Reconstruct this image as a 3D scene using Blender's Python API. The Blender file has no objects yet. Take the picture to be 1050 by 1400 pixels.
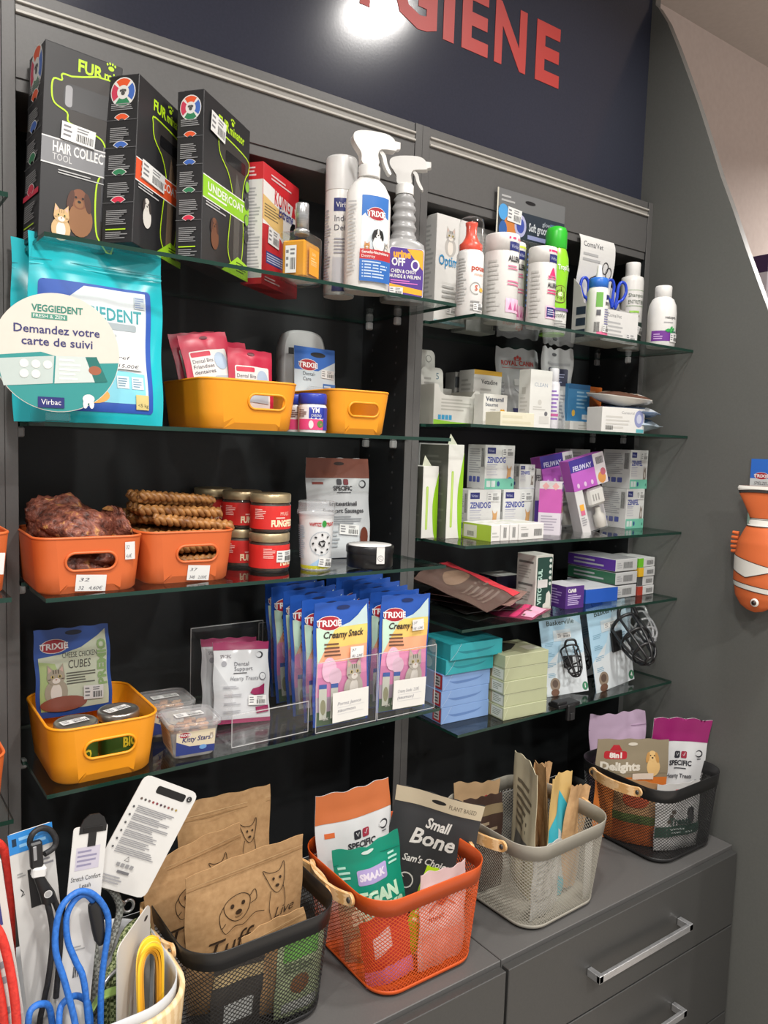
import bpy, math, random
from math import pi, sin, cos, radians as rad
from mathutils import Vector as V, Matrix
from mathutils.geometry import delaunay_2d_cdt

C = bpy.context.scene.collection
SC = bpy.context.scene
# ---------------------------------------------------------------- camera, light, exposure
cd = bpy.data.cameras.new('camera'); cam = bpy.data.objects.new('camera', cd); C.objects.link(cam)
cam.location = (-0.2361, -1.2565, 1.6145)
cam.rotation_euler = (rad(85.047), rad(-1.868), rad(-35.764))
cd.sensor_fit = 'VERTICAL'; cd.sensor_height = 36.0; cd.lens = 36.0 * 1061.33 / 1400.0
cd.clip_start = 0.02
SC.camera = cam
SC.view_settings.view_transform = 'Standard'; SC.view_settings.look = 'None'
SC.view_settings.gamma = 1.0; SC.view_settings.use_curve_mapping = False
SC.view_settings.exposure = 0.48
SC.cycles.transparent_max_bounces = 32
SC.cycles.caustics_reflective = False; SC.cycles.caustics_refractive = False
wd = bpy.data.worlds.new('world'); SC.world = wd; wd.use_nodes = True
wd.node_tree.nodes['Background'].inputs[0].default_value = (1.0, 0.97, 0.94, 1)
wd.node_tree.nodes['Background'].inputs[1].default_value = 0.42
LAMPS = [((1.12, -0.66, 2.885), 9.0), ((0.15, -0.95, 2.885), 13.0), ((-0.75, -0.95, 2.885), 10.0),
         ((2.90, -2.90, 2.885), 34.0), ((0.75, -2.1, 2.885), 24.0), ((-0.6, -2.3, 2.885), 26.0), ((3.2, -0.42, 2.885), 30.0)]  # last spot is added, to brighten the far wall beyond the side panel
for i, (p, w) in enumerate(LAMPS):
    ld = bpy.data.lights.new('ceiling_or_fill_spot', 'AREA'); ld.shape = 'DISK'; ld.size = 0.16; ld.energy = w
    ld.color = (1.0, 0.965, 0.92); ld.spread = rad(150)
    lo = bpy.data.objects.new('ceiling_or_fill_spot', ld); C.objects.link(lo); lo.location = p

# ---------------------------------------------------------------- materials
_m = {}
def lin(h):
    h = h.lstrip('#')
    if len(h) == 3: h = ''.join(c * 2 for c in h)
    o = []
    for i in (0, 2, 4):
        c = int(h[i:i + 2], 16) / 255
        o.append(c / 12.92 if c <= .04045 else ((c + .055) / 1.055) ** 2.4)
    return tuple(o) + (1,)
def newmat(name):
    m = bpy.data.materials.new(name); m.use_nodes = True
    nt = m.node_tree; return m, nt, nt.nodes['Principled BSDF']
def mat(h, r=.45, metal=0, var=.04, coat=0, bump=0, bs=60, trans=0):
    """principled colour with a little procedural variation; h may also be a ready material"""
    if not isinstance(h, str): return h
    if h in SPECIAL: return SPECIAL[h]
    k = (h, r, metal, var, coat, bump, bs)
    if k in _m: return _m[k]
    m, nt, b = newmat('surface_' + h.lstrip('#'))
    n = nt.nodes.new('ShaderNodeTexNoise'); n.inputs['Scale'].default_value = bs; n.inputs['Detail'].default_value = 3
    tc = nt.nodes.new('ShaderNodeTexCoord'); nt.links.new(tc.outputs['Object'], n.inputs['Vector'])
    mx = nt.nodes.new('ShaderNodeMix'); mx.data_type = 'RGBA'
    c = lin(h)
    if min(c[:3]) > .55: c = tuple(x * .84 for x in c[:3]) + (1,)      # paper white, not snow
    mx.inputs[6].default_value = tuple(x * (1 - var) for x in c[:3]) + (1,); mx.inputs[7].default_value = tuple(min(1, x * (1 + var)) for x in c[:3]) + (1,)
    nt.links.new(n.outputs['Fac'], mx.inputs[0]); nt.links.new(mx.outputs[2], b.inputs['Base Color'])
    b.inputs['Roughness'].default_value = r; b.inputs['Metallic'].default_value = metal
    if coat: b.inputs['Coat Weight'].default_value = coat; b.inputs['Coat Roughness'].default_value = .08
    if bump:
        bp = nt.nodes.new('ShaderNodeBump'); bp.inputs['Strength'].default_value = bump; bp.inputs['Distance'].default_value = .002
        nt.links.new(n.outputs['Fac'], bp.inputs['Height']); nt.links.new(bp.outputs[0], b.inputs['Normal'])
    _m[k] = m; return m
SPECIAL = {}
def thin_glass(name, tint, rough, ior=1.45, white=0.0):
    m, nt, b = newmat(name); nt.nodes.remove(b)
    out = [n for n in nt.nodes if n.type == 'OUTPUT_MATERIAL'][0]
    tr = nt.nodes.new('ShaderNodeBsdfTransparent'); tr.inputs[0].default_value = tint + (1,)
    gl = nt.nodes.new('ShaderNodeBsdfGlossy'); gl.inputs['Roughness'].default_value = rough
    fr = nt.nodes.new('ShaderNodeFresnel'); ge = nt.nodes.new('ShaderNodeNewGeometry')   # same reflection from either side of the thin sheet
    mp = nt.nodes.new('ShaderNodeMapRange'); mp.inputs['To Min'].default_value = ior; mp.inputs['To Max'].default_value = 1 / ior
    nt.links.new(ge.outputs['Backfacing'], mp.inputs['Value']); nt.links.new(mp.outputs[0], fr.inputs[0])
    mx = nt.nodes.new('ShaderNodeMixShader')
    nt.links.new(fr.outputs[0], mx.inputs[0]); nt.links.new(tr.outputs[0], mx.inputs[1]); nt.links.new(gl.outputs[0], mx.inputs[2])
    last = mx
    if white:
        df = nt.nodes.new('ShaderNodeBsdfDiffuse'); df.inputs[0].default_value = (.8, .8, .8, 1)
        m2 = nt.nodes.new('ShaderNodeMixShader'); m2.inputs[0].default_value = white
        nt.links.new(mx.outputs[0], m2.inputs[1]); nt.links.new(df.outputs[0], m2.inputs[2]); last = m2
    nt.links.new(last.outputs[0], out.inputs['Surface']); return m
SPECIAL['glass'] = thin_glass('shelf_glass', (.955, .982, .972), .02, 1.5)
SPECIAL['acrylic'] = thin_glass('clear_acrylic', (.985, .985, .988), .05, 1.38, .008)
SPECIAL['film'] = thin_glass('clear_film', (.985, .985, .988), .10, 1.33, .015)
SPECIAL['frost'] = thin_glass('cloudy_plastic', (.9, .9, .9), .25, 1.4, .32)
SPECIAL['jarglass'] = thin_glass('jar_glass', (.93, .95, .93), .04, 1.5, .02)
SPECIAL['clear_pvc'] = thin_glass('clear_pvc', (.9, .91, .93), .1, 1.5, .18)
def textured(name, c1, c2, kind='noise', scale=30, r=.6, bump=.3, stretch=(1, 1, 1), detail=6, dist=.004):
    m, nt, b = newmat(name)
    tc = nt.nodes.new('ShaderNodeTexCoord'); mp = nt.nodes.new('ShaderNodeMapping'); mp.inputs['Scale'].default_value = stretch
    nt.links.new(tc.outputs['Object'], mp.inputs[0])
    if kind == 'wave':
        n = nt.nodes.new('ShaderNodeTexWave'); n.inputs['Distortion'].default_value = 3; n.inputs['Detail'].default_value = 3
    elif kind == 'voronoi': n = nt.nodes.new('ShaderNodeTexVoronoi')
    elif kind == 'checker': n = nt.nodes.new('ShaderNodeTexChecker')
    else: n = nt.nodes.new('ShaderNodeTexNoise'); n.inputs['Detail'].default_value = detail
    n.inputs['Scale'].default_value = scale; nt.links.new(mp.outputs[0], n.inputs['Vector'])
    o = n.outputs['Distance'] if kind == 'voronoi' else n.outputs['Fac']
    rp = nt.nodes.new('ShaderNodeValToRGB'); rp.color_ramp.elements[0].color = lin(c1); rp.color_ramp.elements[1].color = lin(c2)
    rp.color_ramp.elements[0].position = .3; rp.color_ramp.elements[1].position = .7
    nt.links.new(o, rp.inputs[0]); nt.links.new(rp.outputs[0], b.inputs['Base Color'])
    bp = nt.nodes.new('ShaderNodeBump'); bp.inputs['Strength'].default_value = bump; bp.inputs['Distance'].default_value = dist
    nt.links.new(o, bp.inputs['Height']); nt.links.new(bp.outputs[0], b.inputs['Normal'])
    b.inputs['Roughness'].default_value = r; SPECIAL[name] = m; return m
textured('birch_wood', 'c79a63', 'dcb88a', 'wave', 30, .5, .05, (1, 4, 9))
textured('bamboo', 'd8b98a', 'e8cfa6', 'wave', 12, .45, .05, (2, 2, 12))
textured('kraft_paper', 'a8835a', 'bb966b', 'noise', 90, .6, .12)
textured('dried_meat', '331712', '8a5040', 'noise', 80, .42, 1.0, (1, 1, 1), 12, .008)
_e = [n for n in SPECIAL['dried_meat'].node_tree.nodes if n.type == 'VALTORGB'][0].color_ramp
_e.elements[1].position = .58; _x = _e.elements.new(.66); _x.color = lin('b07a4a'); _x = _e.elements.new(.74); _x.color = lin('c89a5a')
textured('dried_fat', '8a5634', 'c08a52', 'noise', 90, .5, .8)
textured('chew_skin', '64391a', 'b58048', 'noise', 60, .45, .7)
textured('grey_rope', '5c5d58', '8e908a', 'checker', 260, .8, .5)
textured('green_rope', '47562c', 'a3ad7c', 'checker', 240, .8, .5)
textured('blue_rope', '1d5aa8', '2a6fc6', 'noise', 200, .55, .3)
textured('red_rope', 'c62a22', 'e03c30', 'noise', 200, .55, .3)
textured('black_rope', '141415', '232325', 'noise', 200, .6, .3)
textured('brushed_steel', 'a9aaac', 'c9cacc', 'noise', 60, .28, .05, (1, 1, 30))
SPECIAL['brushed_steel'].node_tree.nodes['Principled BSDF'].inputs['Metallic'].default_value = .75
textured('jar_lid', 'b4b2ac', 'bcbab4', 'noise', 90, .3, .03); SPECIAL['jar_lid'].node_tree.nodes['Principled BSDF'].inputs['Metallic'].default_value = .9
textured('gold_lid', 'b8a684', 'c2b08c', 'noise', 90, .35, .03); SPECIAL['gold_lid'].node_tree.nodes['Principled BSDF'].inputs['Metallic'].default_value = .7
textured('laminate', '555453', '595857', 'noise', 250, .42, .02)
textured('front_laminate', '3a3a39', '3e3e3d', 'noise', 250, .42, .02)
textured('side_laminate', '585956', '5c5d5a', 'noise', 250, .5, .02)
textured('black_laminate', '1a1c1e', '1e2022', 'noise', 200, .55, .02)
textured('navy_panel', '2c2f3c', '303341', 'noise', 200, .17, .01)
textured('pink_plaster', 'cdbcb4', 'd3c3bb', 'noise', 60, .85, .05)
textured('ceiling_paint', 'b5aba4', 'bbb1aa', 'noise', 60, .9, .05)
textured('floor_tile', 'a49d95', 'b0a9a1', 'noise', 8, .4, .02)

# ---------------------------------------------------------------- text outlines
_tc = {}
def glyphs(s, bold=0, shear=0):
    k = (s, bold, shear)
    if k not in _tc:
        cu = bpy.data.curves.new('lettering', 'FONT'); cu.body = s; cu.size = 1; cu.offset = bold; cu.shear = shear; cu.resolution_u = 2
        ob = bpy.data.objects.new('lettering', cu); C.objects.link(ob)
        me = bpy.data.meshes.new_from_object(ob.evaluated_get(bpy.context.evaluated_depsgraph_get()))
        vs = [tuple(v.co[:2]) for v in me.vertices]; fs = [tuple(p.vertices) for p in me.polygons]
        bpy.data.objects.remove(ob); bpy.data.curves.remove(cu); bpy.data.meshes.remove(me)
        _tc[k] = (vs, fs)
    return _tc[k]

# ---------------------------------------------------------------- mesh builder
class M:
    def __init__(self): self.v = []; self.f = []; self.mi = []; self.sm = []; self.mats = []; self.T = None
    def mid(self, m, r=.45):
        m = mat(m, r)
        if m not in self.mats: self.mats.append(m)
        return self.mats.index(m)
    def add(self, vs, fs, m, sm=False, r=.45):
        o = len(self.v); i = self.mid(m, r)
        self.v += [self.T @ V(p) if self.T else V(p) for p in vs]
        for f in fs: self.f.append([a + o for a in f]); self.mi.append(i); self.sm.append(sm)
    def cbox(self, c, s, m, ch=.0008, r=.45, faces=None):
        """chamfered box, centre of the BASE c, size s; faces = materials by side f,b,l,r,t,d"""
        x, y, z = s[0] / 2, s[1] / 2, s[2] / 2; faces = faces or {}
        ch = min(ch, x * .45, y * .45, z * .45)
        P = {}; vs = []
        for a in (-1, 1):
            for b in (-1, 1):
                for d in (-1, 1):
                    for ax in range(3):
                        q = [a * x, b * y, d * z]
                        for j in range(3):
                            if j != ax: q[j] -= (a, b, d)[j] * ch
                        P[(a, b, d, ax)] = len(vs); vs.append((q[0] + c[0], q[1] + c[1], q[2] + c[2] + z))
        fl = []
        def face(k, idx): fl.append((idx, faces.get(k, m)))
        face('f', [P[(-1, -1, -1, 1)], P[(1, -1, -1, 1)], P[(1, -1, 1, 1)], P[(-1, -1, 1, 1)]])
        face('b', [P[(1, 1, -1, 1)], P[(-1, 1, -1, 1)], P[(-1, 1, 1, 1)], P[(1, 1, 1, 1)]])
        face('l', [P[(-1, 1, -1, 0)], P[(-1, -1, -1, 0)], P[(-1, -1, 1, 0)], P[(-1, 1, 1, 0)]])
        face('r', [P[(1, -1, -1, 0)], P[(1, 1, -1, 0)], P[(1, 1, 1, 0)], P[(1, -1, 1, 0)]])
        face('t', [P[(-1, -1, 1, 2)], P[(1, -1, 1, 2)], P[(1, 1, 1, 2)], P[(-1, 1, 1, 2)]])
        face('d', [P[(-1, 1, -1, 2)], P[(1, 1, -1, 2)], P[(1, -1, -1, 2)], P[(-1, -1, -1, 2)]])
        for a in (-1, 1):
            for b in (-1, 1):
                e = [(P[(a, b, -1, 0)], P[(a, b, -1, 1)], P[(a, b, 1, 1)], P[(a, b, 1, 0)])]
                e.append((P[(a, -1, b, 0)], P[(a, -1, b, 2)], P[(a, 1, b, 2)], P[(a, 1, b, 0)]))
                e.append((P[(-1, a, b, 1)], P[(-1, a, b, 2)], P[(1, a, b, 2)], P[(1, a, b, 1)]))
                for q in e: fl.append((list(q), m))
                for d in (-1, 1): fl.append(([P[(a, b, d, 0)], P[(a, b, d, 1)], P[(a, b, d, 2)]], m))
        o = len(self.v); self.v += [self.T @ V(p) if self.T else V(p) for p in vs]
        cc = V(c) + V((0, 0, z))
        for f, mm in fl:
            p = [V(vs[i]) for i in f]; n = (p[1] - p[0]).cross(p[2] - p[0])
            if n.dot(sum(p, V()) / len(p) - cc) < 0: f = f[::-1]
            self.f.append([a + o for a in f]); self.mi.append(self.mid(mm, r)); self.sm.append(False)
    def lathe(self, prof, m, seg=36, sx=1, sy=1, c=(0, 0, 0), r=.4, cap=True, sm=True):
        """prof [(radius, z)] from bottom to top"""
        vs = []; fs = []
        for rr, z in prof:
            for i in range(seg):
                a = 2 * pi * i / seg; vs.append((c[0] + rr * cos(a) * sx, c[1] + rr * sin(a) * sy, c[2] + z))
        for j in range(len(prof) - 1):
            for i in range(seg):
                k = (i + 1) % seg; fs.append((j * seg + i, j * seg + k, (j + 1) * seg + k, (j + 1) * seg + i))
        self.add(vs, fs, m, sm, r)
        if cap:
            for j, rev in ((0, True), (len(prof) - 1, False)):
                if prof[j][0] > 1e-5:
                    q = vs[j * seg:(j + 1) * seg]; idx = list(range(seg)); self.add(q, [idx[::-1] if rev else idx], m, False, r)
    def loft(self, rings, m, closed=True, cap0=False, cap1=False, sm=True, r=.4):
        n = len(rings[0]); vs = [p for g in rings for p in g]; fs = []
        for j in range(len(rings) - 1):
            for i in range(n if closed else n - 1):
                k = (i + 1) % n; fs.append((j * n + i, j * n + k, (j + 1) * n + k, (j + 1) * n + i))
        self.add(vs, fs, m, sm, r)
        if cap0: self.add(rings[0], [list(range(n))[::-1]], m, False, r)
        if cap1: self.add(rings[-1], [list(range(n))], m, False, r)
    def tube(self, path, rad_, m, seg=10, closed=False, flat=1.0, r=.5, up=None):
        """round (or flattened) tube along points; rad_ number or per-point list"""
        p = [V(q) for q in path]; n = len(p); rings = []
        def tan(i):
            a = p[(i - 1) % n] if (closed or i > 0) else p[0]; b = p[(i + 1) % n] if (closed or i < n - 1) else p[-1]
            return (b - a).normalized()
        t = tan(0); u = V(up) if up else (V((0, 0, 1)) if abs(t.z) < .9 else V((1, 0, 0)))
        u = (u - t * u.dot(t)).normalized()
        for i in range(n):
            t = tan(i); u = (u - t * u.dot(t))
            u = u.normalized() if u.length > 1e-6 else t.orthogonal().normalized()
            w = t.cross(u); rr = rad_[i] if isinstance(rad_, (list, tuple)) else rad_
            rings.append([p[i] + u * (rr * cos(2 * pi * k / seg)) + w * (rr * flat * sin(2 * pi * k / seg)) for k in range(seg)])
        if closed: rings.append(rings[0])
        self.loft(rings, m, True, not closed, not closed, True, r)
    def strap(self, path, side, w, t, m, closed=False, r=.6):
        """flat band: width w along the direction `side`, thickness t"""
        p = [V(q) for q in path]; n = len(p); s = V(side).normalized(); rings = []
        for i in range(n):
            a = p[(i - 1) % n] if (closed or i > 0) else p[0]; b = p[(i + 1) % n] if (closed or i < n - 1) else p[-1]
            tt = (b - a).normalized(); nn = tt.cross(s).normalized()
            rings.append([p[i] - s * (w / 2) - nn * (t / 2), p[i] + s * (w / 2) - nn * (t / 2), p[i] + s * (w / 2) + nn * (t / 2), p[i] - s * (w / 2) + nn * (t / 2)])
        if closed: rings.append(rings[0])
        self.loft(rings, m, True, not closed, not closed, False, r)
    def prism(self, poly, d, m, o=(0, 0, 0), r=.45, side=None):
        """2D outline (x,z) extruded from y=0 to y=d"""
        n = len(poly); a = [(x + o[0], o[1], z + o[2]) for x, z in poly]; b = [(x + o[0], o[1] + d, z + o[2]) for x, z in poly]
        ar = sum(poly[i][0] * poly[(i + 1) % n][1] - poly[(i + 1) % n][0] * poly[i][1] for i in range(n))
        if ar < 0: a.reverse(); b.reverse()
        self.add(a, [list(range(n))], m, False, r); self.add(b, [list(range(n))[::-1]], m, False, r)
        self.add(a + b, [(i, i + n, (i + 1) % n + n, (i + 1) % n) for i in range(n)], side or m, False, r)
    def build(self, name, parent=None):
        me = bpy.data.meshes.new(name); me.from_pydata([tuple(p) for p in self.v], [], self.f)
        for m in self.mats: me.materials.append(m)
        me.polygons.foreach_set('material_index', self.mi); me.polygons.foreach_set('use_smooth', self.sm); me.update()
        o = bpy.data.objects.new(name, me); C.objects.link(o)
        if parent is not None: o.parent = parent
        return o

# ---------------------------------------------------------------- printed artwork on a surface
class F:
    """draws flat print on a surface given by fn(u, v, offset); W x H metres"""
    def __init__(self, m, fn, W, H, curved=False, base=.0001): self.m = m; self.fn = fn; self.W = W; self.H = H; self.c = curved; self.k = 0; self.base = base
    def on(self, m):
        g = F(m, self.fn, self.W, self.H, self.c, self.base); g.k = self.k + 2; return g
    def up(self): self.k += 1; return self.base + self.k * (.00012 if self.c else .00006)
    def _fill(self, pts, col, o, r):
        if not self.c: self.m.add([self.fn(u, v, o) for u, v in pts], [list(range(len(pts)))], col, False, r); return
        us = [p[0] for p in pts]; vs = [p[1] for p in pts]; g = max(min(self.W, self.H) / 20, .003)
        q = [V(p) for p in pts]; n = len(q); ex = []; ed = []
        for i in range(n):
            a = q[i]; b = q[(i + 1) % n]; k = max(1, int((b - a).length / g)); ex += [a + (b - a) * j / k for j in range(k)]
        n = len(ex); ed = [(i, (i + 1) % n) for i in range(n)]
        x = min(us) + g / 2
        while x < max(us):
            y = min(vs) + g / 2
            while y < max(vs): ex.append(V((x, y))); y += g
            x += g
        vo, _, fo, *_ = delaunay_2d_cdt(ex, ed, [], 1, 1e-6)
        if fo: self.m.add([self.fn(p[0], p[1], o) for p in vo], fo, col, True, r)
    def poly(self, pts, col, r=.45): self._fill(pts, col, self.up(), r)
    def rect(self, a, b, c, d, col, r=.45): self.poly([(a, b), (c, b), (c, d), (a, d)], col, r)
    def rrect(self, a, b, c, d, q, col, r=.45):
        p = []
        for cx, cy, s in ((c - q, b + q, -90), (c - q, d - q, 0), (a + q, d - q, 90), (a + q, b + q, 180)):
            p += [(cx + q * cos(rad(s + t)), cy + q * sin(rad(s + t))) for t in (0, 30, 60, 90)]
        self.poly(p, col, r)
    def ell(self, u, v, a, b, col, n=20, r=.45, rot=0):
        cr, sr = cos(rot), sin(rot)
        self.poly([(u + a * cos(2 * pi * i / n) * cr - b * sin(2 * pi * i / n) * sr, v + a * cos(2 * pi * i / n) * sr + b * sin(2 * pi * i / n) * cr) for i in range(n)], col, r)
    def stroke(self, pts, w, col, closed=False):
        o = self.up(); n = len(pts); vs = []; p = [V(q) for q in pts]
        for i in range(n):
            a = p[(i - 1) % n] if (closed or i) else p[0]; b = p[(i + 1) % n] if (closed or i < n - 1) else p[-1]
            t = (b - a); t = t.normalized() if t.length > 1e-9 else V((1, 0)); nn = V((-t.y, t.x)) * w / 2
            vs += [p[i] + nn, p[i] - nn]
        fs = [(2 * i, 2 * i + 1, 2 * ((i + 1) % n) + 1, 2 * ((i + 1) % n)) for i in range(n if closed else n - 1)]
        self.m.add([self.fn(q.x, q.y, o) for q in vs], fs, col, False)
    def text(self, s, u, v, h, col, al='l', w=None, bold=0, shear=0, rot=0):
        vs, fs = glyphs(s, bold, shear)
        if not vs: return
        x0 = min(p[0] for p in vs); x1 = max(p[0] for p in vs); k = h / .69; kx = k
        if w: kx = w / (x1 - x0)
        sh = {'l': 0, 'c': (x1 - x0) / 2, 'r': x1 - x0}[al]; o = self.up(); cr, sr = cos(rad(rot)), sin(rad(rot)); q = []
        for x, y in vs:
            X = (x - x0 - sh) * kx; Y = y * k; q.append(self.fn(u + X * cr - Y * sr, v + X * sr + Y * cr, o))
        self.m.add(q, fs, col, False)
    def lines(self, a, b, c, d, n, col, seed=1, th=.45):
        """unreadably small print: rows of thin dashes"""
        rn = random.Random(seed); o = self.up(); p = (d - b) / n
        for i in range(n):
            y = d - (i + .7) * p; e = a + (c - a) * rn.uniform(.6, 1)
            nn = 4 if self.c else 1; vs = []
            for j in range(nn + 1):
                x = a + (e - a) * j / nn; vs += [self.fn(x, y, o), self.fn(x, y + p * th, o)]
            self.m.add(vs, [(2 * j, 2 * j + 2, 2 * j + 3, 2 * j + 1) for j in range(nn)], col, False)
    def bars(self, a, b, c, d, seed=1, col='1c1c1e'):
        rn = random.Random(seed); o = self.up(); x = a
        while x < c - .0006:
            w = rn.choice((.0005, .0008, .0012)) * max(1, (c - a) / .03)
            self.m.add([self.fn(x, b, o), self.fn(min(x + w, c), b, o), self.fn(min(x + w, c), d, o), self.fn(x, d, o)], [(0, 1, 2, 3)], col); x += w * rn.uniform(1.7, 2.4)
def planar(o, u, v):
    o, u, v = V(o), V(u), V(v); n = u.cross(v).normalized()
    return lambda a, b, f: o + u * a + v * b + n * f
def price(F0, parent, u, v, w, h, rot=0, txt=None, col='ececea', seed=3, name='price_sticker'):
    """small white sticker on a printed face, its own part"""
    m = M(); g = F0.on(m); g.base += .0006
    cr, sr = cos(rad(rot)), sin(rad(rot)); f0 = g.fn
    g.fn = lambda a, b, o: f0(u + a * cr - b * sr, v + a * sr + b * cr, o)
    g.rect(0, 0, w, h, col)
    if txt:
        for i, s in enumerate(txt.split('|')):
            n = len(txt.split('|')); g.text(s, w * .1, h * (1 - (i + .8) / n), h * .42 / n, '3c3c48', w=w * min(.8, .12 * len(s) + .1), shear=.2)
    else:
        g.lines(w * .06, h * .15, w * .36, h * .9, 3, '77777a', seed); g.bars(w * .45, h * .12, w * .95, h * .55, seed); g.lines(w * .45, h * .62, w * .95, h * .92, 2, '77777a', seed + 1)
    return m.build(name, parent)

# ---------------------------------------------------------------- things
def tag(o, label, cat, group=None):
    o['label'] = label; o['category'] = cat
    if group: o['group'] = group
    return o
def put(o, label, cat, loc, rz=0, rx=0, ry=0, group=None):
    o.location = loc; o.rotation_euler = (rad(rx), rad(ry), rad(rz)); return tag(o, label, cat, group)
def thing(name, label, cat, loc=(0, 0, 0), rz=0, rx=0, ry=0, group=None):
    o = bpy.data.objects.new(name, None); C.objects.link(o); o.empty_display_size = .02
    return put(o, label, cat, loc, rz, rx, ry, group)
def structure(m, name): o = m.build(name); o['kind'] = 'structure'; return o
def dup(root, label, loc, rz=0, rx=0, ry=0, group=None):
    def cp(o, par):
        c = o.copy(); C.objects.link(c); c.parent = par
        for ch in o.children: cp(ch, c)
        return c
    r = cp(root, None); r.location = loc; r.rotation_euler = (rad(rx), rad(ry), rad(rz)); r['label'] = label
    if group: r['group'] = group
    return r
def nc(x, y, z, yaw, w, d):
    """base centre of a box whose front left corner stands at x, y"""
    a = rad(yaw); return (x + cos(a) * w / 2 - sin(a) * d / 2, y + sin(a) * w / 2 + cos(a) * d / 2, z)
def sides(m, w, d, h):
    return dict(f=F(m, planar((-w / 2, -d / 2, 0), (1, 0, 0), (0, 0, 1)), w, h), l=F(m, planar((-w / 2, d / 2, 0), (0, -1, 0), (0, 0, 1)), d, h),
                r=F(m, planar((w / 2, -d / 2, 0), (0, 1, 0), (0, 0, 1)), d, h), t=F(m, planar((-w / 2, -d / 2, h), (1, 0, 0), (0, 1, 0)), w, d))
def carton(w, d, h, col, faces=None, r=.4):
    m = M(); m.cbox((0, 0, 0), (w, d, h), col, .0007, r, faces); return m, sides(m, w, d, h)
def pouch(w, h, t, col, seed=1, flat=False, wave=.0015, r=.35, nu=26, nv=36, back=None, taper=0, bend=0, peak=None):
    """sealed bag, base centre at origin, printed side towards -y; flat = sealed at both ends"""
    rn = random.Random(seed); ph = [rn.uniform(0, 6.28) for _ in range(8)]; m = M()
    def S(u, v, o, s):
        a = max(-1, min(1, 2 * u / w - 1)); b = max(0, min(1, v / h))
        p = max(0, sin(pi * min(1, max(0, (b - .03) / .9)))) ** .55 if flat else (max(0, 1 - b / .86) ** .75 * (.72 + .28 * min(1, b / .08)))
        th = t * p * (1 - abs(a) ** 3.2)
        cr = wave * (sin(5 * a + ph[0] + 4 * b) * .5 + sin(11 * b + ph[1] - 3 * a) * .4 + sin(8 * (a + b) + ph[2]) * .3 + .3 * sin(9 * (a - 1.2 * b) + ph[3]))
        sh = wave * 1.6 * sin(3 * a + ph[4] + 2 * b) * (.25 + .75 * b) + bend * b * b
        x = (u - w / 2) * (1 - taper * b) + wave * .6 * sin(13 * b + ph[5]) * a
        z = v + (0 if b < 1 else wave * .6 * sin(11 * a + ph[6]))
        if peak: z += peak * (1 - abs(a)) * max(0, b - .5) * 2
        return V((x, sh - s * (th / 2 + .0006 + o) + cr * (1 - abs(a) ** 6) * min(1, .35 + p), z))
    for s, c in ((1, col), (-1, back or col)):
        vs = [S(w * i / nu, h * j / nv, 0, s) for j in range(nv + 1) for i in range(nu + 1)]; fs = []
        for j in range(nv):
            for i in range(nu):
                q = (j * (nu + 1) + i, j * (nu + 1) + i + 1, (j + 1) * (nu + 1) + i + 1, (j + 1) * (nu + 1) + i); fs.append(q if s > 0 else q[::-1])
        m.add(vs, fs, c, True, r)
        if s > 0: f0 = vs
        else:
            rim = [i for i in range(nu + 1)] + [j * (nu + 1) + nu for j in range(1, nv + 1)] + [nv * (nu + 1) + i for i in range(nu - 1, -1, -1)] + [j * (nu + 1) for j in range(nv - 1, 0, -1)]
            n = len(rim); m.add([f0[i] for i in rim] + [vs[i] for i in rim], [(i, (i + 1) % n, (i + 1) % n + n, i + n) for i in range(n)], col, False, r)
    return m, F(m, lambda u, v, o: S(u, v, o, 1), w, h, True, .0005), F(m, lambda u, v, o: S(w - u, v, o, -1), w, h, True, .0005)
def cyl(m, r, h, z0=0, sx=1, sy=1):
    """wrap: u = arc length, 0 in front, v from z0"""
    return F(m, lambda u, v, o: V(((r + o) * sx * cos(u / r - pi / 2), (r + o) * sy * sin(u / r - pi / 2), z0 + v)), 2 * pi * r, h, True, .0003)
def rrp(w, d, q, n=6):
    """rounded rectangle points, counter-clockwise from front left"""
    p = []
    for cx, cy, s in ((w / 2 - q, -d / 2 + q, -90), (w / 2 - q, d / 2 - q, 0), (-w / 2 + q, d / 2 - q, 90), (-w / 2 + q, -d / 2 + q, 180)):
        p += [(cx + q * cos(rad(s + 90 * t / n)), cy + q * sin(rad(s + 90 * t / n))) for t in range(n + 1)]
    return p
def smooth(pts, k=6, closed=False):
    p = [V(q) for q in pts]; n = len(p); o = []
    g = (lambda i: p[i % n]) if closed else (lambda i: p[max(0, min(n - 1, i))])
    for i in range(n if closed else n - 1):
        a, b, c, d = g(i - 1), g(i), g(i + 1), g(i + 2)
        for j in range(k):
            t = j / k; o.append(.5 * ((2 * b) + (c - a) * t + (2 * a - 5 * b + 4 * c - d) * t * t + (3 * b - a - 3 * c + d) * t ** 3))
    if not closed: o.append(p[-1])
    return o
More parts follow.
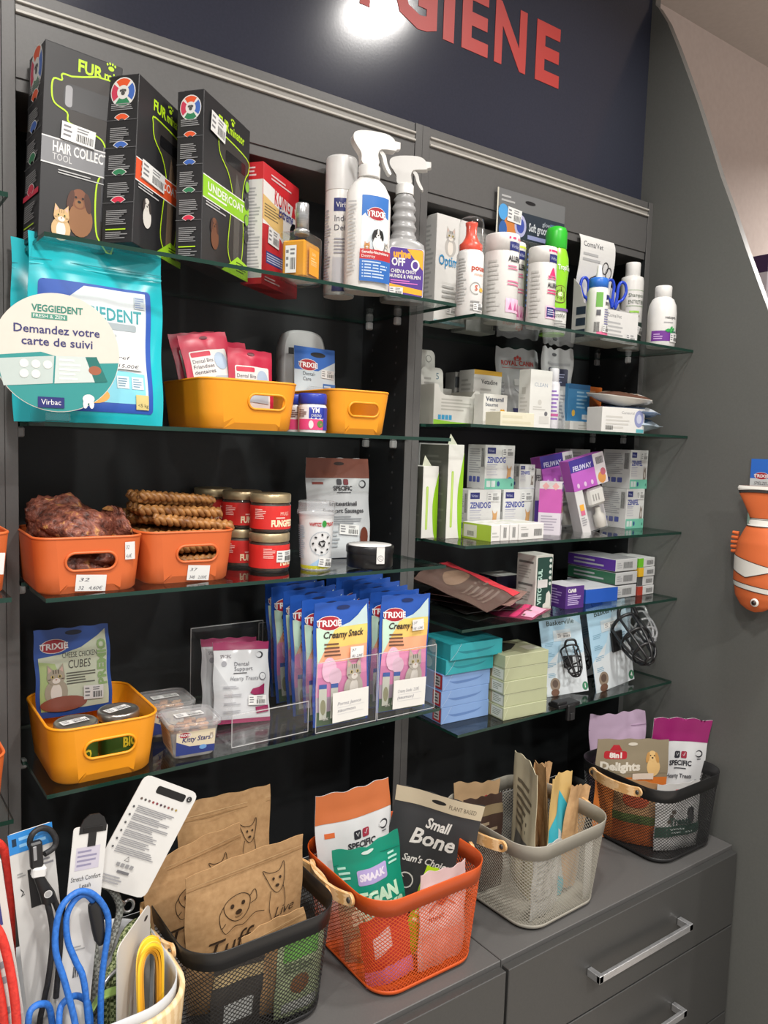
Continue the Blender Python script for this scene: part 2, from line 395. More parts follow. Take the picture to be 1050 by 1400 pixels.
# little printed animals
def cat(f, u, v, s, c='a99f92', d='6f665b', body=True):
    if body: f.ell(u, v - s * .85, s * .62, s * .75, c); f.ell(u, v - s * .9, s * .3, s * .55, 'efe9df')
    for k in (-1, 1):
        f.poly([(u + k * s * .48, v + s * .12), (u + k * s * .42, v + s * .75), (u + k * s * .1, v + s * .38)], c); f.poly([(u + k * s * .4, v + s * .25), (u + k * s * .38, v + s * .6), (u + k * s * .2, v + s * .38)], 'c9a79a')
    f.ell(u, v, s * .5, s * .44, c)
    for k in (-1, 0, 1): f.rect(u + k * s * .14 - s * .03, v + s * .2, u + k * s * .14 + s * .03, v + s * .42, d)
    f.ell(u, v - s * .2, s * .22, s * .16, 'efe9df')
    for k in (-1, 1):
        f.ell(u + k * s * .2, v + s * .04, s * .1, s * .09, 'c8b46a', 12); f.ell(u + k * s * .2, v + s * .04, s * .05, s * .07, '15120f', 10)
        f.rect(u + k * s * .36 - s * .08, v - s * .12, u + k * s * .36 + s * .08, v - s * .08, d)
    f.poly([(u - s * .06, v - s * .1), (u + s * .06, v - s * .1), (u, v - s * .18)], 'b5776c')
def dog(f, u, v, s, c='6b3f26', d='43261a', chest='8a5a38', body=True, white=False):
    if body: f.ell(u + s * .1, v - s * 1.0, s * .6, s * .85, chest)
    f.ell(u, v, s * .42, s * .5, c)
    for k in (-1, 1): f.ell(u + k * s * .42, v - s * .12, s * .16, s * .5, d, rot=k * .2)
    if white: f.ell(u, v + s * .1, s * .1, s * .4, 'f0eeea'); f.ell(u, v - s * .9, s * .35, s * .6, 'f0eeea')
    f.ell(u, v - s * .22, s * .22, s * .22, 'f0eeea' if white else chest)
    for k in (-1, 1): f.ell(u + k * s * .17, v + s * .06, s * .06, s * .06, '120e0c', 10)
    f.ell(u, v - s * .14, s * .09, s * .07, '120e0c', 10)
def trixie_logo(f, u, v, h, w):
    f.ell(u, v, w / 2, h * .82, 'f3f1ee'); f.ell(u, v, w / 2 * .95, h * .76, 'a01f2c'); f.text('TRIXIE', u, v - h * .33, h * .66, 'f6f4f2', 'c', w * 1.02, .03)

# ================================================================ THE ROOM
WT = 0.70                                     # worktop height
L1, L2, L3, L4 = 1.8795, 1.6308, 1.3895, 1.1102     # left glass shelves (top faces)
R1, R2, R3, R4, R5 = 1.8681, 1.6601, 1.4235, 1.2577, 1.0454
XW = 1.486                                    # side wall
m = M(); m.cbox((0.5, -1.9, -0.05), (9, 5, .05), 'floor_tile', 0); structure(m, 'floor')
m = M(); m.cbox((0.5, -1.9, 2.90), (9, 5, .05), 'ceiling_paint', 0); structure(m, 'ceiling')
m = M(); m.cbox((-.007, .055, 2.236), (2.986, .03, .664), 'navy_panel', 0); structure(m, 'wall_back')
m = M(); m.cbox((3.25, .22, 0), (3.488, .03, 2.90), 'pink_plaster', 0); structure(m, 'wall_far')
# side wall: a dark panel whose free edge sweeps outwards in a curve
edge = [(.03, 2.90), (.03, 2.735), (.022, 2.726), (-.007, 2.68), (-.040, 2.61), (-.074, 2.532), (-.108, 2.452), (-.143, 2.363), (-.179, 2.268), (-.218, 2.178), (-.255, 2.087), (-.290, 2.005), (-.318, 1.941), (-.375, 1.80), (-.44, 1.62), (-.50, 1.42), (-.55, 1.2), (-.60, .9), (-.63, .5), (-.64, 0)]
m = M(); poly = [(.20, 0), (.20, 2.90)] + edge
a = [(XW, y, z) for y, z in poly]; b = [(XW + .02, y, z) for y, z in poly]; n = len(poly)
m.add(a, [list(range(n))], 'side_laminate'); m.add(b, [list(range(n))[::-1]], 'side_laminate')
m.add(a + b, [(i, i + n, (i + 1) % n + n, (i + 1) % n) for i in range(n)], '6d6b68', False, .4); structure(m, 'wall_right')  # edge faces in a lighter grey: ceiling light painted into their colour
# lettering on the dark wall
t = thing('wall_lettering', 'big red capital letters on the navy wall above the shelves', 'lettering', (.42, .0398, 2.450))
k = .1185 / .69
for ch, px, wl in (('H', .455, .095), ('Y', .568, .102), ('G', .683, .112), ('I', .812, .029), ('E', .862, .074), ('N', .955, .095), ('E', 1.081, .078)):
    vs, fs = glyphs(ch, .035); x0 = min(v[0] for v in vs); m = M(); kx = wl / (max(v[0] for v in vs) - x0)
    fr = [((v[0] - x0) * kx + px - .42, -.0010, v[1] * k) for v in vs]; m.add(fr, fs, 'b23a35', False, .5)
    cnt = {}
    for f in fs:
        for i in range(len(f)): cnt.setdefault(tuple(sorted((f[i], f[(i + 1) % len(f)]))), []).append((f[i], f[(i + 1) % len(f)]))
    for e in cnt.values():
        if len(e) == 1:
            p, q = fr[e[0][0]], fr[e[0][1]]; m.add([p, q, (q[0], 0, q[2]), (p[0], 0, p[2])], [(1, 0, 3, 2)], 'b23a35', False, .5)
    m.build('letter', t)

# ---------------------------------------------------------------- shelving units
LF = 'laminate'; BL = 'black_laminate'
def side_panel(x0, x1, parent, left_black, right_black, y0=0):
    m = M(); m.cbox(((x0 + x1) / 2, (y0 + .17) / 2, WT + .0005), (x1 - x0, .17 - y0, 2.244 - WT - .0005), LF, .0006, .45, dict(l=BL if left_black else LF, r=BL if right_black else LF))
    s = sides(m, x1 - x0, .17 - y0, 1)
    for on, X, nx in ((left_black, x0, -1), (right_black, x1, 1)):
        if on:
            fn = planar((X, y0, WT), (0, -nx, 0) if nx < 0 else (0, 1, 0), (0, 0, 1))
            g = F(m, (lambda u, v, o, X=X, nx=nx: V((X + nx * o, y0 + u, v))), .17, 2)
            for i in range(40):
                o = .0002
                for yy in (.04, .125):
                    z = .95 + i * .032; q = [(X + nx * o, y0 + yy + .0028 * cos(2 * pi * j / 8) * nx, z + .0028 * sin(2 * pi * j / 8)) for j in range(8)]
                    m.add(q, [list(range(8))], '4a4a4c', False, .4)
    return m.build('side_panel', parent)
def unit(name, label, xa, xb, pin_z, pin_sides):
    t = thing('shelving_unit', label, 'shelving', (0, 0, 0), group=None)
    m = M(); m.cbox(((xa + xb) / 2, .166, WT), (xb - xa - .001, .006, 1.42), BL, 0); m.build('back_panel', t)
    m = M(); m.cbox(((xa + xb) / 2, .0105, 2.121), (xb - xa - .001, .018, .0865), LF, .0006); m.build('header_panel', t)
    m = M(); m.cbox(((xa + xb) / 2, .086, 2.103), (xb - xa - .001, .164, .018), LF, .0006); m.build('top_board', t)
    m = M(); m.cbox(((xa + xb) / 2, .008, 2.2085), (xb - xa - .001, .022, .004), 'b9b5ae', .0006, .3); m.cbox(((xa + xb) / 2, .012, 2.2127), (xb - xa - .001, .022, .010), '8b8883', .0006, .35)
    m.cbox(((xa + xb) / 2, .008, 2.2229), (xb - xa - .001, .022, .0035), 'b9b5ae', .0006, .3); m.cbox(((xa + xb) / 2, .028, 2.2266), (xb - xa - .001, .052, .0175), LF, .0006); m.build('light_rail', t)
    for z in pin_z:
        for x, sgn in pin_sides:
            for y in (.03, .13):
                m = M(); p = (x - sgn * .0065, y, z - .0145); m.cbox((p[0], p[1], p[2] - .008), (.013, .012, .0155), 'frost', .002, .3); m.build('shelf_pin', t)
    return t
u1 = unit('a', 'grey and black shelving unit in the middle carrying the big grooming boxes', 0, .721, (L1, L2, L3, L4), ((.7205, 1), (.0005, -1)))
side_panel(-.018, 0, u1, False, True); side_panel(.721, .7385, u1, True, False)
u2 = unit('b', 'grey and black shelving unit beside the side wall carrying medicine boxes', .757, 1.4665, (R1, R2, R3, R4, R5), ((1.466, 1), (.7575, -1)))
side_panel(.739, .757, u2, False, True); side_panel(1.4665, 1.4855, u2, True, False)
u0 = unit('c', 'grey shelving unit cut off by the left picture edge with orange tubs', -.75, -.037, (), ())
side_panel(-.037, -.0185, u0, True, False); side_panel(-.768, -.75, u0, False, True)

def glass_shelf(pts, z, label):
    m = M(); n = len(pts); a = [(x, y, 0) for x, y in pts]; b = [(x, y, -.006) for x, y in pts]
    m.add(a, [list(range(n))], 'glass'); m.add(b, [list(range(n))[::-1]], 'glass')
    m.add(a + b, [(i, i + n, (i + 1) % n + n, (i + 1) % n) for i in range(n)], '17352c', False, .15)
    put(m.build('glass_shelf'), label, 'glass shelf', (0, 0, z), group='glass shelves')
for z, s in ((L1, 'glass shelf carrying the black grooming boxes and spray bottles'), (L2, 'glass shelf carrying the teal bags and two yellow tubs'),
             (L3, 'glass shelf carrying two orange tubs, jars and the white cup'), (L4, 'glass shelf carrying the yellow tub of jars and acrylic stands')):
    glass_shelf([(.007, -.139), (.724, -.139), (.724, -.002), (.7185, -.002), (.7185, .16), (.002, .16), (.002, -.002), (.007, -.002)], z, s)
for z, s in ((R1, 'glass shelf carrying white shampoo bottles and the green bottle'), (R2, 'glass shelf carrying the white display box and the pouch pile at its right end'),
             (R3, 'glass shelf carrying two tall green and white boxes and calming diffusers'), (R4, 'glass shelf carrying the pile of dark sachets and the purple box'),
             (R5, 'glass shelf carrying the teal and pale green box stacks and muzzles')):
    glass_shelf([(.772, -.139), (1.4855, -.139), (1.4855, -.002), (1.4645, -.002), (1.4645, .16), (.7595, .16), (.7595, -.002), (.772, -.002)], z, s)
for z, s in ((1.905, 'short end of a glass shelf at the left picture edge beside the grooming boxes'), (1.406, 'short end of a glass shelf under the cut-off upper orange tub'), (1.1135, 'short end of a glass shelf under the cut-off lower orange tub')):
    glass_shelf([(-.74, -.195), (-.046, -.195), (-.046, .16), (-.74, .16)], z, s)

# ---------------------------------------------------------------- worktop, cabinets
for x0, x1, s in ((-.9, .7285, 'long dark grey worktop under the left baskets'), (.7305, XW - .0005, 'dark grey worktop between the worktop seam and the side wall')):
    m = M(); m.cbox(((x0 + x1) / 2, -.082, WT - .03), (x1 - x0, .49, .03), LF, .0012); put(m.build('worktop'), s, 'worktop', (0, 0, 0), group='worktops')
def cabinet(x0, x1, label):
    t = thing('drawer_cabinet', label, 'cabinet', ((x0 + x1) / 2, -.08, 0)); w = x1 - x0
    m = M(); m.cbox((0, .005, .08), (w, .475, .588), LF, .001); m.cbox((0, .03, 0), (w - .01, .40, .08), '2a2a2b', .001); m.build('body', t)
    for z0, h in ((.517, .1745), (.30, .2135), (.085, .2115)):
        m = M(); m.cbox((0, -.2565, z0), (w - .003, .0175, h), 'front_laminate', .0012); d = m.build('drawer', t)
        m = M(); hz = z0 + h * .5 - .010; hw = .31
        for s in (-1, 1): m.cbox((s * (hw / 2 - .006), -.281, hz), (.012, .031, .016), 'brushed_steel', .001)
        m.cbox((0, -.2925, hz + .0005), (hw, .008, .015), 'brushed_steel', .001); m.build('handle', d)
    return t
cabinet(-.02, .7265, 'grey drawer cabinet below the orange basket'); cabinet(.7305, 1.478, 'grey drawer cabinet with a visible steel handle at the lower right')

# ---------------------------------------------------------------- plastic tubs
def tub(w0, d0, w1, d1, h, q, col, slot=None, name='storage_tub'):
    m = M(); T = .0022; K = 10
    def ring(z, off):
        k = z / h; w = w0 + (w1 - w0) * k; d = d0 + (d1 - d0) * k
        return [(x, y, z) for x, y in rrp(w - 2 * off, d - 2 * off, max(.002, q - off))]
    zs = [0, .004, h * .35, h * .7, h]
    for off, rev in ((0, 0), (T, 1)):
        R = [ring(.0 if i == 0 and not off else max(z, off), off + (.004 if i == 0 else 0)) for i, z in enumerate(zs)]
        if rev: R = [r[::-1] for r in R]
        m.loft(R, col, False, r=.42)
        m.add(R[0], [list(range(len(R[0])))[::-1]], col, False, .42)
        X = lambda z: (w0 + (w1 - w0) * z / h) / 2 - q; Y = lambda z: -(d0 + (d1 - d0) * z / h) / 2 + off
        y0 = lambda z: Y(max(z, 0)) + (.004 * (1 - z / .004) if z < .004 else 0)
        if slot:
            sx, sz, sw, sh = slot; angs = sorted(set([2 * pi * i / 56 for i in range(56)] + [math.atan2((a - sz), (b - sx)) % (2 * pi) for a in (off, h) for b in (-X(a), X(a))]))
            inn = []; out = []
            for t in angs:
                dx, dz = cos(t), sin(t); lo, hi = 0, .2
                for _ in range(30):
                    s = (lo + hi) / 2; x, z = dx * s, dz * s; xx = max(0, abs(x) - (sw / 2 - sh / 2)); lo, hi = (s, hi) if math.hypot(xx, z) < sh / 2 else (lo, s)
                inn.append((sx + dx * lo, sz + dz * lo)); s = 9
                if dz > 1e-6: s = min(s, (h - sz) / dz)
                if dz < -1e-6: s = min(s, (off - sz) / dz)
                K_ = (X(h) - X(0)) / h; X0 = X(0) + K_ * sz
                if dx - K_ * dz > 1e-6: s = min(s, (X0 - sx) / (dx - K_ * dz))
                if -dx - K_ * dz > 1e-6: s = min(s, (X0 + sx) / (-dx - K_ * dz))
                out.append((sx + dx * s, sz + dz * s))
            rr = [[(x * (1 - k / 3) + a * k / 3, y0(z * (1 - k / 3) + b * k / 3), z * (1 - k / 3) + b * k / 3) for (x, z), (a, b) in zip(inn, out)] for k in range(4)]
            m.loft(rr[::-1] if rev else rr, col, True, sm=False, r=.42)
            if not off: first = rr[0]
            else: m.loft([first, rr[0]], col, True, sm=False, r=.42)
        else:
            P = [(-X(0), y0(0), 0 + off), (X(0), y0(0), off), (X(h), y0(h), h), (-X(h), y0(h), h)]; m.add(P, [(0, 1, 2, 3)], col, False, .42)
    rim = [(x, y, h) for x, y in rrp(w1 - T, d1 - T, q - T / 2)]; m.tube(rim, .0021, col, 8, True, r=.42)
    if slot:
        sx, sz, sw, sh = slot; a = (sw - sh) / 2; st = [(sx + a + sh / 2 * cos(rad(t)), sz + sh / 2 * sin(rad(t))) for t in range(-90, 91, 15)] + [(sx - a + sh / 2 * cos(rad(t)), sz + sh / 2 * sin(rad(t))) for t in range(90, 271, 15)]
        m.tube([(x, -(d0 + (d1 - d0) * z / h) / 2 - .0005, z) for x, z in st], .0021, col, 8, True, r=.42)
    g = F(m, lambda u, v, o: V((u, -(d0 + (d1 - d0) * v / h) / 2 - o - .0004, v)), w1, h)
    return m, g

# ---------------------------------------------------------------- wire baskets
def basket(label, col, loc, rz, w0, d0, w1, d1, h, group='wire mesh baskets', wood='birch_wood', mcol=None):
    t = thing('wire_basket', label, 'basket', loc, rz, group=group); q0, q1 = .045, .055; mcol = mcol or col
    def P(k, z, off=0): # point on the wall, k in 0..1 round the basket
        a = z / h; w = w0 + (w1 - w0) * a; d = d0 + (d1 - d0) * a; q = q0 + (q1 - q0) * a
        seg = [(w1 - 2 * q1), pi / 2 * q1, (d1 - 2 * q1), pi / 2 * q1] * 2; tot = sum(seg); s = (k % 1) * tot; i = 0
        while i < 7 and s > seg[i]: s -= seg[i]; i += 1
        f = s / seg[i]; hx, hy = w / 2, d / 2
        if i % 2 == 0:
            e = [((-hx + q, -hy), (hx - q, -hy)), ((hx, -hy + q), (hx, hy - q)), ((hx - q, hy), (-hx + q, hy)), ((-hx, hy - q), (-hx, -hy + q))][i // 2]
            n = [(0, -1), (1, 0), (0, 1), (-1, 0)][i // 2]; x = e[0][0] + (e[1][0] - e[0][0]) * f; y = e[0][1] + (e[1][1] - e[0][1]) * f
        else:
            cx, cy, b = [(hx - q, -hy + q, -90), (hx - q, hy - q, 0), (-hx + q, hy - q, 90), (-hx + q, -hy + q, 180)][i // 2]; an = rad(b + 90 * f)
            n = (cos(an), sin(an)); x = cx + q * n[0]; y = cy + q * n[1]
        return V((x + n[0] * off, y + n[1] * off, z)), V((n[0], n[1], 0))
    N = 96; band = .030
    def ring(z, off): return [P(i / N, z, off)[0] for i in range(N)]
    m = M(); m.loft([ring(h - band, 0), ring(h - band, .0012), ring(h - .001, .0016), ring(h, .0012), ring(h, 0), ring(h - .001, -.0006), ring(h - band, -.0006), ring(h - band, 0)], col, True, r=.35); m.build('rim', t)
    m = M(); m.loft([[V((p.x * .86, p.y * .86, 0)) for p in ring(0, 0)], ring(.0012, -.006), ring(.006, 0), ring(.013, .0008), ring(.013, -.0006), ring(.006, -.0018), [V((p.x * .86, p.y * .86, .0015)) for p in ring(0, 0)]], col, True, True, True, r=.4)
    m.build('base', t)
    m = M(); n = 98; z0, z1 = .012, h - band + .002; dk = .20; sg = 13; hw = .00052
    for sgn in (-1, 1):
        for k in range(n):
            pr = []
            for j in range(sg + 1):
                f = j / sg; p, nn = P(k / n + sgn * dk * f, z0 + (z1 - z0) * f); pr.append((p, nn))
            rings = []
            for j, (p, nn) in enumerate(pr):
                tt = (pr[min(sg, j + 1)][0] - pr[max(0, j - 1)][0]).normalized(); s = nn.cross(tt) * hw
                rings.append([p - s - nn * .0004, p + s - nn * .0004, p + s + nn * .0004, p - s + nn * .0004])
            m.loft(rings, mcol, True, sm=False, r=.4)
    m.build('wire_mesh', t)
    for sx in (-1, 1):
        m = M(); pts = []; X = w1 / 2 + .0025; a = .062
        for j in range(15):
            f = j / 14 * 2 - 1; pts.append((sx * (X + .0035 + .016 * (1 - f * f) ** .8), f * a, h - .016))
        m.strap(pts, (0, 0, 1), .021, .0055, wood); 
        for s in (-1, 1): m.T = Matrix.Translation((sx * (X + .0034), s * a, h - .016)) @ Matrix.Rotation(pi / 2, 4, 'Y'); m.lathe([(.0105, -.0028), (.0105, .0028)], wood, 20)
        m.T = None; o = m.build('handle', t)
        for s in (-1, 1):
            m = M(); m.T = Matrix.Translation((sx * (X + .0072), s * a, h - .016)) @ Matrix.Rotation(pi / 2 * sx, 4, 'Y'); m.lathe([(.005, -.001), (.005, .0008), (.003, .0018)], '3a3836', 14, r=.35); m.build('bolt', o)
    return t

# ================================================================ TOP LEFT SHELF
LIME = 'b4dc1e'; INK = '2a2a30'; WHT = 'f2f1ee'; NAVY = '232a6b'
def medallion(f, u, v, s):
    f.ell(u, v, s, s * 1.05, 'e8e6e2', 24)
    for k, c in enumerate(('d9542b', '3f64b0', '2e7a52', 'c23a55')):
        a = 90 - 90 * k; p = [(u + s * .93 * cos(rad(a + t)), v + s * .97 * sin(rad(a + t))) for t in range(-38, 39, 19)] + [(u + s * .48 * cos(rad(a + t)), v + s * .5 * sin(rad(a + t))) for t in range(38, -39, -19)]
        f.poly(p, c)
    f.ell(u, v - s * .07, s * .16, s * .15, '4a4a4a', 12)
    for k in (-1.4, -.5, .5, 1.4): f.ell(u + k * s * .14, v + s * (.16 - abs(k) * .04), s * .07, s * .09, '4a4a4a', 8)
def fan(f, u, v, s, c):
    p = [(u + s * cos(rad(t)), v + s * .9 * sin(rad(t))) for t in range(35, 146, 11)] + [(u + s * .4 * cos(rad(t)), v + s * .4 * sin(rad(t))) for t in range(145, 34, -22)]
    f.poly(p, 'e4e2de'); c0 = [(u + (x - u) * .88, v + s * .06 + (y - v) * .88) for x, y in p]; f.poly(c0, c)
def grooming_box(label, x, y, yaw, w, d, h, kind, tilt=0):
    m, s = carton(w, d, h, '232325', dict(t='3a3a3b')); l, f = s['l'], s['f']
    # folded hanger flap at the rear of the lid, with a notch
    m.cbox((w * .1, d / 2 - .001, h - .004), (w * .8, .0012, .010), '2c2c2e', .0003); m.cbox((w * .22, d / 2 - .001, h), (w * .5, .0012, .016), '2c2c2e', .0003)
    m.cbox((-w * .05, -d * .1, h), (w * .88, d * .75, .0012), '2e2e30', .0004)
    medallion(l, d / 2, h * .9, d * .40); l.lines(d * .14, h * .79, d * .86, h * .835, 4, '8f8f90', 5)
    for i, c in enumerate(('d9542b', '3f64b0', '2e7a52', 'cf2f4a')):
        v = h * (.715 - .165 * i); band = (kind == 'red' and i == 3) or (kind == 'blue' and i == 1)
        l.rect(0, v + .002, d, v + .0095, c) if band else l.rect(0, v + .004, d, v + .0045, '77777a')
        fan(l, d / 2, v, d * .3, c); l.lines(d * .14, v - h * .115, d * .86, v - .006, 8, '8f8f90', i + 3)
    l.lines(d * .14, h * .07, d * .8, h * .085, 1, LIME, 2); l.lines(d * .14, h * .02, d * .86, h * .065, 4, '8f8f90', 8)
    # brand word and the paw
    tx = w * (.42 if kind == 'red' else .3); ts = .016 if kind == 'red' else .015
    bv = h * (.90 if kind == 'red' else .87); f.text('FUR', tx, bv, ts, LIME, w=.034, bold=.03); f.text('minator', tx + .036, bv, ts * .9, LIME, w=.05, bold=.02)
    px, py = tx + .045, bv + ts * 1.25; f.ell(px, py - .001, .0042, .0032, LIME, 12)
    for k in (-1.5, -.5, .5, 1.5): f.ell(px + k * .0036, py + .0062 - abs(k) * .0016, .0014, .0020, LIME, 8)
    # window with lime outline
    if kind == 'red': o = [(.14, .70), (.10, .76), (.12, .82), (.22, .825), (.22, .855), (.34, .86), (.99, .85), (.99, .05), (.78, .05), (.72, .16), (.72, .34), (.82, .45), (.80, .56), (.66, .60), (.34, .62), (.30, .67)]
    else: o = [(.30, .78), (.34, .83), (.93, .80), (.97, .72), (.90, .66), (.84, .52), (.88, .33), (.86, .14), (.76, .06), (.62, .07), (.54, .16), (.58, .36), (.62, .5), (.52, .62), (.34, .70)]
    P = smooth([(a * w, b * h) for a, b in o], 4, True); f.poly([tuple(p) for p in P], '33302e', .45); f.stroke(P, .0022, LIME, True)
    if kind == 'red': f.rrect(w * .25, h * .69, w * .95, h * .82, .01, '17171a', .3); f.rrect(w * .27, h * .70, w * .36, h * .81, .004, '8a8a8d', .3); f.rect(w * .78, h * .15, w * .9, h * .55, '4a4a4d', .2)
    else: f.poly([(w * .66, h * .1), (w * .78, h * .1), (w * .8, h * .55), (w * .7, h * .66), (w * .66, h * .5)], '6b5a4a' if kind == 'orange' else '55534f', .2); f.rrect(w * .45, h * .68, w * .9, h * .755, .004, '1b1b1d', .1)
    if kind == 'red':
        f.rect(0, h * .385, w, h * .525, 'e2e2e2'); f.rect(0, h * .392, w, h * .518, '7c7d80'); f.text('HAIR COLLECTION', w * .14, h * .455, .0135, WHT, w=w * 1.02 - .012, bold=.02); f.text('TOOL', w * .14, h * .412, .009, 'd8d8d8', w=.026)
        f.lines(w * .22, h * .345, w * .85, h * .372, 2, 'b5b5b5'); dog(f, w * .50, h * .24, .028, '7a4a30', '4b2a1c', '8a5e3a'); cat(f, w * .28, h * .13, .021, 'c9a878', 'a5845a')
    else:
        c, tx = ('d9542b', 'SHORT COAT') if kind == 'orange' else ('8cc41e', 'UNDERCOAT')
        f.rect(0, h * .375, w, h * .515, WHT); f.rect(0, h * .382, w, h * .508, c)
        f.text(tx, w * .1, h * .435, .012, WHT, w=w * .78, bold=.02); f.lines(w * .1, h * .40, w * .7, h * .425, 1, WHT)
        f.lines(w * .06, h * .335, w * .5, h * .37, 2, 'b5b5b5')
        if kind == 'orange': dog(f, w * .24, h * .27, .018, 'cfcac2', '3a3432', 'e2dfd8')
        else: dog(f, w * .24, h * .25, .02, '6b3f26', '43261a', '6b3f26')
        f.poly([(w * .4, 0), (w, 0), (w, h * .1), (w * .75, h * .13)], '9ccf2a'); f.lines(w * .72, h * .03, w * .97, h * .1, 4, '3a4a12')
        for k in range(4): f.ell(w * .94, h * (.62 - .11 * k), .008, .010, '56585a', 14); f.ell(w * .94, h * (.62 - .11 * k), .0065, .0085, '2c2c2e' if k % 2 else '7fb52a', 14)
    o = put(m.build('grooming_tool_box'), label, 'box', nc(x, y, L1 + w / 2 * sin(rad(tilt)), yaw, w, d), yaw, 0, tilt, group='grooming tool boxes')
    return o, f
o, f = grooming_box('black grooming tool box with grey band, leftmost on the top shelf', .010, -.086, 3, .106, .078, .262, 'red', 2.5); price(f, o, .024, .138, .046, .024, -3)
o, f = grooming_box('black grooming tool box with orange band and grey white dog picture', .126, -.128, 39, .130, .050, .236, 'orange', 4); price(f, o, .012, .097, .06, .026, -2)
o, f = grooming_box('black grooming tool box with bright green band and brown dog', .230, -.126, 38, .152, .044, .246, 'green', .8); price(f, o, .016, .195, .046, .03, -6)
# red and white toy box
w, d, h = .142, .040, .200
m, s = carton(w, d, h, 'c3262e', dict(l='e9e7e3')); l, f = s['l'], s['f']
l.rect(0, h * .86, d, h, 'c3262e'); l.rect(0, 0, d, h * .05, 'c3262e'); l.lines(.004, h * .10, d - .004, h * .8, 26, 'a9a9a8', 4); l.lines(.004, h * .88, d - .006, h * .97, 3, 'f0d0d0', 4)
f.poly([(0, h * .86), (w, h * .78), (w, h * .10), (0, h * .10)], WHT); f.poly([(0, h * .74), (w * .55, h * .68), (w * .55, h * .46), (0, h * .54)], 'd6b573'); f.lines(w * .04, h * .56, w * .5, h * .68, 5, '7a6a48')
f.poly([tuple(p) for p in smooth([(0, h * .50), (w * .2, h * .505), (w * .5, h * .44), (w * .75, h * .32), (w, h * .12)], 5)] + [(w, 0), (0, 0)], 'b5262c')
f.rect(w * .1, h * .19, w * .85, h * .29, '2b3a78'); f.lines(w * .12, h * .2, w * .8, h * .28, 4, 'c8cde0'); f.lines(w * .2, h * .89, w * .8, h * .95, 2, 'e8c6c6')
f.text('KONG', w * .30, h * .715, .025, 'c3262e', w=.062, bold=.015); f.poly([(w * .78, h * .70), (w * .9, h * .70), (w * .84, h * .84)], 'c3262e'); f.text('Extreme', w * .42, h * .635, .017, '3a3f86', w=.058, bold=.02, shear=.2)
f.poly([(w * .8, h * .16), (w * .8, h * .5), (w, h * .5), (w, h * .16)], '2b45a0')
for k, (a, b) in enumerate(((.13, .115), (.15, .095), (.145, .1))): f.ell(w * .87, h * (.56 - .09 * k), a * w, h * b * .8, ('17171a', '222226', '1b1b1e')[k], 24, .2)
f.ell(w * .87, h * .44, .006, .007, 'a8a8a8', 12); f.lines(w * .06, h * .03, w * .5, h * .08, 2, 'e8c6c6')
o = put(m.build('toy_box'), 'red and white toy box with black rubber toy picture', 'box', nc(.373, -.041, L1, 36, w, d), 36); price(f, o, .018, .072, .042, .028, -4)
# perfume bottle
t = thing('perfume_bottle', 'square glass bottle of amber liquid with tall silver cap', 'bottle', nc(.411, -.122, L1, 34, .064, .048), 34)
m = M(); m.cbox((0, 0, 0), (.064, .048, .080), 'jarglass', .003); m.build('glass_body', t)
m = M(); m.cbox((0, 0, .006), (.058, .042, .060), 'e39a22', .003, .12); s = sides(m, .0645, .0485, .080); s['f'].rect(.013, .012, .05, .055, 'ee9a2a', .5); s['f'].text('EAU', .031, .044, .005, 'f6d9a8', 'c'); s['f'].text('DOLCE', .031, .028, .0045, 'f6d9a8', 'c'); s['f'].lines(.02, .033, .042, .041, 2, 'f0c98c'); b = m.build('perfume', t)
m = M(); m.lathe([(.0115, .080), (.013, .081), (.013, .088), (.011, .089), (.0114, .089), (.0114, .130), (.0104, .1315), (0, .1315)], 'brushed_steel', 28, r=.2); m.build('cap', t)
m = M(); s = sides(m, .0646, .0486, .080); price(s['l'], t, .012, .012, .02, .044, seed=9)

def bottle(label, name, r, prof, body, cap, capc, loc, rz=0, sx=1, sy=1, group=None, cat='bottle', rough=.3):
    t = thing(name, label, cat, loc, rz, group=group); m = M(); m.lathe(prof, body, 40, sx, sy, r=rough); m.build('body', t)
    if cap: m = M(); m.lathe(cap, capc, 32, r=.35); m.build('cap', t)
    lm = M(); return t, lm, cyl(lm, r, 1, 0, sx, sy)
def prof_canister(r, h): return [(r * .95, 0), (r, .003), (r, h - .006), (r * .96, h - .001), (r * .9, h)]
# white canister behind the spray bottle
t, lm, g = bottle('tall white spray canister behind the white trigger bottle', 'spray_canister', .028, [(.027, 0), (.028, .002), (.028, .182), (.0275, .184)], WHT, [(.0285, .184), (.0285, .238), (.027, .243), (0, .244)], 'e9e8e6', (.534, -.030, L1), -25)
g.rect(-.016, .145, .02, .168, NAVY); g.text('Virbac', -.012, .152, .009, WHT, w=.03); g.text('Indorex', -.014, .128, .010, '5a5a66'); g.text('Defence', -.014, .112, .010, '5a5a66'); g.lines(-.014, .07, .02, .10, 5, '9a9aa2'); g.rect(-.016, .02, .02, .065, 'b9b9bd'); g.lines(-.04, .02, -.02, .15, 24, 'a5a5ab', 4); g.rect(-.016, .006, .02, .018, NAVY)
lm.build('label', t)

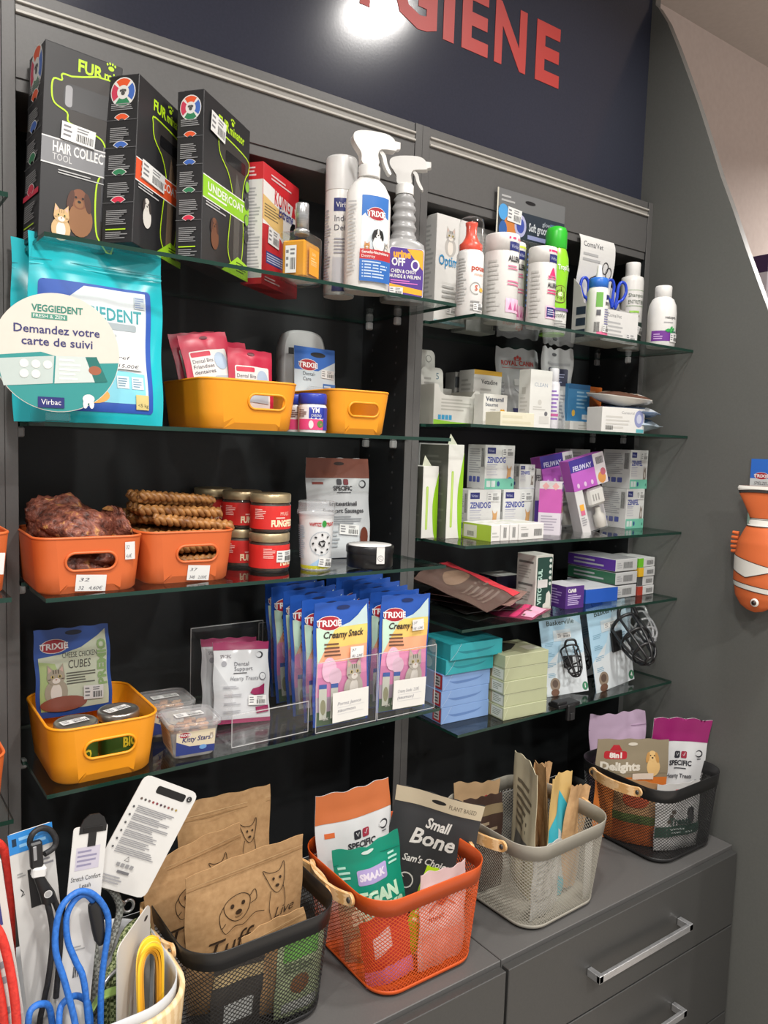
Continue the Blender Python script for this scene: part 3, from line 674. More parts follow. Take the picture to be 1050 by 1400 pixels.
def trigger(m, z, c, s=1.0):
    """spray head pointing to -x, its base at height z"""
    m.lathe([(.017 * s, z), (.017 * s, z + .016 * s), (.0145 * s, z + .019 * s)], c, 28, r=.35)
    T0 = m.T; m.T = (T0 or Matrix()) @ Matrix.Translation((0, 0, z))
    for y, k in ((0, 1),):
        p = [(-.036, .060), (-.040, .048), (-.038, .044), (-.016, .043), (-.011, .034), (-.012, .019), (.013, .019), (.016, .034), (.026, .048), (.029, .056), (.026, .064), (.010, .068), (-.022, .067)]
        poly = [tuple(q) for q in smooth([(a * s, b * s) for a, b in p], 3, True)]; m.prism(poly, .019 * s, c, (0, -.0095 * s, 0), .35)
    m.prism([(-.037 * s, .059 * s), (-.047 * s, .058 * s), (-.047 * s, .048 * s), (-.037 * s, .047 * s)], .013 * s, c, (0, -.0065 * s, 0), .35)
    lv = [tuple(q) for q in smooth([(-.016 * s, .044 * s), (-.024 * s, .036 * s), (-.027 * s, .024 * s), (-.034 * s, .010 * s), (-.030 * s, .009 * s), (-.022 * s, .022 * s), (-.018 * s, .034 * s), (-.010 * s, .044 * s)], 3, True)]
    m.prism(lv, .012 * s, c, (0, -.006 * s, 0), .35); m.T = T0
# white trigger spray with blue label
t = thing('spray_bottle', 'white trigger spray bottle with blue dog and cat label', 'bottle', (.548, -.098, L1), -12)
m = M(); m.lathe([(.94 * .041, 0), (.041, .004), (.041, .150), (.039, .168), (.030, .184), (.019, .194), (.016, .200)], 'f3f2ef', 44, 1, .66, r=.35); m.build('body', t)
m = M(); m.T = Matrix.Rotation(rad(172), 4, 'Z'); trigger(m, .196, 'f0efec', 1.12); m.build('trigger_head', t)
lm = M(); g = cyl(lm, .041, 1, 0, 1, .66)
g.rect(-.022, .022, .034, .160, 'dfe9ef'); g.rect(-.022, .125, .034, .160, '2f6cb8'); trixie_logo(g, .006, .130, .014, .036)
cat(g, -.011, .075, .010, 'c98a4a', '8a5a2a'); cat(g, .025, .078, .009, '9a9a98', '5a5a58'); dog(g, .007, .096, .017, '17171a', '101012', 'efedea', True, True)
g.rect(-.022, .052, .034, .069, 'b3262c'); g.text('Geruchs-Neutralisierer', -.019, .062, .0045, WHT, w=.048, bold=.02); g.text('Destroy', -.019, .055, .0045, WHT); g.rect(-.022, .015, .034, .052, '2562ae'); g.lines(-.018, .02, .028, .05, 6, 'c5d6ea'); g.lines(-.045, .03, -.028, .15, 20, 'b0b0b0', 6)
lm.build('label', t)
# grey spiral neck trigger spray
t = thing('spray_bottle', 'silver grey trigger spray bottle with ribbed neck and purple label', 'bottle', (.650, -.066, L1), -18)
m = M(); rings = []
def sup(a, b, z, e=.55, n=40, rot=0): return [V((a * abs(cos(2 * pi * i / n)) ** e * (1 if cos(2 * pi * i / n) >= 0 else -1), b * abs(sin(2 * pi * i / n)) ** e * (1 if sin(2 * pi * i / n) >= 0 else -1), z)) for i in range(n)]
for z, a, b, e in ((0, .037, .021, .5), (.003, .039, .023, .5), (.095, .040, .024, .5), (.106, .038, .023, .55), (.112, .030, .021, .7)): rings.append(sup(a, b, z, e))
for i in range(20):
    z = .114 + i * .0038; k = .0022 * sin(i * 1.35); rings.append(sup(.0235 - i * .0002 + k, .020 - i * .0002 + k, z, 1))
rings += [sup(.016, .016, .193, 1), sup(.0145, .0145, .198, 1)]; m.loft(rings, '9b9b9b', True, True, True, True, .3); m.build('body', t)
m = M(); m.T = Matrix.Rotation(rad(158), 4, 'Z'); trigger(m, .196, 'f0efec', 1.0); m.build('trigger_head', t)
lm = M(); g = F(lm, planar((-.036, -.0241, 0), (1, 0, 0), (0, 0, 1)), .072, .1)
g.rrect(.002, .006, .070, .096, .006, 'e8e6ea'); g.rrect(.003, .007, .069, .095, .006, '4a2a86'); g.poly([(.036, .094), (.066, .094), (.068, .09), (.068, .058)], 'f0a51e'); g.poly([(.004, .03), (.068, .022), (.068, .012), (.004, .018)], 'f0a51e')
g.text('urine', .010, .078, .0125, 'f3a01e', w=.034, bold=.05); g.text('OFF', .007, .063, .0135, WHT, w=.026, bold=.03); g.ell(.053, .066, .0085, .010, WHT, 16); g.ell(.053, .066, .0055, .007, '4a2a86', 12); g.text('CHIEN & CHIOT', .006, .050, .0062, WHT, w=.05, bold=.02); g.text('HUNDE & WELPEN', .004, .041, .0062, WHT, w=.06, bold=.02); g.lines(.006, .03, .062, .038, 2, 'd070c0')
lm.build('label', t); price(g, t, .004, .008, .026, .016)

# ================================================================ SECOND LEFT SHELF
def teal_bag(label, loc, rz, rx, full):
    m, f, _ = pouch(.187, .262, .05, '1cb6c2', 5, wave=.0022, r=.22)
    W, H = .187, .262
    if full:
        f.rrect(.012, .016, .168, .200, .006, '2450a8'); f.poly([(.02, .03), (.160, .03), (.160, .196), (.072, .196), (.02, .15)], 'e4ebee'); f.poly([(.02, .03), (.156, .03), (.156, .075), (.02, .085)], '7cc6d8'); f.ell(.08, .04, .022, .012, 'd9a24a')
        f.text('VEGGIEDENT', .035, .150, .018, '2f8f96', w=.118, bold=.02); f.rrect(.100, .137, .145, .147, .003, '9aa5aa'); f.lines(.06, .125, .145, .132, 1, 'a0a8ac')
        for k in range(2): f.rect(.113 + k * .022, .052, .131 + k * .022, .070, 'd8e6ea'); f.lines(.115 + k * .022, .054, .129 + k * .022, .068, 4, '6a8aa0', k)
        f.rect(.143, .172, .158, .190, 'c8d4dc'); f.lines(.144, .173, .157, .189, 5, '7a8ab0', 2); f.rect(.140, .022, .160, .044, 'c8b878'); f.text('<5 kg', .143, .026, .005, '4a4430')
    f.ell(W * .5, H * .955, .012, .005, '0a4a52'); f.stroke([(0, H * .84), (W, H * .84)], .0015, '52d0da'); f.stroke([(0, H * .865), (W, H * .865)], .0012, '0d8c98')
    o = put(m.build('treat_bag'), label, 'treat bag', loc, rz, rx); 
    if full: price(f, o, .112, .080, .040, .024, 0, 'ref|  15,00€')
    return o
teal_bag('teal resealable bag with a white panel and handwritten price behind the round sign', (.094, -.084, L2), -2, -3, True)
teal_bag('plain teal bag mostly hidden behind the other teal bag', (.082, -.030, L2), -2, -3, False)
# round sign clipped to the shelf edge
t = thing('round_sign', 'round cream and teal cardboard sign on the shelf edge', 'sign', (.017, -.166, 1.7205), -12, -1)
m = M(); R = .077; n = 64
a = [(R * cos(2 * pi * i / n), 0, R * sin(2 * pi * i / n)) for i in range(n)]; b = [(x, .0012, z) for x, y, z in a]
m.add(a, [list(range(n))], 'cfc9be'); m.add(b, [list(range(n))[::-1]], 'cfc9be'); m.add(a + b, [(i, i + n, (i + 1) % n + n, (i + 1) % n) for i in range(n)], 'efece6')
f = F(m, planar((0, 0, 0), (1, 0, 0), (0, 0, 1)), .1, .1)
arc = [(R * .99 * cos(rad(t_)), R * .99 * sin(rad(t_))) for t_ in range(186, 357, 6)]; f.poly(arc[:1] + arc + [(.03, -.012), (-.02, .0)], '2f8a88')
f.text('VEGGIEDENT', 0, .052, .0085, '2f7a6a', 'c', w=.062, bold=.03); f.rect(-.031, .0425, .012, .0495, '4a8a78'); f.text('FRESH & ZEN', -.029, .044, .0042, WHT, w=.038)
f.text('Demandez votre', 0, .024, .0105, '34346a', 'c', w=.104, bold=.012); f.text('carte de suivi', 0, .0085, .0105, '34346a', 'c', w=.086, bold=.012)
f.poly([(-.072, -.012), (-.004, -.004), (-.006, -.040), (-.064, -.046)], 'c4d0cc'); f.poly([(-.002, -.004), (.048, -.002), (.062, -.034), (-.004, -.040)], 'd3dcd8'); f.poly([(.034, -.003), (.048, -.002), (.062, -.034), (.046, -.036)], '1f6a64'); f.ell(.046, -.02, .008, .006, '9a5a40'); f.lines(.002, -.036, .03, -.006, 5, 'f0f2f0')
for i in range(5): f.ell(-.040 + (i % 3) * .014, -.016 - (i // 3) * .013, .0055, .0055, 'e9ece6', 14)
f.ell(.038, -.058, .0075, .006, WHT, 14); f.ell(.034, -.065, .003, .006, WHT, 10); f.ell(.042, -.065, .003, .006, WHT, 10); f.rect(-.024, -.072, .008, -.058, NAVY); f.text('Virbac', -.02, -.068, .007, WHT, w=.024)
m.build('card', t)
m = M(); m.cbox((0.0, .0005, -.089), (.03, .030, .0105), 'film', .001); m.build('clip', t)
# yellow tubs
m, g = tub(.156, .19, .172, .206, .078, .03, 'e8961a', (.024, .046, .066, .024)); put(m.build('storage_tub'), 'yellow plastic tub holding red dental sachets', 'tub', (.328, -.015, L2), -1, group='yellow tubs')
m, g = tub(.110, .19, .124, .206, .076, .022, 'e8961a', (.002, .044, .064, .024)); put(m.build('storage_tub'), 'narrow yellow plastic tub right of the blue capped jar', 'tub', (.542, -.012, L2), -1, group='yellow tubs')
def dental_sachet():
    m, f, _ = pouch(.082, .130, .010, 'b21e3e', 7, True, .001)
    f.rrect(.010, .012, .074, .101, .003, 'e6e3e0'); f.rrect(.012, .091, .045, .099, .002, 'c23048'); f.ell(.041, .122, .007, .003, '5a0f20')
    for i, s in enumerate(('Dental Bits', 'Friandises', 'dentaires')): f.text(s, .013, .081 - .009 * i, .0062, '4a4a52', w=.034)
    f.ell(.060, .081, .011, .015, '9fb0c4'); f.poly([(.03, .041), (.07, .039), (.07, .055), (.045, .057)], 'a9b4bc'); return m.build('dental_sachet')
p = dental_sachet(); put(p, 'red dental sachet leaning at the left end of the yellow tub', 'sachet', (.294, -.060, L2 + .030), -2, -12, -11, group='red dental sachets')
for lb, loc, a in (('red dental sachet standing at the right front of the yellow tub', (.348, -.068, L2 + .006), (2, -8, 1)), ('red dental sachet behind the middle of the yellow tub, second from the left', (.330, -.030, L2 + .022), (0, -12, -4)), ('red dental sachet at the rear left of the yellow tub', (.292, -.022, L2 + .036), (0, -14, -10))):
    dup(p, lb, loc, a[0], a[1], a[2], 'red dental sachets')
m, s = carton(.09, .05, .058, 'dfe4e8'); s['f'].lines(.01, .01, .08, .05, 4, '8fb0c8'); s['f'].rect(.05, .008, .085, .03, '8fc66a'); put(m.build('carton'), 'white carton seen through the handle slot of the yellow tub', 'box', (.360, .010, L2 + .0035))
# blue capped jars
def ym_jar(label, loc, rz):
    t, lm, g = bottle(label, 'supplement_jar', .024, [(.0235, 0), (.0242, .003), (.0242, .045), (.022, .049), (.021, .050)], 'e7e9ee', [(.0235, .049), (.0245, .0505), (.0245, .064), (.023, .067), (0, .067)], '2337a0', loc, rz, group='blue capped jars', cat='jar')
    g.rect(-.06, .006, .06, .043, 'f0eef2'); g.rect(-.008, .024, .024, .043, '2a3a9c'); g.text('YM', -.004, .034, .008, WHT, w=.014, bold=.03); g.text('CHRONO', -.004, .027, .0045, WHT, w=.018); g.rect(-.028, .005, .03, .023, 'd7447a'); g.ell(-.004, .014, .004, .007, 'f3e9ec'); g.ell(.012, .015, .006, .006, '5a7a3a'); g.lines(-.028, .026, -.011, .040, 4, '6a4a4a'); g.rect(.018, .005, .06, .043, '2a3a9c'); lm.build('label', t); return t
ym_jar('blue capped pink and white jar between the two yellow tubs', (.451, -.088, L2), -25); ym_jar('second blue capped jar peeping out behind the left yellow tub', (.448, -.034, L2), 10)
# oval white dispenser and its carded toothbrush
m = M(); P = [V((p.x, 0, p.y)) for p in smooth([(-.044, 0), (-.047, .12), (-.043, .178), (-.024, .197), (.024, .197), (.043, .178), (.047, .12), (.044, 0)], 6)]
R0 = [V((p.x * k, y, p.z * (1 if k > .99 else .985))) for k, y in ((1, 0),) for p in P]
m.loft([[V((p.x * k, y, p.z * kz)) for p in P] for k, kz, y in ((.94, .99, .022), (1, 1, .016), (1, 1, -.004), (.96, .99, -.012), (.90, .97, -.015))], 'd9dbdb', True, True, True, True, .3)
f = F(m, planar((-.05, -.0152, 0), (1, 0, 0), (0, 0, 1)), .1, .2); f.rect(.016, .150, .084, .162, '141416')
put(m.build('bag_dispenser'), 'rounded white plastic dispenser with a black slot behind the dental blister', 'dispenser', (.522, .070, L2), -6, -4)
t = thing('dental_care_blister', 'blue and white carded dental finger brush leaning on the white dispenser', 'blister pack', (.522, .022, L2 + .022), -4, -8, 2)
m = M(); m.cbox((0, 0, 0), (.086, .0014, .142), 'cfdbe2', .0004); f = F(m, planar((-.043, -.0007, 0), (1, 0, 0), (0, 0, 1)), .086, .142)
f.rect(0, .098, .086, .142, '2a62b4'); f.poly([(0, .098), (.05, .098), (.086, .118), (.086, .098)], 'cfdbe2'); f.ell(.05, .129, .016, .005, '15151a'); trixie_logo(f, .029, .108, .014, .04); f.text('Dental-', .018, .088, .007, '40464e', w=.026); f.text('Care', .018, .078, .007, '40464e', w=.017); f.rect(.060, .028, .086, .075, '3a68a8'); f.lines(.062, .03, .084, .073, 6, 'c9d6e6'); m.build('card', t)
m = M(); m.cbox((.006, -.0075, .010), (.05, .013, .056), 'film', .005); m.build('blister', t); price(f, t, .056, .086, .027, .016, -2)
m = M(); m.T = Matrix.Translation((.006, -.0075, .014)) @ Matrix.Rotation(rad(20), 4, 'Y'); m.lathe([(.008, 0), (.009, .02), (.007, .036), (.003, .041)], 'e6dfd2', 18); m.build('finger_brush', t)

# ================================================================ THIRD LEFT SHELF
def orange_tub(label, loc, rz, slot, stickers):
    m, g = tub(.138, .172, .152, .188, .080, .028, 'cd6431', slot); o = put(m.build('storage_tub'), label, 'tub', loc, rz, group='orange tubs')
    for i, (u, v, w, h, s) in enumerate(stickers): price(g, o, u, v, w, h, (-4, 2)[i % 2], s, seed=i)
    return o
orange_tub('orange plastic tub full of dark dried meat chunks', (.074, -.036, L3), -2, (0, .046, .070, .026), ((-.022, .004, .042, .024, '32|32   4,60€'), (.047, .046, .014, .026, '32|4,6€')))
orange_tub('orange plastic tub stacked with braided chew sticks', (.230, -.018, L3), -2, (.010, .046, .066, .026), ((-.006, .004, .036, .024, '37|348   2,00€'),))
def chunk(label, loc, s, rot, seed, fat=False):
    rn = random.Random(seed); ph = [rn.uniform(0, 6.3) for _ in range(9)]; m = M(); nu, nv = 44, 30; vs = []
    for j in range(nv + 1):
        b = pi * j / nv
        for i in range(nu):
            a = 2 * pi * i / nu; d = V((sin(b) * cos(a), sin(b) * sin(a), cos(b)))
            k = 1 + .10 * sin(3 * a + ph[0]) * sin(b) + .07 * sin(5 * d.z + ph[1] + 2 * a) + .05 * sin(9 * d.x + ph[2]) + .035 * sin(17 * d.y + ph[3] + 6 * d.z) + .03 * sin(23 * d.x + 19 * d.z + ph[4]) + .02 * sin(37 * d.x + 31 * d.y + ph[5])
            vs.append((d.x * s[0] * k, d.y * s[1] * k, d.z * s[2] * k))
    fs = [(j * nu + i, (j + 1) * nu + i, (j + 1) * nu + (i + 1) % nu, j * nu + (i + 1) % nu) for j in range(nv) for i in range(nu)]
    m.add(vs, fs, 'dried_meat', True, .5)
    if fat:
        for k in range(2):
            P = []
            for i in range(14):
                a = 2 * pi * i / 14; x = (k - .6) * s[0] * .7 + cos(a) * s[0] * .16; y = sin(a) * s[1] * .35; z = s[2] * math.sqrt(max(0, 1 - (x / s[0]) ** 2 - (y / s[1]) ** 2)) * 1.10 + .0005; P.append((x, y, z))
            m.add(P, [list(range(14))], 'dried_fat', True)
    return put(m.build('dried_meat_chunk'), label, 'dog chew', loc, rot[2], rot[0], rot[1], group='dried meat chunks')
chunk('large reddish brown dried meat chunk at the front of the orange tub', (.070, -.058, L3 + .082), (.060, .052, .034), (8, 6, 10), 1)
chunk('dark dried meat chunk rising at the rear of the orange tub', (.062, .012, L3 + .090), (.052, .030, .040), (-10, 8, 5), 2)
chunk('rolled dried meat piece with yellow fat at the right of the tub', (.126, -.040, L3 + .080), (.018, .052, .034), (0, 0, 10), 3, True)
chunk('dried meat chunk low in the orange tub seen through the handle slot', (.074, -.052, L3 + .034), (.052, .050, .022), (0, 0, -5), 4)
# braided chew sticks
def braid():
    m = M(); Ln = .135; R = .0048
    for k in range(3):
        P = []
        for i in range(46):
            s = i / 45; a = s * 4.2 * 2 * pi + k * 2 * pi / 3; P.append((s * Ln - Ln / 2, .0066 * sin(a), .0040 * sin(2 * a)))
        m.tube(P, [R * (1 if 0 < i < 45 else .6) for i in range(46)], 'chew_skin', 9)
    return m.build('braided_chew')
b0 = None; rn = random.Random(4); q = 0
rows = [(0.010, 5, -.070), (.030, 5, -.072), (.050, 5, -.068), (.070, 5, -.066), (.089, 5, -.058), (.107, 4, -.046), (.124, 3, -.030)]
pos = ['lowest layer of the pile', 'second layer from below', 'third layer from below', 'layer level with the tub rim', 'layer just above the tub rim', 'second layer from the top', 'top layer of the pile']
for li, (z, n, y0) in enumerate(rows):
    for i in range(n):
        lab = 'braided chew stick, %s, %s' % (pos[li], ('frontmost', 'second from the front', 'third from the front', 'fourth from the front', 'rearmost')[i if n > 3 or i < 2 else i])
        up = li >= 4; ln = ((.238 if up else .231) + (rn.uniform(-.010, .014) if up else rn.uniform(-.002, .002)), y0 + i * .0265 + rn.uniform(-.002, .002), L3 + z)
        a = (rn.uniform(-5, 12) if up else rn.uniform(-2, 2)) ; ry = rn.uniform(2, 7) if up else 0
        if b0 is None: b0 = braid(); put(b0, lab, 'dog chew', ln, a, 0, ry, 'braided chew sticks')
        else: dup(b0, lab, ln, a, rn.uniform(-40, 40), ry, 'braided chew sticks')
        q += 1
# red labelled jars
def feed_jar(label, loc, rz, sticker=False):
    t, lm, g = bottle(label, 'feed_jar', .0352, [(.033, 0), (.0352, .004), (.0352, .048), (.033, .052), (.0325, .056)], 'jarglass', [(.0345, .052), (.0352, .053), (.0352, .0655), (.034, .067), (.031, .0665), (0, .0663)], 'gold_lid', loc, rz, group='red labelled jars', cat='jar', rough=.1)
    m = M(); m.lathe([(.031, .002), (.033, .005), (.033, .05), (.030, .052)], '3d2318', 32, r=.5); m.build('contents', t)
    g.rect(-.085, .007, .075, .047, 'cf2a26'); g.text('FUNGFEED', -.004, .012, .0105, 'f3dcb8', w=.052, bold=.05); g.lines(-.034, .024, -.012, .042, 6, 'f0b8b0'); g.text('MULE', .012, .031, .006, 'f0c8b8', w=.018); g.lines(.004, .024, .03, .029, 1, 'f0b8b0')
    lm.build('label', t)
    if sticker: price(g, t, -.012, .018, .036, .02, -2)
    return t
feed_jar('red labelled jar with gold lid, front upper of the stacked pair', (.396, -.046, L3 + .0675), -18)
feed_jar('red labelled jar with a white price sticker under the front upper jar', (.395, -.046, L3), 12, True)
feed_jar('red labelled jar on top of the stack directly behind the front pair', (.378, .030, L3 + .0675), -22); feed_jar('red labelled jar under the stack directly behind the front pair', (.378, .030, L3), -22)
feed_jar('red labelled jar on top at the very back of the row', (.356, .108, L3 + .0675), -22); feed_jar('red labelled jar at the bottom at the very back of the row', (.356, .108, L3), -22)
# white cup
t, lm, g = bottle('white printed plastic cup with a clear domed lid and price sticker', 'treat_cup', .029, [(.0255, 0), (.0265, .002), (.0275, .03), (.0315, .098), (.0318, .100)], 'e8e9ea', [(.0335, .098), (.0352, .099), (.0352, .105), (.033, .107), (.0325, .118), (.0335, .120), (.031, .1215), (0, .121)], 'clear_pvc', (.478, -.066, L3), -18, cat='cup')
g.fn = lambda u, v, o: V(((.0262 + .0053 * v / .098 + o) * cos(u / .029 - pi / 2), (.0262 + .0053 * v / .098 + o) * sin(u / .029 - pi / 2), v))
g.rect(-.075, .002, .075, .008, 'b9b52a'); g.poly([(-.02, .008), (.03, .008), (.045, .022), (.02, .018), (0, .020)], '9fc0dc')
g.text('WAPITIZZ', -.018, .079, .006, 'b02a2a', w=.02, bold=.03); g.text('TREAT', .010, .079, .006, 'b02a2a', w=.018, bold=.03); g.ell(.007, .083, .004, .006, '2f8a3a')
g.stroke([(.004 + .021 * cos(2 * pi * i / 28), .048 + .021 * sin(2 * pi * i / 28)) for i in range(28)], .0008, '8a9aa6', True)
for i in range(8): g.ell(.004 + .0155 * cos(2 * pi * i / 8), .048 + .0155 * sin(2 * pi * i / 8), .0025, .0017, '1c1c20', 10, rot=i)
for a in (.3, 2.4, 4.5): g.poly([(.004 + .007 * cos(a + k), .048 + .007 * sin(a + k)) for k in (0, .9, 2.4)], '1c1c20')
g.lines(-.045, .02, -.026, .08, 16, '9fb0bd', 5); lm.build('label', t); price(g, t, -.002, .008, .028, .016, -8)
# brown topped pouch
m, f, _ = pouch(.138, .196, .042, 'd8dcdf', 11, wave=.0018, r=.25); W, H = .138, .196
f.rect(0, H * .80, W, H, '7a4434'); f.ell(W * .5, H * .945, .012, .0035, '2a1712'); f.rect(.012, H * .735, .034, H * .76, '8a3a2e'); f.lines(.012, H * .775, .05, H * .785, 1, '8a8f94')
f.rrect(.061, H * .73, .072, H * .79, .0025, '3a3a40'); f.rrect(.076, H * .73, .087, H * .79, .0025, '7a3038'); f.text('SPECIFIC', .074, H * .675, .0085, '2c2c32', 'c', w=.042, bold=.03); f.rect(.060, H * .648, .092, H * .655, '2c2c32')
f.ell(.121, H * .74, .008, .008, '2c2c32', 16); f.ell(.119, H * .74, .0065, .0055, 'd8dcdf', 16); f.text('Intestinal', .074, H * .52, .0085, '3c3c42', 'c', w=.062, bold=.02); f.text('Support Sausages', .074, H * .45, .0085, '3c3c42', 'c', w=.092, bold=.02); f.lines(.03, H * .33, .118, H * .42, 4, '8a8f94')
f.ell(.118, H * .20, .012, .020, '6b3426'); f.lines(.03, H * .1, .07, H * .28, 5, '9aa0a5', 4)
o = put(m.build('treat_pouch'), 'silver pouch with a brown top band behind the white cup', 'pouch', (.590, .030, L3), -6, -5); price(f, o, .060, H * .24, .042, .020, -6)
# black tin
t, lm, g = bottle('small round black tin with a white sealed lid', 'tin', .043, [(.041, 0), (.043, .002), (.043, .028)], '17171a', [(.0438, .026), (.0445, .027), (.0445, .038), (.043, .040), (.0405, .0402), (.0405, .0398), (0, .0398)], '19191c', (.584, -.084, L3), -22, cat='tin')
lm.lathe([(.0400, .0399), (.0400, .0405), (0, .0405)], 'ecebe8', 40); lm.cbox((.010, -.0440, .010), (.015, .0008, .0305), 'ecebe8', .0003); lm.cbox((.010, -.042, .0402), (.015, .006, .0006), 'ecebe8', .0002); g2 = F(lm, planar((.010, -.0444, .02), (1, 0, 0), (0, 0, 1)), .01, .01); g2.ell(0, 0, .0055, .0055, '77777a', 16); g2.ell(0, 0, .0046, .0046, 'ecebe8', 16); g2.text('C', 0, -.002, .005, '77777a', 'c'); lm.build('seal_label', t)

# ================================================================ LOWEST LEFT SHELF
m, g = tub(.142, .178, .160, .196, .086, .032, 'e8961a', (.004, .050, .074, .028)); put(m.build('storage_tub'), 'yellow plastic tub on the lowest left shelf with two jars and a cat treat bag', 'tub', (.094, -.038, L4), -1, group='yellow tubs')
m, f, _ = pouch(.116, .140, .016, '2a4f9c', 21, wave=.0015, r=.28); W, H = .116, .140
f.poly([(.006, .010), (.110, .010), (.110, H * .95), (.098, H * .88), (.07, H * .76), (.04, H * .70), (.006, H * .68)], 'c3cbb4'); f.poly([(.006, .010), (.05, .010), (.03, H * .6), (.006, H * .64)], 'a9bf7e')
f.ell(W * .52, H * .94, .013, .004, '141c34'); trixie_logo(f, .030, H * .80, .014, .042); f.text('CHEESE CHICKEN', .042, H * .655, .0085, '4a4a44', w=.052); f.text('CUBES', .050, H * .53, .013, '4a4a44', w=.034, shear=.1); f.lines(.046, H * .34, .092, H * .49, 5, '5a5a50', 2)
f.text('PREMIO', .108, H * .30, .013, '8aa86e', w=.075, rot=90, bold=.04); cat(f, .030, H * .45, .028, 'a39a88', '57503f'); f.ell(.04, .02, .035, .012, '8a4a38')
o = put(m.build('treat_bag'), 'blue cat treat bag with tabby cat standing in the yellow tub', 'treat bag', (.088, .030, L4 + .052), -4, -8, -1); price(f, o, .070, .022, .030, .022, -3)
def food_jar(label, loc, rz):
    t, lm, g = bottle(label, 'food_jar', .0315, [(.030, 0), (.0315, .003), (.0315, .058), (.029, .062), (.0285, .066)], 'jarglass', [(.0305, .063), (.0315, .064), (.0315, .074), (.030, .076), (.0265, .0755), (.026, .0748), (0, .0748)], 'jar_lid', loc, rz, group='food jars in the yellow tub', cat='jar', rough=.1)
    m = M(); m.lathe([(.028, .002), (.0295, .005), (.0295, .056), (.027, .06)], '5a4a2a', 30, r=.5); m.build('contents', t); g.rect(-.07, .012, .07, .05, '3c5a22'); g.text('BIO', -.01, .026, .014, 'e8d23a', w=.024, bold=.04); lm.build('label', t)
    m = M(); g = F(m, planar((-.02, -.008, .0750), (1, 0, 0), (0, 1, 0)), .05, .02); price(g, t, 0, 0, .040, .017, 6); return t
food_jar('glass jar with silver lid at the left in the yellow tub', (.060, -.082, L4 + .003), 4); food_jar('glass jar with silver lid and green label at the right in the yellow tub', (.130, -.060, L4 + .003), 14)
def snack_box(label, loc, rz):
    t = thing('snack_box', label, 'box', loc, rz, group='clear snack boxes'); m = M(); A = lambda w, d, z, q: [(x, y, z) for x, y in rrp(w, d, q)]
    m.loft([A(.064, .064, .001, .012), A(.067, .067, .004, .013), A(.080, .080, .054, .016)], 'frost', True, True); m.build('tub', t)
    m = M(); m.loft([A(.080, .080, .050, .016), A(.088, .088, .051, .018), A(.088, .088, .057, .018), A(.084, .084, .059, .017), A(.079, .079, .059, .016), A(.078, .078, .0575, .016)], 'clear_pvc', True, False, True); m.build('lid', t)
    m = M(); rn = random.Random(3)
    for i in range(46): m.T = Matrix.Translation((rn.uniform(-.026, .026), rn.uniform(-.026, .026), .012 + .036 * i / 46)) @ Matrix.Rotation(rn.uniform(0, 3), 4, 'Z') @ Matrix.Rotation(rn.uniform(-.5, .5), 4, 'X'); m.cbox((0, 0, 0), (.013, .013, .006), ('b9835a', 'a3684a', 'c79a6e')[i % 3], .002)
    m.T = None; o = m.build('treats', t); o['kind'] = 'stuff'
    lm = M(); fn = lambda u, v, o: V((u, -.0325 - .0075 * v / .05 - o - .0003, v)); g = F(lm, fn, .07, .05); g.rect(-.031, .006, .031, .045, 'd8ccb0'); g.poly([(-.031, .006), (.031, .006), (.031, .018), (-.01, .02), (-.031, .03)], '2a3a7e'); trixie_logo(g, -.018, .040, .006, .02); g.text('Kitty Stars', -.022, .028, .008, '3a3a6a', w=.046, bold=.02, shear=.2); g.ell(.012, .016, .006, .004, '6a9ad0'); cat(g, .025, .036, .005)
    lm.build('front_label', t); lm = M(); fl = lambda u, v, o: V((-.0325 - .0075 * v / .05 - o - .0003, -u, v)); h = F(lm, fl, .07, .05); h.rect(-.031, .006, .031, .045, 'd9c9b4'); h.lines(-.028, .01, .028, .042, 6, 'a58a70'); lm.build('side_label', t)
    m = M(); g = F(m, planar((-.024, -.012, .0592), (1, 0, 0), (0, 1, 0)), .05, .02); price(g, t, 0, 0, .046, .018, 4); return t
snack_box('clear tub of cat treats with printed label, in front of the other clear tub', (.236, -.086, L4), -6)
snack_box('clear tub of cat treats partly hidden behind the front clear tub', (.234, .018, L4), -4)

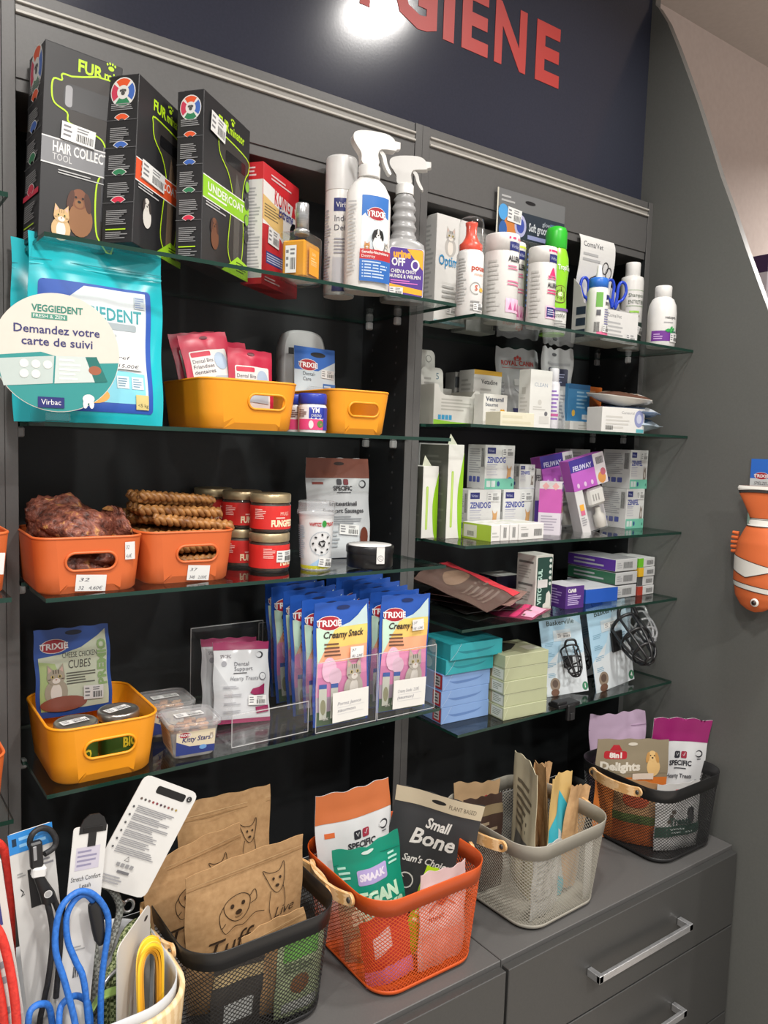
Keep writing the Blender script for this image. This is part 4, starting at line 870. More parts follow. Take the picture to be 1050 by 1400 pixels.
# acrylic leaflet pockets and their packs
def pocket(name, label, x0, x1, y0, y1, hb, hf, z, rz=0, extra=()):
    w = x1 - x0; d = y1 - y0; t = thing(name, label, 'display stand', ((x0 + x1) / 2, (y0 + y1) / 2, z), rz, group='clear acrylic stands'); T = .0024
    def part(n, c, s):
        m = M(); m.cbox(c, s, 'acrylic', .0004); e = .0006
        m.build(n, t)
    part('base', (0, 0, 0), (w, d, T)); part('back_panel', (0, d / 2 - T / 2, T), (w, T, hb)); part('front_panel', (0, -d / 2 + T / 2, T), (w - .0002, T, hf))
    for s in (-1, 1):
        m = M(); x = s * (w / 2 - T / 2); hs = hb * .96; P = [(-d / 2 + T, T), (d / 2 - T, T), (d / 2 - T, hs), (-d / 2 + T, hf + (hb - hf) * .35)]
        a = [(x - T / 2, y, zz) for y, zz in P]; b = [(x + T / 2, y, zz) for y, zz in P]; m.add(a, [(3, 2, 1, 0)], 'acrylic'); m.add(b, [(0, 1, 2, 3)], 'acrylic'); m.add(a + b, [(i, (i + 1) % 4, (i + 1) % 4 + 4, i + 4) for i in range(4)], 'film')
        m.build('side_panel', t)
    # polished edges catch the light
    for p, q in (((-w / 2, -d / 2, .001), (w / 2, -d / 2, .001)), ((-w / 2, -d / 2, .001), (-w / 2, -d / 2, hf)), ((w / 2, -d / 2, .001), (w / 2, -d / 2, hf)), ((-w / 2, d / 2, hb), (w / 2, d / 2, hb)), ((-w / 2, -d / 2, hf), (w / 2, -d / 2, hf)), ((-w / 2, d / 2, .001), (-w / 2, d / 2, hb)), ((w / 2, d / 2, .001), (w / 2, d / 2, hb))): m = M(); m.tube([p, q], .0009, 'frost', 6); m.build('polished_edge', t)
    return t
pocket('leaflet_holder', 'wide low clear acrylic stand holding two white and purple pouches', .296, .440, -.118, .060, .162, .055, L4)
pocket('leaflet_holder', 'clear acrylic pocket with the left stack of cat snack packs', .446, .574, -.134, .088, .150, .125, L4)
pocket('leaflet_holder', 'clear acrylic pocket with the right stack of cat snack packs', .577, .712, -.134, .088, .150, .125, L4)
def vet_pouch():
    m, f, _ = pouch(.104, .142, .014, 'd5d6d9', 31, True, .0018, .2); W, H = .104, .142
    f.rect(0, H * .90, W, H, '8a1d4e'); f.rect(0, 0, W, H * .05, '8a1d4e'); f.text('SPECIFIC', .012, H * .80, .006, '4a3a44', w=.02); f.ell(.018, H * .73, .005, .005, '8a8a90'); f.ell(.086, H * .83, .007, .006, '2c2c32'); f.ell(.084, H * .83, .0055, .0045, 'd5d6d9')
    f.text('Dental', .038, H * .70, .007, '55555c'); f.text('Support', .038, H * .64, .007, '55555c'); f.rect(.036, H * .605, .06, H * .615, '3c3c40'); f.text('Hearty Treats', .03, H * .52, .007, '6a6a70', w=.05, shear=.2); f.ell(.088, H * .56, .007, .007, '6a6a70', 14); f.ell(.088, H * .56, .0055, .0055, 'd5d6d9', 14)
    f.poly([(.066, H * .36), (.070, H * .41), (.082, H * .43), (.092, H * .47), (.093, H * .34), (.074, H * .33)], '8a1d4e'); f.poly([(.078, H * .1), (.1, H * .12), (.1, H * .2), (.076, H * .18)], '8a1d4e')
    for i in range(4): f.lines(.016, H * (.12 + .1 * i), .05, H * (.16 + .1 * i), 2, 'a0a0a6', i)
    return m.build('treat_pouch'), f
v, f = vet_pouch(); put(v, 'front white pouch with purple top edge in the wide acrylic stand', 'pouch', (.356, -.030, L4 + .0045), -6, -16, 4, 'white and purple pouches'); price(f, v, .062, .03, .034, .017, -2)
dup(v, 'white pouch with purple top edge behind its twin in the acrylic stand', (.348, .002, L4 + .0055), -5, -14, 3, 'white and purple pouches')
def snack_pack():
    m, f, _ = pouch(.116, .220, .012, '2450a6', 41, True, .0014, .25); W, H = .116, .220
    f.rect(.005, .006, W - .005, H * .80, 'd7b06a'); hs = [('3c5a3a', .006, .12), ('a08ea0', .12, .24), ('cf7aa8', .24, .40), ('e08cb4', .40, .52), ('e8a47e', .52, .64), ('e9c06a', .64, .74), ('ddc96e', .74, .80)]
    for c, a, b in hs: f.rect(.005, H * a, W - .005, H * b, c)
    f.poly([(W - .005, H * .80), (.045, H * .80), (.07, H * .83), (.09, H * .88), (W - .005, H * .965)], 'c9dfe0'); f.poly([(.005, H * .8), (.04, H * .8), (.005, H * .5)], 'bcd8c4')
    f.ell(W / 2, H * .955, .015, .0035, '16285a'); trixie_logo(f, .028, H * .835, .016, .046); f.text('Creamy Snack', .017, H * .715, .0115, '3a2f2a', w=.084, bold=.025, shear=.25); f.lines(.018, H * .56, .05, H * .68, 4, '6a4a3a', 5)
    f.ell(.028, H * .46, .014, .022, 'e6b8d0'); f.ell(.04, H * .40, .012, .016, 'ecc6da')
    for k in range(2): f.rect(.010 + k * .022, H * .06, .024 + k * .022, H * .32, 'd3d6c8'); f.rect(.010 + k * .022, H * .31, .024 + k * .022, H * .345, '2a55a0'); f.ell(.017 + k * .022, H * .16, .005, .014, '8a8a6a')
    cat(f, .078, H * .42, .034, 'b3aca0', '6a645a'); f.text('5x', .016, .012, .008, 'e8e8e0'); return m.build('snack_pack'), f
s0, f = snack_pack(); G = 'cat snack packs'
put(s0, 'front cat snack pack in the left acrylic pocket', 'snack pack', (.508, -.118, L4 + .0035), -1, -3, 1, G); price(f, s0, .068, .118, .030, .021, -2, '37|183  2,30€')
nm = ('second', 'third', 'fourth', 'fifth', 'sixth')
for i in range(5): dup(s0, 'cat snack pack %s from the front in the left acrylic pocket' % nm[i], (.506 - .005 * (i % 2), -.091 + i * .032, L4 + .0035 + .003 * (i + 1)), -1 + (i % 3), -3 - i * .4, -1 - .3 * i, G)
s1 = s0.copy(); C.objects.link(s1); put(s1, 'front cat snack pack in the right acrylic pocket', 'snack pack', (.644, -.116, L4 + .0035), -1, -2, 3, G); price(f, s1, .066, .152, .030, .021, 2, '37|182  2,30€')
for i in range(6): dup(s0, 'cat snack pack %s from the front in the right acrylic pocket' % (nm + ('rearmost',))[i], (.642 - .004 * (i % 2), -.090 + i * .028, L4 + .0035 + .003 * (i + 1)), -1 + (i % 3), -2 - i * .3, 1.5 - .2 * i, G)
for lb, x, rz, s in (('white handwritten price card on the left snack pocket', .517, -1, 'Portez Jeance|      saumon'), ('white handwritten price card on the right snack pocket', .648, 2, 'Creamy Snacks  2,30€|(saumon)')):
    m = M(); m.cbox((0, 0, 0), (.076, .0006, .054), 'ecebe6', .0001); f = F(m, planar((-.038, -.0003, 0), (1, 0, 0), (0, 0, 1)), .076, .054)
    for i, q in enumerate(s.split('|')): f.text(q.strip(), .010, .030 - .012 * i, .006, '7a7a86', w=.05 - .012 * i, shear=.25); f.rect(.010, .026 - .012 * i, .066, .0264 - .012 * i, 'b0b0ba')
    put(m.build('price_card'), lb, 'price card', (x, -.1358, L4 + .014), 0, 0, rz, 'handwritten price cards')
# cut-off tubs of the neighbouring unit
orange_tub('upper orange tub cut off by the left picture edge', (-.119, -.092, 1.4062), 0, (0, .046, .066, .026), ((.036, .030, .030, .028, '31|3,5€'),))
orange_tub('lower orange tub cut off by the left picture edge', (-.126, -.092, 1.1137), 0, (0, .046, .066, .026), ())

# ================================================================ TOP RIGHT SHELF
w, d, h = .090, .05, .218
m, s = carton(w, d, h, 'e7e6e2'); f, l = s['f'], s['l']
cat(f, .040, .178, .026, 'b5b2ad', '6a6864'); f.text('Optimune', .008, .118, .020, '2f86b8', w=.085, bold=.01); f.lines(.02, .05, .07, .08, 3, 'a9a9a6'); f.rect(.018, .083, .072, .0835, 'b5b5b0'); f.rect(0, 0, w, .006, '9ac4c8'); l.lines(.006, .03, .044, .2, 18, 'b9b9b6', 4)
o = put(m.build('supplement_carton'), 'tall white carton with a tabby cat picture at the left end of the shelf', 'box', nc(.785, .002, R1, 4, w, d), 4); price(f, o, .034, .022, .030, .014)
# foam pump bottle
t, lm, g = bottle('white foam bottle with a coral pump under a clear cap', 'foam_bottle', .0265, [(.025, 0), (.0265, .003), (.0265, .118), (.024, .124), (.0215, .126)], 'efedea', [(.0215, .126), (.0225, .128), (.0225, .138), (.017, .143), (.012, .152), (.0105, .158), (.0105, .172), (.012, .176), (.012, .180), (0, .181)], 'e0503a', (.797, -.090, R1), -22)
g.text('pouss', -.006, .086, .010, 'b8442a', w=.036, bold=.03); g.text('mousse', .0, .076, .006, 'e09a7a', w=.022); g.stroke([(.004 + .011 * cos(2 * pi * i / 24), .052 + .011 * sin(2 * pi * i / 24)) for i in range(21)], .0016, 'a0a09c'); g.text('S', .002, .048, .010, 'd05a3a', bold=.02); g.ell(.018, .050, .006, .004, 'e6b04a'); g.lines(-.006, .008, .024, .03, 3, '8a8a88'); g.lines(-.034, .02, -.014, .11, 16, 'b9b9b6', 3); lm.build('label', t); price(g, t, .000, .010, .022, .014)
m = M(); m.lathe([(.0245, .127), (.0245, .176), (.022, .186), (.014, .190), (0, .191)], 'film', 32); m.build('clear_cap', t)
# plain dotted carton
w, d, h = .088, .05, .222
m, s = carton(w, d, h, 'e3e2de'); f = s['f']
for i in range(11): f.rect(.006, h - .012 - i * .006, w - .004, h - .0105 - i * .006, 'c4c2bd')
for i in range(13): f.rect(.006 + i * .006, h - .08, .0065 + i * .006, h - .006, 'e3e2de')
f.rect(0, .15, .01, .16, 'd0405a'); put(m.build('supplement_carton'), 'plain white carton with a dotted top behind the white shampoo bottles', 'box', nc(.902, .034, R1, 0, w, d), 0)
def allerm(label, loc, r, h, rz, band, txt):
    t, lm, g = bottle(label, 'shampoo_bottle', r, [(r * .93, 0), (r, .004), (r * 1.0, h * .97), (r * .97, h * .99), (r * .9, h)], 'eeece8', None, None, loc, rz, group='white shampoo bottles')
    m = M(); m.lathe([(r * 1.002, h * .80), (r * 1.006, h * .80), (r * 1.006, h * .985), (r * .97, h * 1.0), (r * .9, h * 1.005), (0, h * 1.005)], 'f1efeb', 36); m.build('cap', t)
    h2 = h * .9; g.base = .0006; g.rect(.0, h * .93, r * 1.2, h * .955, band); g.rect(.002, h * .80, .002 + r * .8, h * .90, NAVY); g.text('Virbac', .002 + r * .1, h * .83, h * .04, 'c8cce6', w=r * .6)
    if txt: g.text('A', r * .02, h * .60, h * .12, band, bold=.06); g.text('ALLERMYL', 0, h * .49, h * .055, INK, w=r * 1.25, bold=.03)
    else: g.text('ALLERMYL', 0, h * .68, h * .06, INK, w=r * 1.3, bold=.03)
    g.lines(.0, h * .4, r * 1.0, h * .47, 2, band if txt else 'd87a9a', 2); g.lines(.0, h * .58, r * .9, h * .64, 2, 'd87a9a', 3); g.rect(-.002, h * .10, r * 1.25, h * .26, 'e8b8d0')
    for k in range(3): g.poly([(r * .1 + k * r * .38, h * .13), (r * .36 + k * r * .38, h * .13), (r * .23 + k * r * .38, h * .22)], 'c05a90')
    if txt: g.rect(0, h * .12, r * .9, h * .24, NAVY); g.lines(.002, h * .14, r * .8, h * .22, 3, 'd0d0e6')
    g.lines(-r * 1.2, h * .1, -r * .4, h * .7, 12, 'cfcdc9', 3); lm.build('label', t); return t
allerm('widest white shampoo bottle with pink stripe, first of the trio', (.886, -.085, R1), .0345, .172, -22, 'd84a78', False)
allerm('white shampoo bottle with a lime stripe wedged behind the pair with pink stripes', (.962, -.040, R1), .0255, .178, -26, 'c3cf4a', False)
allerm('white shampoo bottle with a big pink letter, nearest the green bottle', (.988, -.100, R1), .0295, .162, -22, 'd8326e', True)
# carded grooming glove
t = thing('grooming_glove_pack', 'black carded rubber grooming glove with blue nubs under clear film', 'blister pack', (1.046, -.0058, R1), 0)
m = M(); m.cbox((0, 0, 0), (.212, .0012, .300), '35363a', .0003); f = F(m, planar((-.106, -.0006, 0), (1, 0, 0), (0, 0, 1)), .212, .300)
f.rect(0, .262, .212, .300, '6a6b6c'); f.rect(0, 0, .004, .3, 'd8d4c4'); f.rect(.004, .205, .212, .262, '26303c'); f.ell(.020, .252, .015, .017, '4a96d0'); f.ell(.042, .226, .020, .022, 'c0763a'); f.ell(.020, .216, .012, .018, '2f5a9a'); f.ell(.072, .232, .018, .024, 'a8a8c8'); f.ell(.072, .232, .012, .016, '3a4a9a'); f.ell(.1, .285, .016, .004, '111114'); f.lines(.012, .272, .055, .290, 2, 'a8a8a8')
f.text('Soft groomer', .098, .226, .017, 'd0d4da', w=.078, bold=.02); f.text('glove', .14, .244, .009, 'b8bec8', w=.03); f.rect(.095, .208, .16, .217, '8a90b8'); f.lines(.165, .21, .2, .255, 4, '4a6a8a'); m.build('card', t)
m = M()
for k in range(4):
    x = -.045 + k * .028; m.tube(smooth([(x, -.006, .02), (x + .002, -.007, .12), (x, -.006, .185 + .01 * (k in (1, 2)))], 4), .0105, '1b1b1e', 8, flat=.5)
    for j in range(11): m.lathe([(.0022, 0), (.0016, .004)], '2f6fc8', 8, c=(x, -.012, .06 + j * .011))
m.build('glove', t); m = M(); m.cbox((-.005, -.0085, .01), (.196, .014, .19), 'film', .005); m.build('blister', t); price(f, t, .030, .236, .042, .030, -4)
# green bottle
t, lm, g = bottle('lime green curved shampoo bottle with kiwi picture and green cap', 'shampoo_bottle', .0295, [(.028, 0), (.029, .004), (.0295, .045), (.0275, .085), (.0275, .105), (.030, .140), (.0285, .165), (.024, .182), (.019, .190)], '8fd12a', [(.0225, .186), (.0235, .188), (.0235, .222), (.020, .231), (.011, .235), (0, .236)], '2fb52f', (1.085, -.046, R1), -24)
g.fn = lambda u, v, o: V(((.0303 + o) * cos(u / .0303 - pi / 2), (.0303 + o) * sin(u / .0303 - pi / 2), v)); g.base = .0002
pr = [(.0, .029), (.045, .0296), (.085, .0276), (.105, .0276), (.140, .0301), (.165, .0286), (.3, .02)]
def rad_at(v):
    for (a, ra), (b, rb) in zip(pr, pr[1:]):
        if a <= v <= b: return ra + (rb - ra) * (v - a) / (b - a)
    return .02
g.fn = lambda u, v, o: V(((rad_at(v) + .0005 + o) * cos(u / .0295 - pi / 2), (rad_at(v) + .0005 + o) * sin(u / .0295 - pi / 2), v))
g.rect(-.05, .004, .05, .050, 'efeeea'); g.text('TropiClean', -.006, .138, .011, WHT, w=.045, bold=.02); g.ell(.004, .086, .021, .019, '6a4a22', 24); g.ell(.004, .086, .0195, .0175, '8fc03a', 24); g.ell(.004, .086, .006, .005, 'e6edc8', 14)
for i in range(14): g.ell(.004 + .010 * cos(i * .45), .086 + .009 * sin(i * .45), .001, .0014, '23300f', 6)
g.rect(-.03, .050, .03, .056, '7a5a9a'); g.text('Menthe', -.018, .036, .010, '3a4a2a', w=.034, shear=.3); g.lines(-.018, .008, .024, .03, 4, '8a8a88'); lm.build('label', t)
# counter display with scissors
t = thing('counter_display', 'white cardboard counter display with printed scissors and a tall curved back', 'display', (1.272, -.040, R1), 0)
m = M(); w, d = .134, .086; T = .0012
m.cbox((0, -d / 2, 0), (w, T, .072), 'ecebe8', .0002); f = F(m, planar((-w / 2, -d / 2 - T / 2, 0), (1, 0, 0), (0, 0, 1)), w, .072); f.text('Coma/Vet', .022, .056, .008, '6a6a6e', w=.05); f.lines(.022, .012, .09, .048, 4, 'b0b0b0', 3); m.build('front_tray', t)
m = M(); m.cbox((0, 0, 0), (w - .002, d, T), 'd9d3c8', .0002); m.build('base', t)
for sx in (-1, 1):
    m = M(); P = [(-d / 2 + .002, 0), (d / 2, 0), (d / 2, .15), (d / 2 - .02, .13), (d / 2 - .034, .09), (-d / 2 + .002, .072)]; x = sx * (w / 2 - T)
    a = [(x - T / 2, y, z) for y, z in P]; b = [(x + T / 2, y, z) for y, z in P]; n = len(P); m.add(a, [list(range(n))[::-1]], 'e4e2de'); m.add(b, [list(range(n))], 'b5a98f'); m.add(a + b, [(i, (i + 1) % n, (i + 1) % n + n, i + n) for i in range(n)], 'd9d3c8')
    if sx < 0: g = F(m, planar((x - T / 2, d / 2, 0), (0, -1, 0), (0, 0, 1)), d, .1); [g.rect(.012, .012 + .026 * k, .04, .03 + .026 * k, '33404e') for k in range(3)]
    m.build('side_flap', t)
m = M(); P = [(d / 2, 0), (d / 2 - .002, .12), (d / 2 - .006, .16), (d / 2 - .012, .20), (d / 2 - .012, .235), (d / 2 - .006, .252)]; P = [tuple(q) for q in smooth([(a, b, 0) for a, b in P], 4)]
for j in range(len(P) - 1): pass
rings = [[V((-w / 2 + .004, y, z)), V((w / 2 - .004, y, z)), V((w / 2 - .004, y + T, z)), V((-w / 2 + .004, y + T, z))] for y, z, _ in P]; m.loft(rings, 'ecebe8', True, True, True, False)
def by(v): 
    for (a, b, _), (c, e, _) in zip(P, P[1:]):
        if b <= v <= e: return a + (c - a) * (v - b) / (e - b)
    return P[-1][0]
f = F(m, lambda u, v, o: V((u - w / 2, by(v) - .0003 - o, v)), w, .25, True); f.text('Coma/Vet', .014, .226, .012, '5a5a60', w=.07); f.lines(.014, .19, .09, .215, 2, 'b0b0b0', 3)
f.poly([(.04, .148), (.088, .168), (.086, .174), (.05, .158)], '2c2c30'); [f.stroke([(x + .010 * cos(2 * pi * i / 18), y + .013 * sin(2 * pi * i / 18)) for i in range(18)], .0022, '2c2c30', True) for x, y in ((.098, .186), (.092, .152), (.112, .176))]
m.build('back_panel', t); price(F(M(), planar((-w / 2, -d / 2 - .0007, 0), (1, 0, 0), (0, 0, 1)), w, .07), t, .092, .006, .034, .018)
def scissors(label, loc, rz, ry):
    t = thing('scissors', label, 'scissors', loc, rz, 0, ry, group='blue handled scissors')
    for sx in (-1, 1):
        m = M(); m.prism([(-.003 * sx, 0), (.004 * sx, .045), (.007 * sx, .088), (.0, .088), (-.006 * sx, .05)], .0014, 'brushed_steel', (0, -.0007 + sx * .0009, 0)); b = m.build('blade', t)
        m = M(); P = smooth([(sx * .004, sx * .001, .084), (sx * .010, 0, .100), (sx * .022, 0, .110), (sx * .029, 0, .128), (sx * .024, 0, .146), (sx * .013, 0, .149), (sx * .006, 0, .136), (sx * .006, 0, .114)], 5, True); m.tube(P, .0036, '2446c4', 9, True, r=.25); m.build('handle', b)
    return t
scissors('blue handled scissors standing upright in the cardboard display, left', (1.250, -.020, R1 + .004), -14, -4); scissors('blue handled scissors in the cardboard display, nearer the rear bottle', (1.298, -.034, R1 + .004), -18, 5)
# blue capped nozzle bottle
t, lm, g = bottle('small white bottle with a blue collar and pointed nozzle', 'ear_drops_bottle', .0235, [(.022, 0), (.0235, .003), (.0235, .096), (.021, .104), (.018, .108)], 'eeede9', [(.0195, .106), (.021, .107), (.021, .124), (.0185, .127), (.0125, .128)], '2a6cc8', (1.165, -.104, R1), -30)
m = M(); m.lathe([(.0085, .127), (.0068, .134), (.0045, .154), (.0035, .156), (0, .1565)], 'efefec', 24); m.build('nozzle', t)
g.rect(-.012, .062, .003, .094, '6aa84a'); g.rect(.012, .078, .026, .090, NAVY); g.text('EPIOTIC', .010, .067, .007, INK, w=.018, bold=.03); g.lines(.008, .024, .024, .06, 7, '7a7aa0'); g.rect(-.008, .0, .03, .009, 'd86a90'); g.bars(-.014, .008, -.002, .03); g.rect(-.010, .044, -.001, .056, '55555a'); lm.build('label', t); price(g, t, .004, .008, .018, .016)
# rear white shampoo bottle, front white bottle
t, lm, g = bottle('tall white shampoo bottle behind the scissors display near the right post', 'shampoo_bottle', .0275, [(.026, 0), (.0275, .004), (.0275, .165), (.026, .176), (.0165, .180)], 'eceae6', [(.0165, .178), (.0178, .180), (.0182, .208), (.017, .212), (0, .213)], 'efeeeb', (1.398, -.016, R1), -34)
g.rect(-.02, .142, .034, .1432, '7a9a6a'); g.text('Shampoo', -.016, .126, .009, '4a5a4a', w=.042); g.text('ENTRETIEN', -.016, .110, .009, '4a5a4a', w=.044); g.rect(-.02, .104, .034, .1052, '7a9a6a'); g.rect(-.012, .088, .012, .093, '8fbf4a'); g.rect(-.012, .078, .014, .083, '8a8a7a'); g.rect(.006, .02, .026, .066, '2a3a34'); lm.build('label', t); price(g, t, .002, .038, .024, .02, -12)
t, lm, g = bottle('white bottle with a purple label band at the right end of the shelf', 'shampoo_bottle', .033, [(.031, 0), (.033, .004), (.033, .080), (.031, .098), (.025, .112), (.018, .118)], 'efeeeb', [(.0175, .116), (.0195, .118), (.0195, .141), (.0180, .144), (0, .1445)], 'f1f0ed', (1.402, -.104, R1), -36)
g.text('vetopra', -.004, .064, .0065, '6a6a6a', w=.03, bold=.03); g.lines(-.006, .052, .03, .058, 1, 'a0a0a0'); g.rect(-.034, .012, .012, .036, '6a2a8a'); g.lines(-.028, .015, -.006, .03, 3, 'c8a8d8'); g.poly([(.004, .034), (.030, .036), (.030, .033), (.004, .031)], '3a6a5a')
for k, (a, b) in enumerate(((.006, .038), (.013, .042), (.012, .034), (.003, .036), (.018, .039))): g.ell(a, b, .005, .0028, '2f9a4a', 12, rot=k)
lm.build('label', t); price(g, t, .010, .010, .022, .02)

# ================================================================ SECOND RIGHT SHELF
t = thing('counter_display', 'low white cardboard tray with a green base stripe and notched front', 'display', (.872, .066, R2), 0)
m = M(); w, d = .128, .095; P = [(0, 0), (w, 0), (w, .078), (w - .012, .078), (w - .024, .064), (.030, .064), (.018, .070), (.010, .086), (0, .086)]; m.prism(P, .0012, 'e5e3dc', (-w / 2, -d / 2, 0))
f = F(m, planar((-w / 2, -d / 2 - .0001, 0), (1, 0, 0), (0, 0, 1)), w, .086); f.poly([(0, 0), (w, 0), (w, .006), (.05, .008), (0, .012)], '8fc63a'); f.lines(.02, .03, .11, .058, 4, 'b5b3ac'); [f.rect(.012 + k * .010, .012, .020 + k * .010, .022, '3a9ac8') for k in range(4)]; m.build('front_panel', t)
m = M(); m.cbox((-w / 2 + .0006, 0, 0), (.0012, d - .003, .086), 'd6d2c6', .0002); m.cbox((w / 2 - .0006, 0, 0), (.0012, d - .003, .078), 'd6d2c6', .0002); m.cbox((0, d / 2 - .0006, 0), (w, .0012, .086), 'e5e3dc', .0002); m.cbox((0, 0, 0), (w - .003, d - .003, .0012), 'e5e3dc', .0002); m.build('tray', t)
def card(label, loc, w, h, deco):
    m = M(); q = .012; P = [(-w / 2, 0), (w / 2, 0)] + [(w / 2 - q + q * cos(rad(a)), h - q + q * sin(rad(a))) for a in range(0, 91, 15)] + [(-w / 2 + q + q * cos(rad(a)), h - q + q * sin(rad(a))) for a in range(90, 181, 15)]
    m.prism(P, .003, 'd9d7d0', (0, -.0015, 0)); f = F(m, planar((-w / 2, -.0016, 0), (1, 0, 0), (0, 0, 1)), w, h); deco(f); return put(m.build('sample_card'), label, 'card', loc, 0, -4, 0, 'cards in the white tray')
card('rear white rounded card standing in the notched white tray', (.848, .098, R2 + .002), .06, .165, lambda f: (f.ell(.042, .146, .008, .008, '7a7a76', 16), f.ell(.042, .146, .0065, .0065, 'd9d7d0', 16), f.lines(.012, .10, .045, .125, 3, 'a09e98')))
card('front white card with a numeral and blue streak in the notched white tray', (.852, .076, R2 + .002), .062, .125, lambda f: (f.text('5', .042, .100, .014, '4a6a7a'), f.poly([(.03, .02), (.036, .02), (.052, .085), (.046, .085)], '8fc4d4'), f.lines(.008, .085, .038, .105, 2, 'a09e98')))
def box(name, label, x, y, z, yaw, w, d, h, col, deco=None, group=None, faces=None, cat='box'):
    m, s = carton(w, d, h, col, faces)
    if deco: deco(s)
    o = put(m.build(name), label, cat, nc(x, y, z, yaw, w, d), yaw, group=group); return o, s
G = 'medicine cartons on the second right shelf'
box('medicine_carton', 'small grey and white carton behind the notched white tray', .950 - .012, .104, R2, 0, .05, .035, .125, 'c9c8c4', lambda s: (s['f'].rect(.0, .09, .05, .115, '55585c'), s['f'].lines(.006, .06, .044, .085, 3, '8a8a8a')), G)
o, s = box('medicine_carton', 'white carton with a golden yellow top', .943, .046, R2, 0, .085, .05, .128, 'e9e7e1', lambda s: (s['f'].text('Vetadine', .022, .098, .010, '3a3a3c', w=.05, bold=.02), s['f'].rect(0, .118, .085, .128, 'd8a83a'), s['f'].lines(.02, .04, .07, .09, 5, 'b0aea8'), s['l'].lines(.008, .03, .042, .11, 8, 'b8b6b0')), G, dict(t='d8a83a'))
o, s = box('medicine_carton', 'small white carton with an orange flower emblem', .906, -.028, R2, 0, .070, .030, .070, 'eeece6', lambda s: ([s['f'].ell(.056 + .006 * cos(k), .03 + .006 * sin(k), .004, .004, 'e6a82a', 10) for k in (0, 1.05, 2.1, 3.14, 4.2, 5.2)], s['f'].ell(.056, .03, .003, .003, 'f6e8c0', 10), s['f'].text('Vetramil', .006, .055, .009, '33415a', w=.052, bold=.02), s['f'].text('baume', .006, .044, .008, '33415a', w=.036), s['f'].lines(.02, .03, .044, .04, 2, 'c0beb8')), G); price(s['f'], o, .014, .006, .028, .016)
box('medicine_carton', 'flat cream carton lying in front of the royal emblem pouch', .884, -.104, R2, 0, .098, .045, .030, 'd9d4bd', lambda s: (s['f'].lines(.005, .003, .093, .026, 2, 'cfc9ae'), s['t'].lines(.01, .01, .09, .04, 3, 'c9c3a8')), G)
m, f, _ = pouch(.128, .190, .036, 'b9bbbc', 51, wave=.0035, r=.22); W, H = .128, .190
f.rect(.02, H * .755, .108, H * .76, 'c0392e'); f.text('ROYAL CANIN', .020, H * .79, .011, 'c0392e', w=.088, bold=.02); [f.ell(.064 + k * .006, H * .88 + (.003 if k == 0 else 0), .003, .004, 'c0392e', 10) for k in (-1, 0, 1)]; f.rect(.056, H * .855, .072, H * .862, 'c0392e')
f.text('EXPERT', .018, H * .30, .010, '8a8c8e', w=.055, rot=90); f.rect(.044, H * .06, .104, H * .26, '32346a'); f.text('PILL ASSIST', .048, H * .12, .011, 'e0e0ea', w=.052, bold=.03)
f.poly([(.070, H * .36), (.074, H * .36), (.078, H * .5), (.090, H * .5), (.094, H * .36), (.098, H * .36), (.096, H * .56), (.086, H * .62), (.084, H * .7), (.078, H * .72), (.074, H * .66), (.076, H * .58)], '3a3a3e'); f.rect(.05, H * .54, .062, H * .62, 'e0e0de'); f.stroke([(.05, H * .5), (.07, H * .42), (.1, H * .34)], .001, '5a5a5e')
put(m.build('treat_pouch'), 'wavy silver pouch with a red crown emblem and an outlined dog', 'pouch', (1.098, .062, R2), -4, -3)
box('medicine_carton', 'tall slim white carton in front of the crumpled silver pouch', 1.012, -.060, R2, -2, .066, .036, .128, 'eeede8', lambda s: (s['f'].text('CLEAN', .012, .092, .008, '9aa4b4', w=.04), s['f'].ell(.03, .058, .006, .006, 'c8c6c0', 14), s['f'].lines(.01, .04, .05, .05, 2, 'c0beb8'), s['f'].rect(.03, .012, .06, .028, 'dcdad4'), s['f'].ell(.05, .034, .005, .005, '6a6a70', 14), s['l'].rect(.01, .075, .022, .09, 'c0beb8'), s['l'].lines(.006, .02, .03, .07, 6, 'c8c6c0')), G)
t, lm, g = bottle('slim white bottle with purple writing beside the tall slim carton', 'gel_bottle', .0145, [(.0135, 0), (.0145, .002), (.0145, .100), (.0125, .106), (.010, .108)], 'eceaf0', [(.0105, .106), (.0112, .107), (.0112, .134), (.0100, .137), (0, .1375)], 'e6e5ea', (1.100, -.046, R2), -36)
g.lines(-.010, .02, .012, .09, 8, '8a6ab0'); g.rect(-.01, .03, .012, .036, 'c05a90'); lm.build('label', t)
m, f, _ = pouch(.098, .198, .024, 'c4c5c6', 53, wave=.0045, r=.2); W, H = .098, .198
f.ell(W / 2, H * .93, .008, .004, '55565a'); f.rect(.02, H * .80, .088, H * .83, '9a9b9e'); f.rrect(.020, H * .55, .084, H * .76, .004, '30344e'); f.lines(.024, H * .58, .08, H * .74, 5, '9aa0c0'); f.lines(.02, H * .12, .08, H * .5, 9, '8a8c92'); f.rect(.03, H * .36, .07, H * .5, 'd8d8d8')
put(m.build('treat_pouch'), 'narrow crumpled silver pouch with a dark blue square panel', 'pouch', (1.196, .030, R2), -6, -3)
box('medicine_carton', 'small flat white carton under the blue carton', 1.222, .006, R2, 0, .084, .075, .026, 'e3e2dd', lambda s: s['f'].lines(.03, .006, .07, .02, 2, 'b8b6b0'), G)
box('medicine_carton', 'blue carton lying on the small flat white carton', 1.225, .018, R2 + .0262, 0, .078, .055, .090, '3f7fae', lambda s: (s['f'].rect(.0, .078, .078, .09, '2a5f8c'), s['f'].lines(.03, .03, .07, .075, 5, '8ab4d0'), s['f'].rect(.052, .006, .072, .018, 'd8e0e6'), s['f'].ell(.02, .02, .006, .008, 'd8b04a')), G)
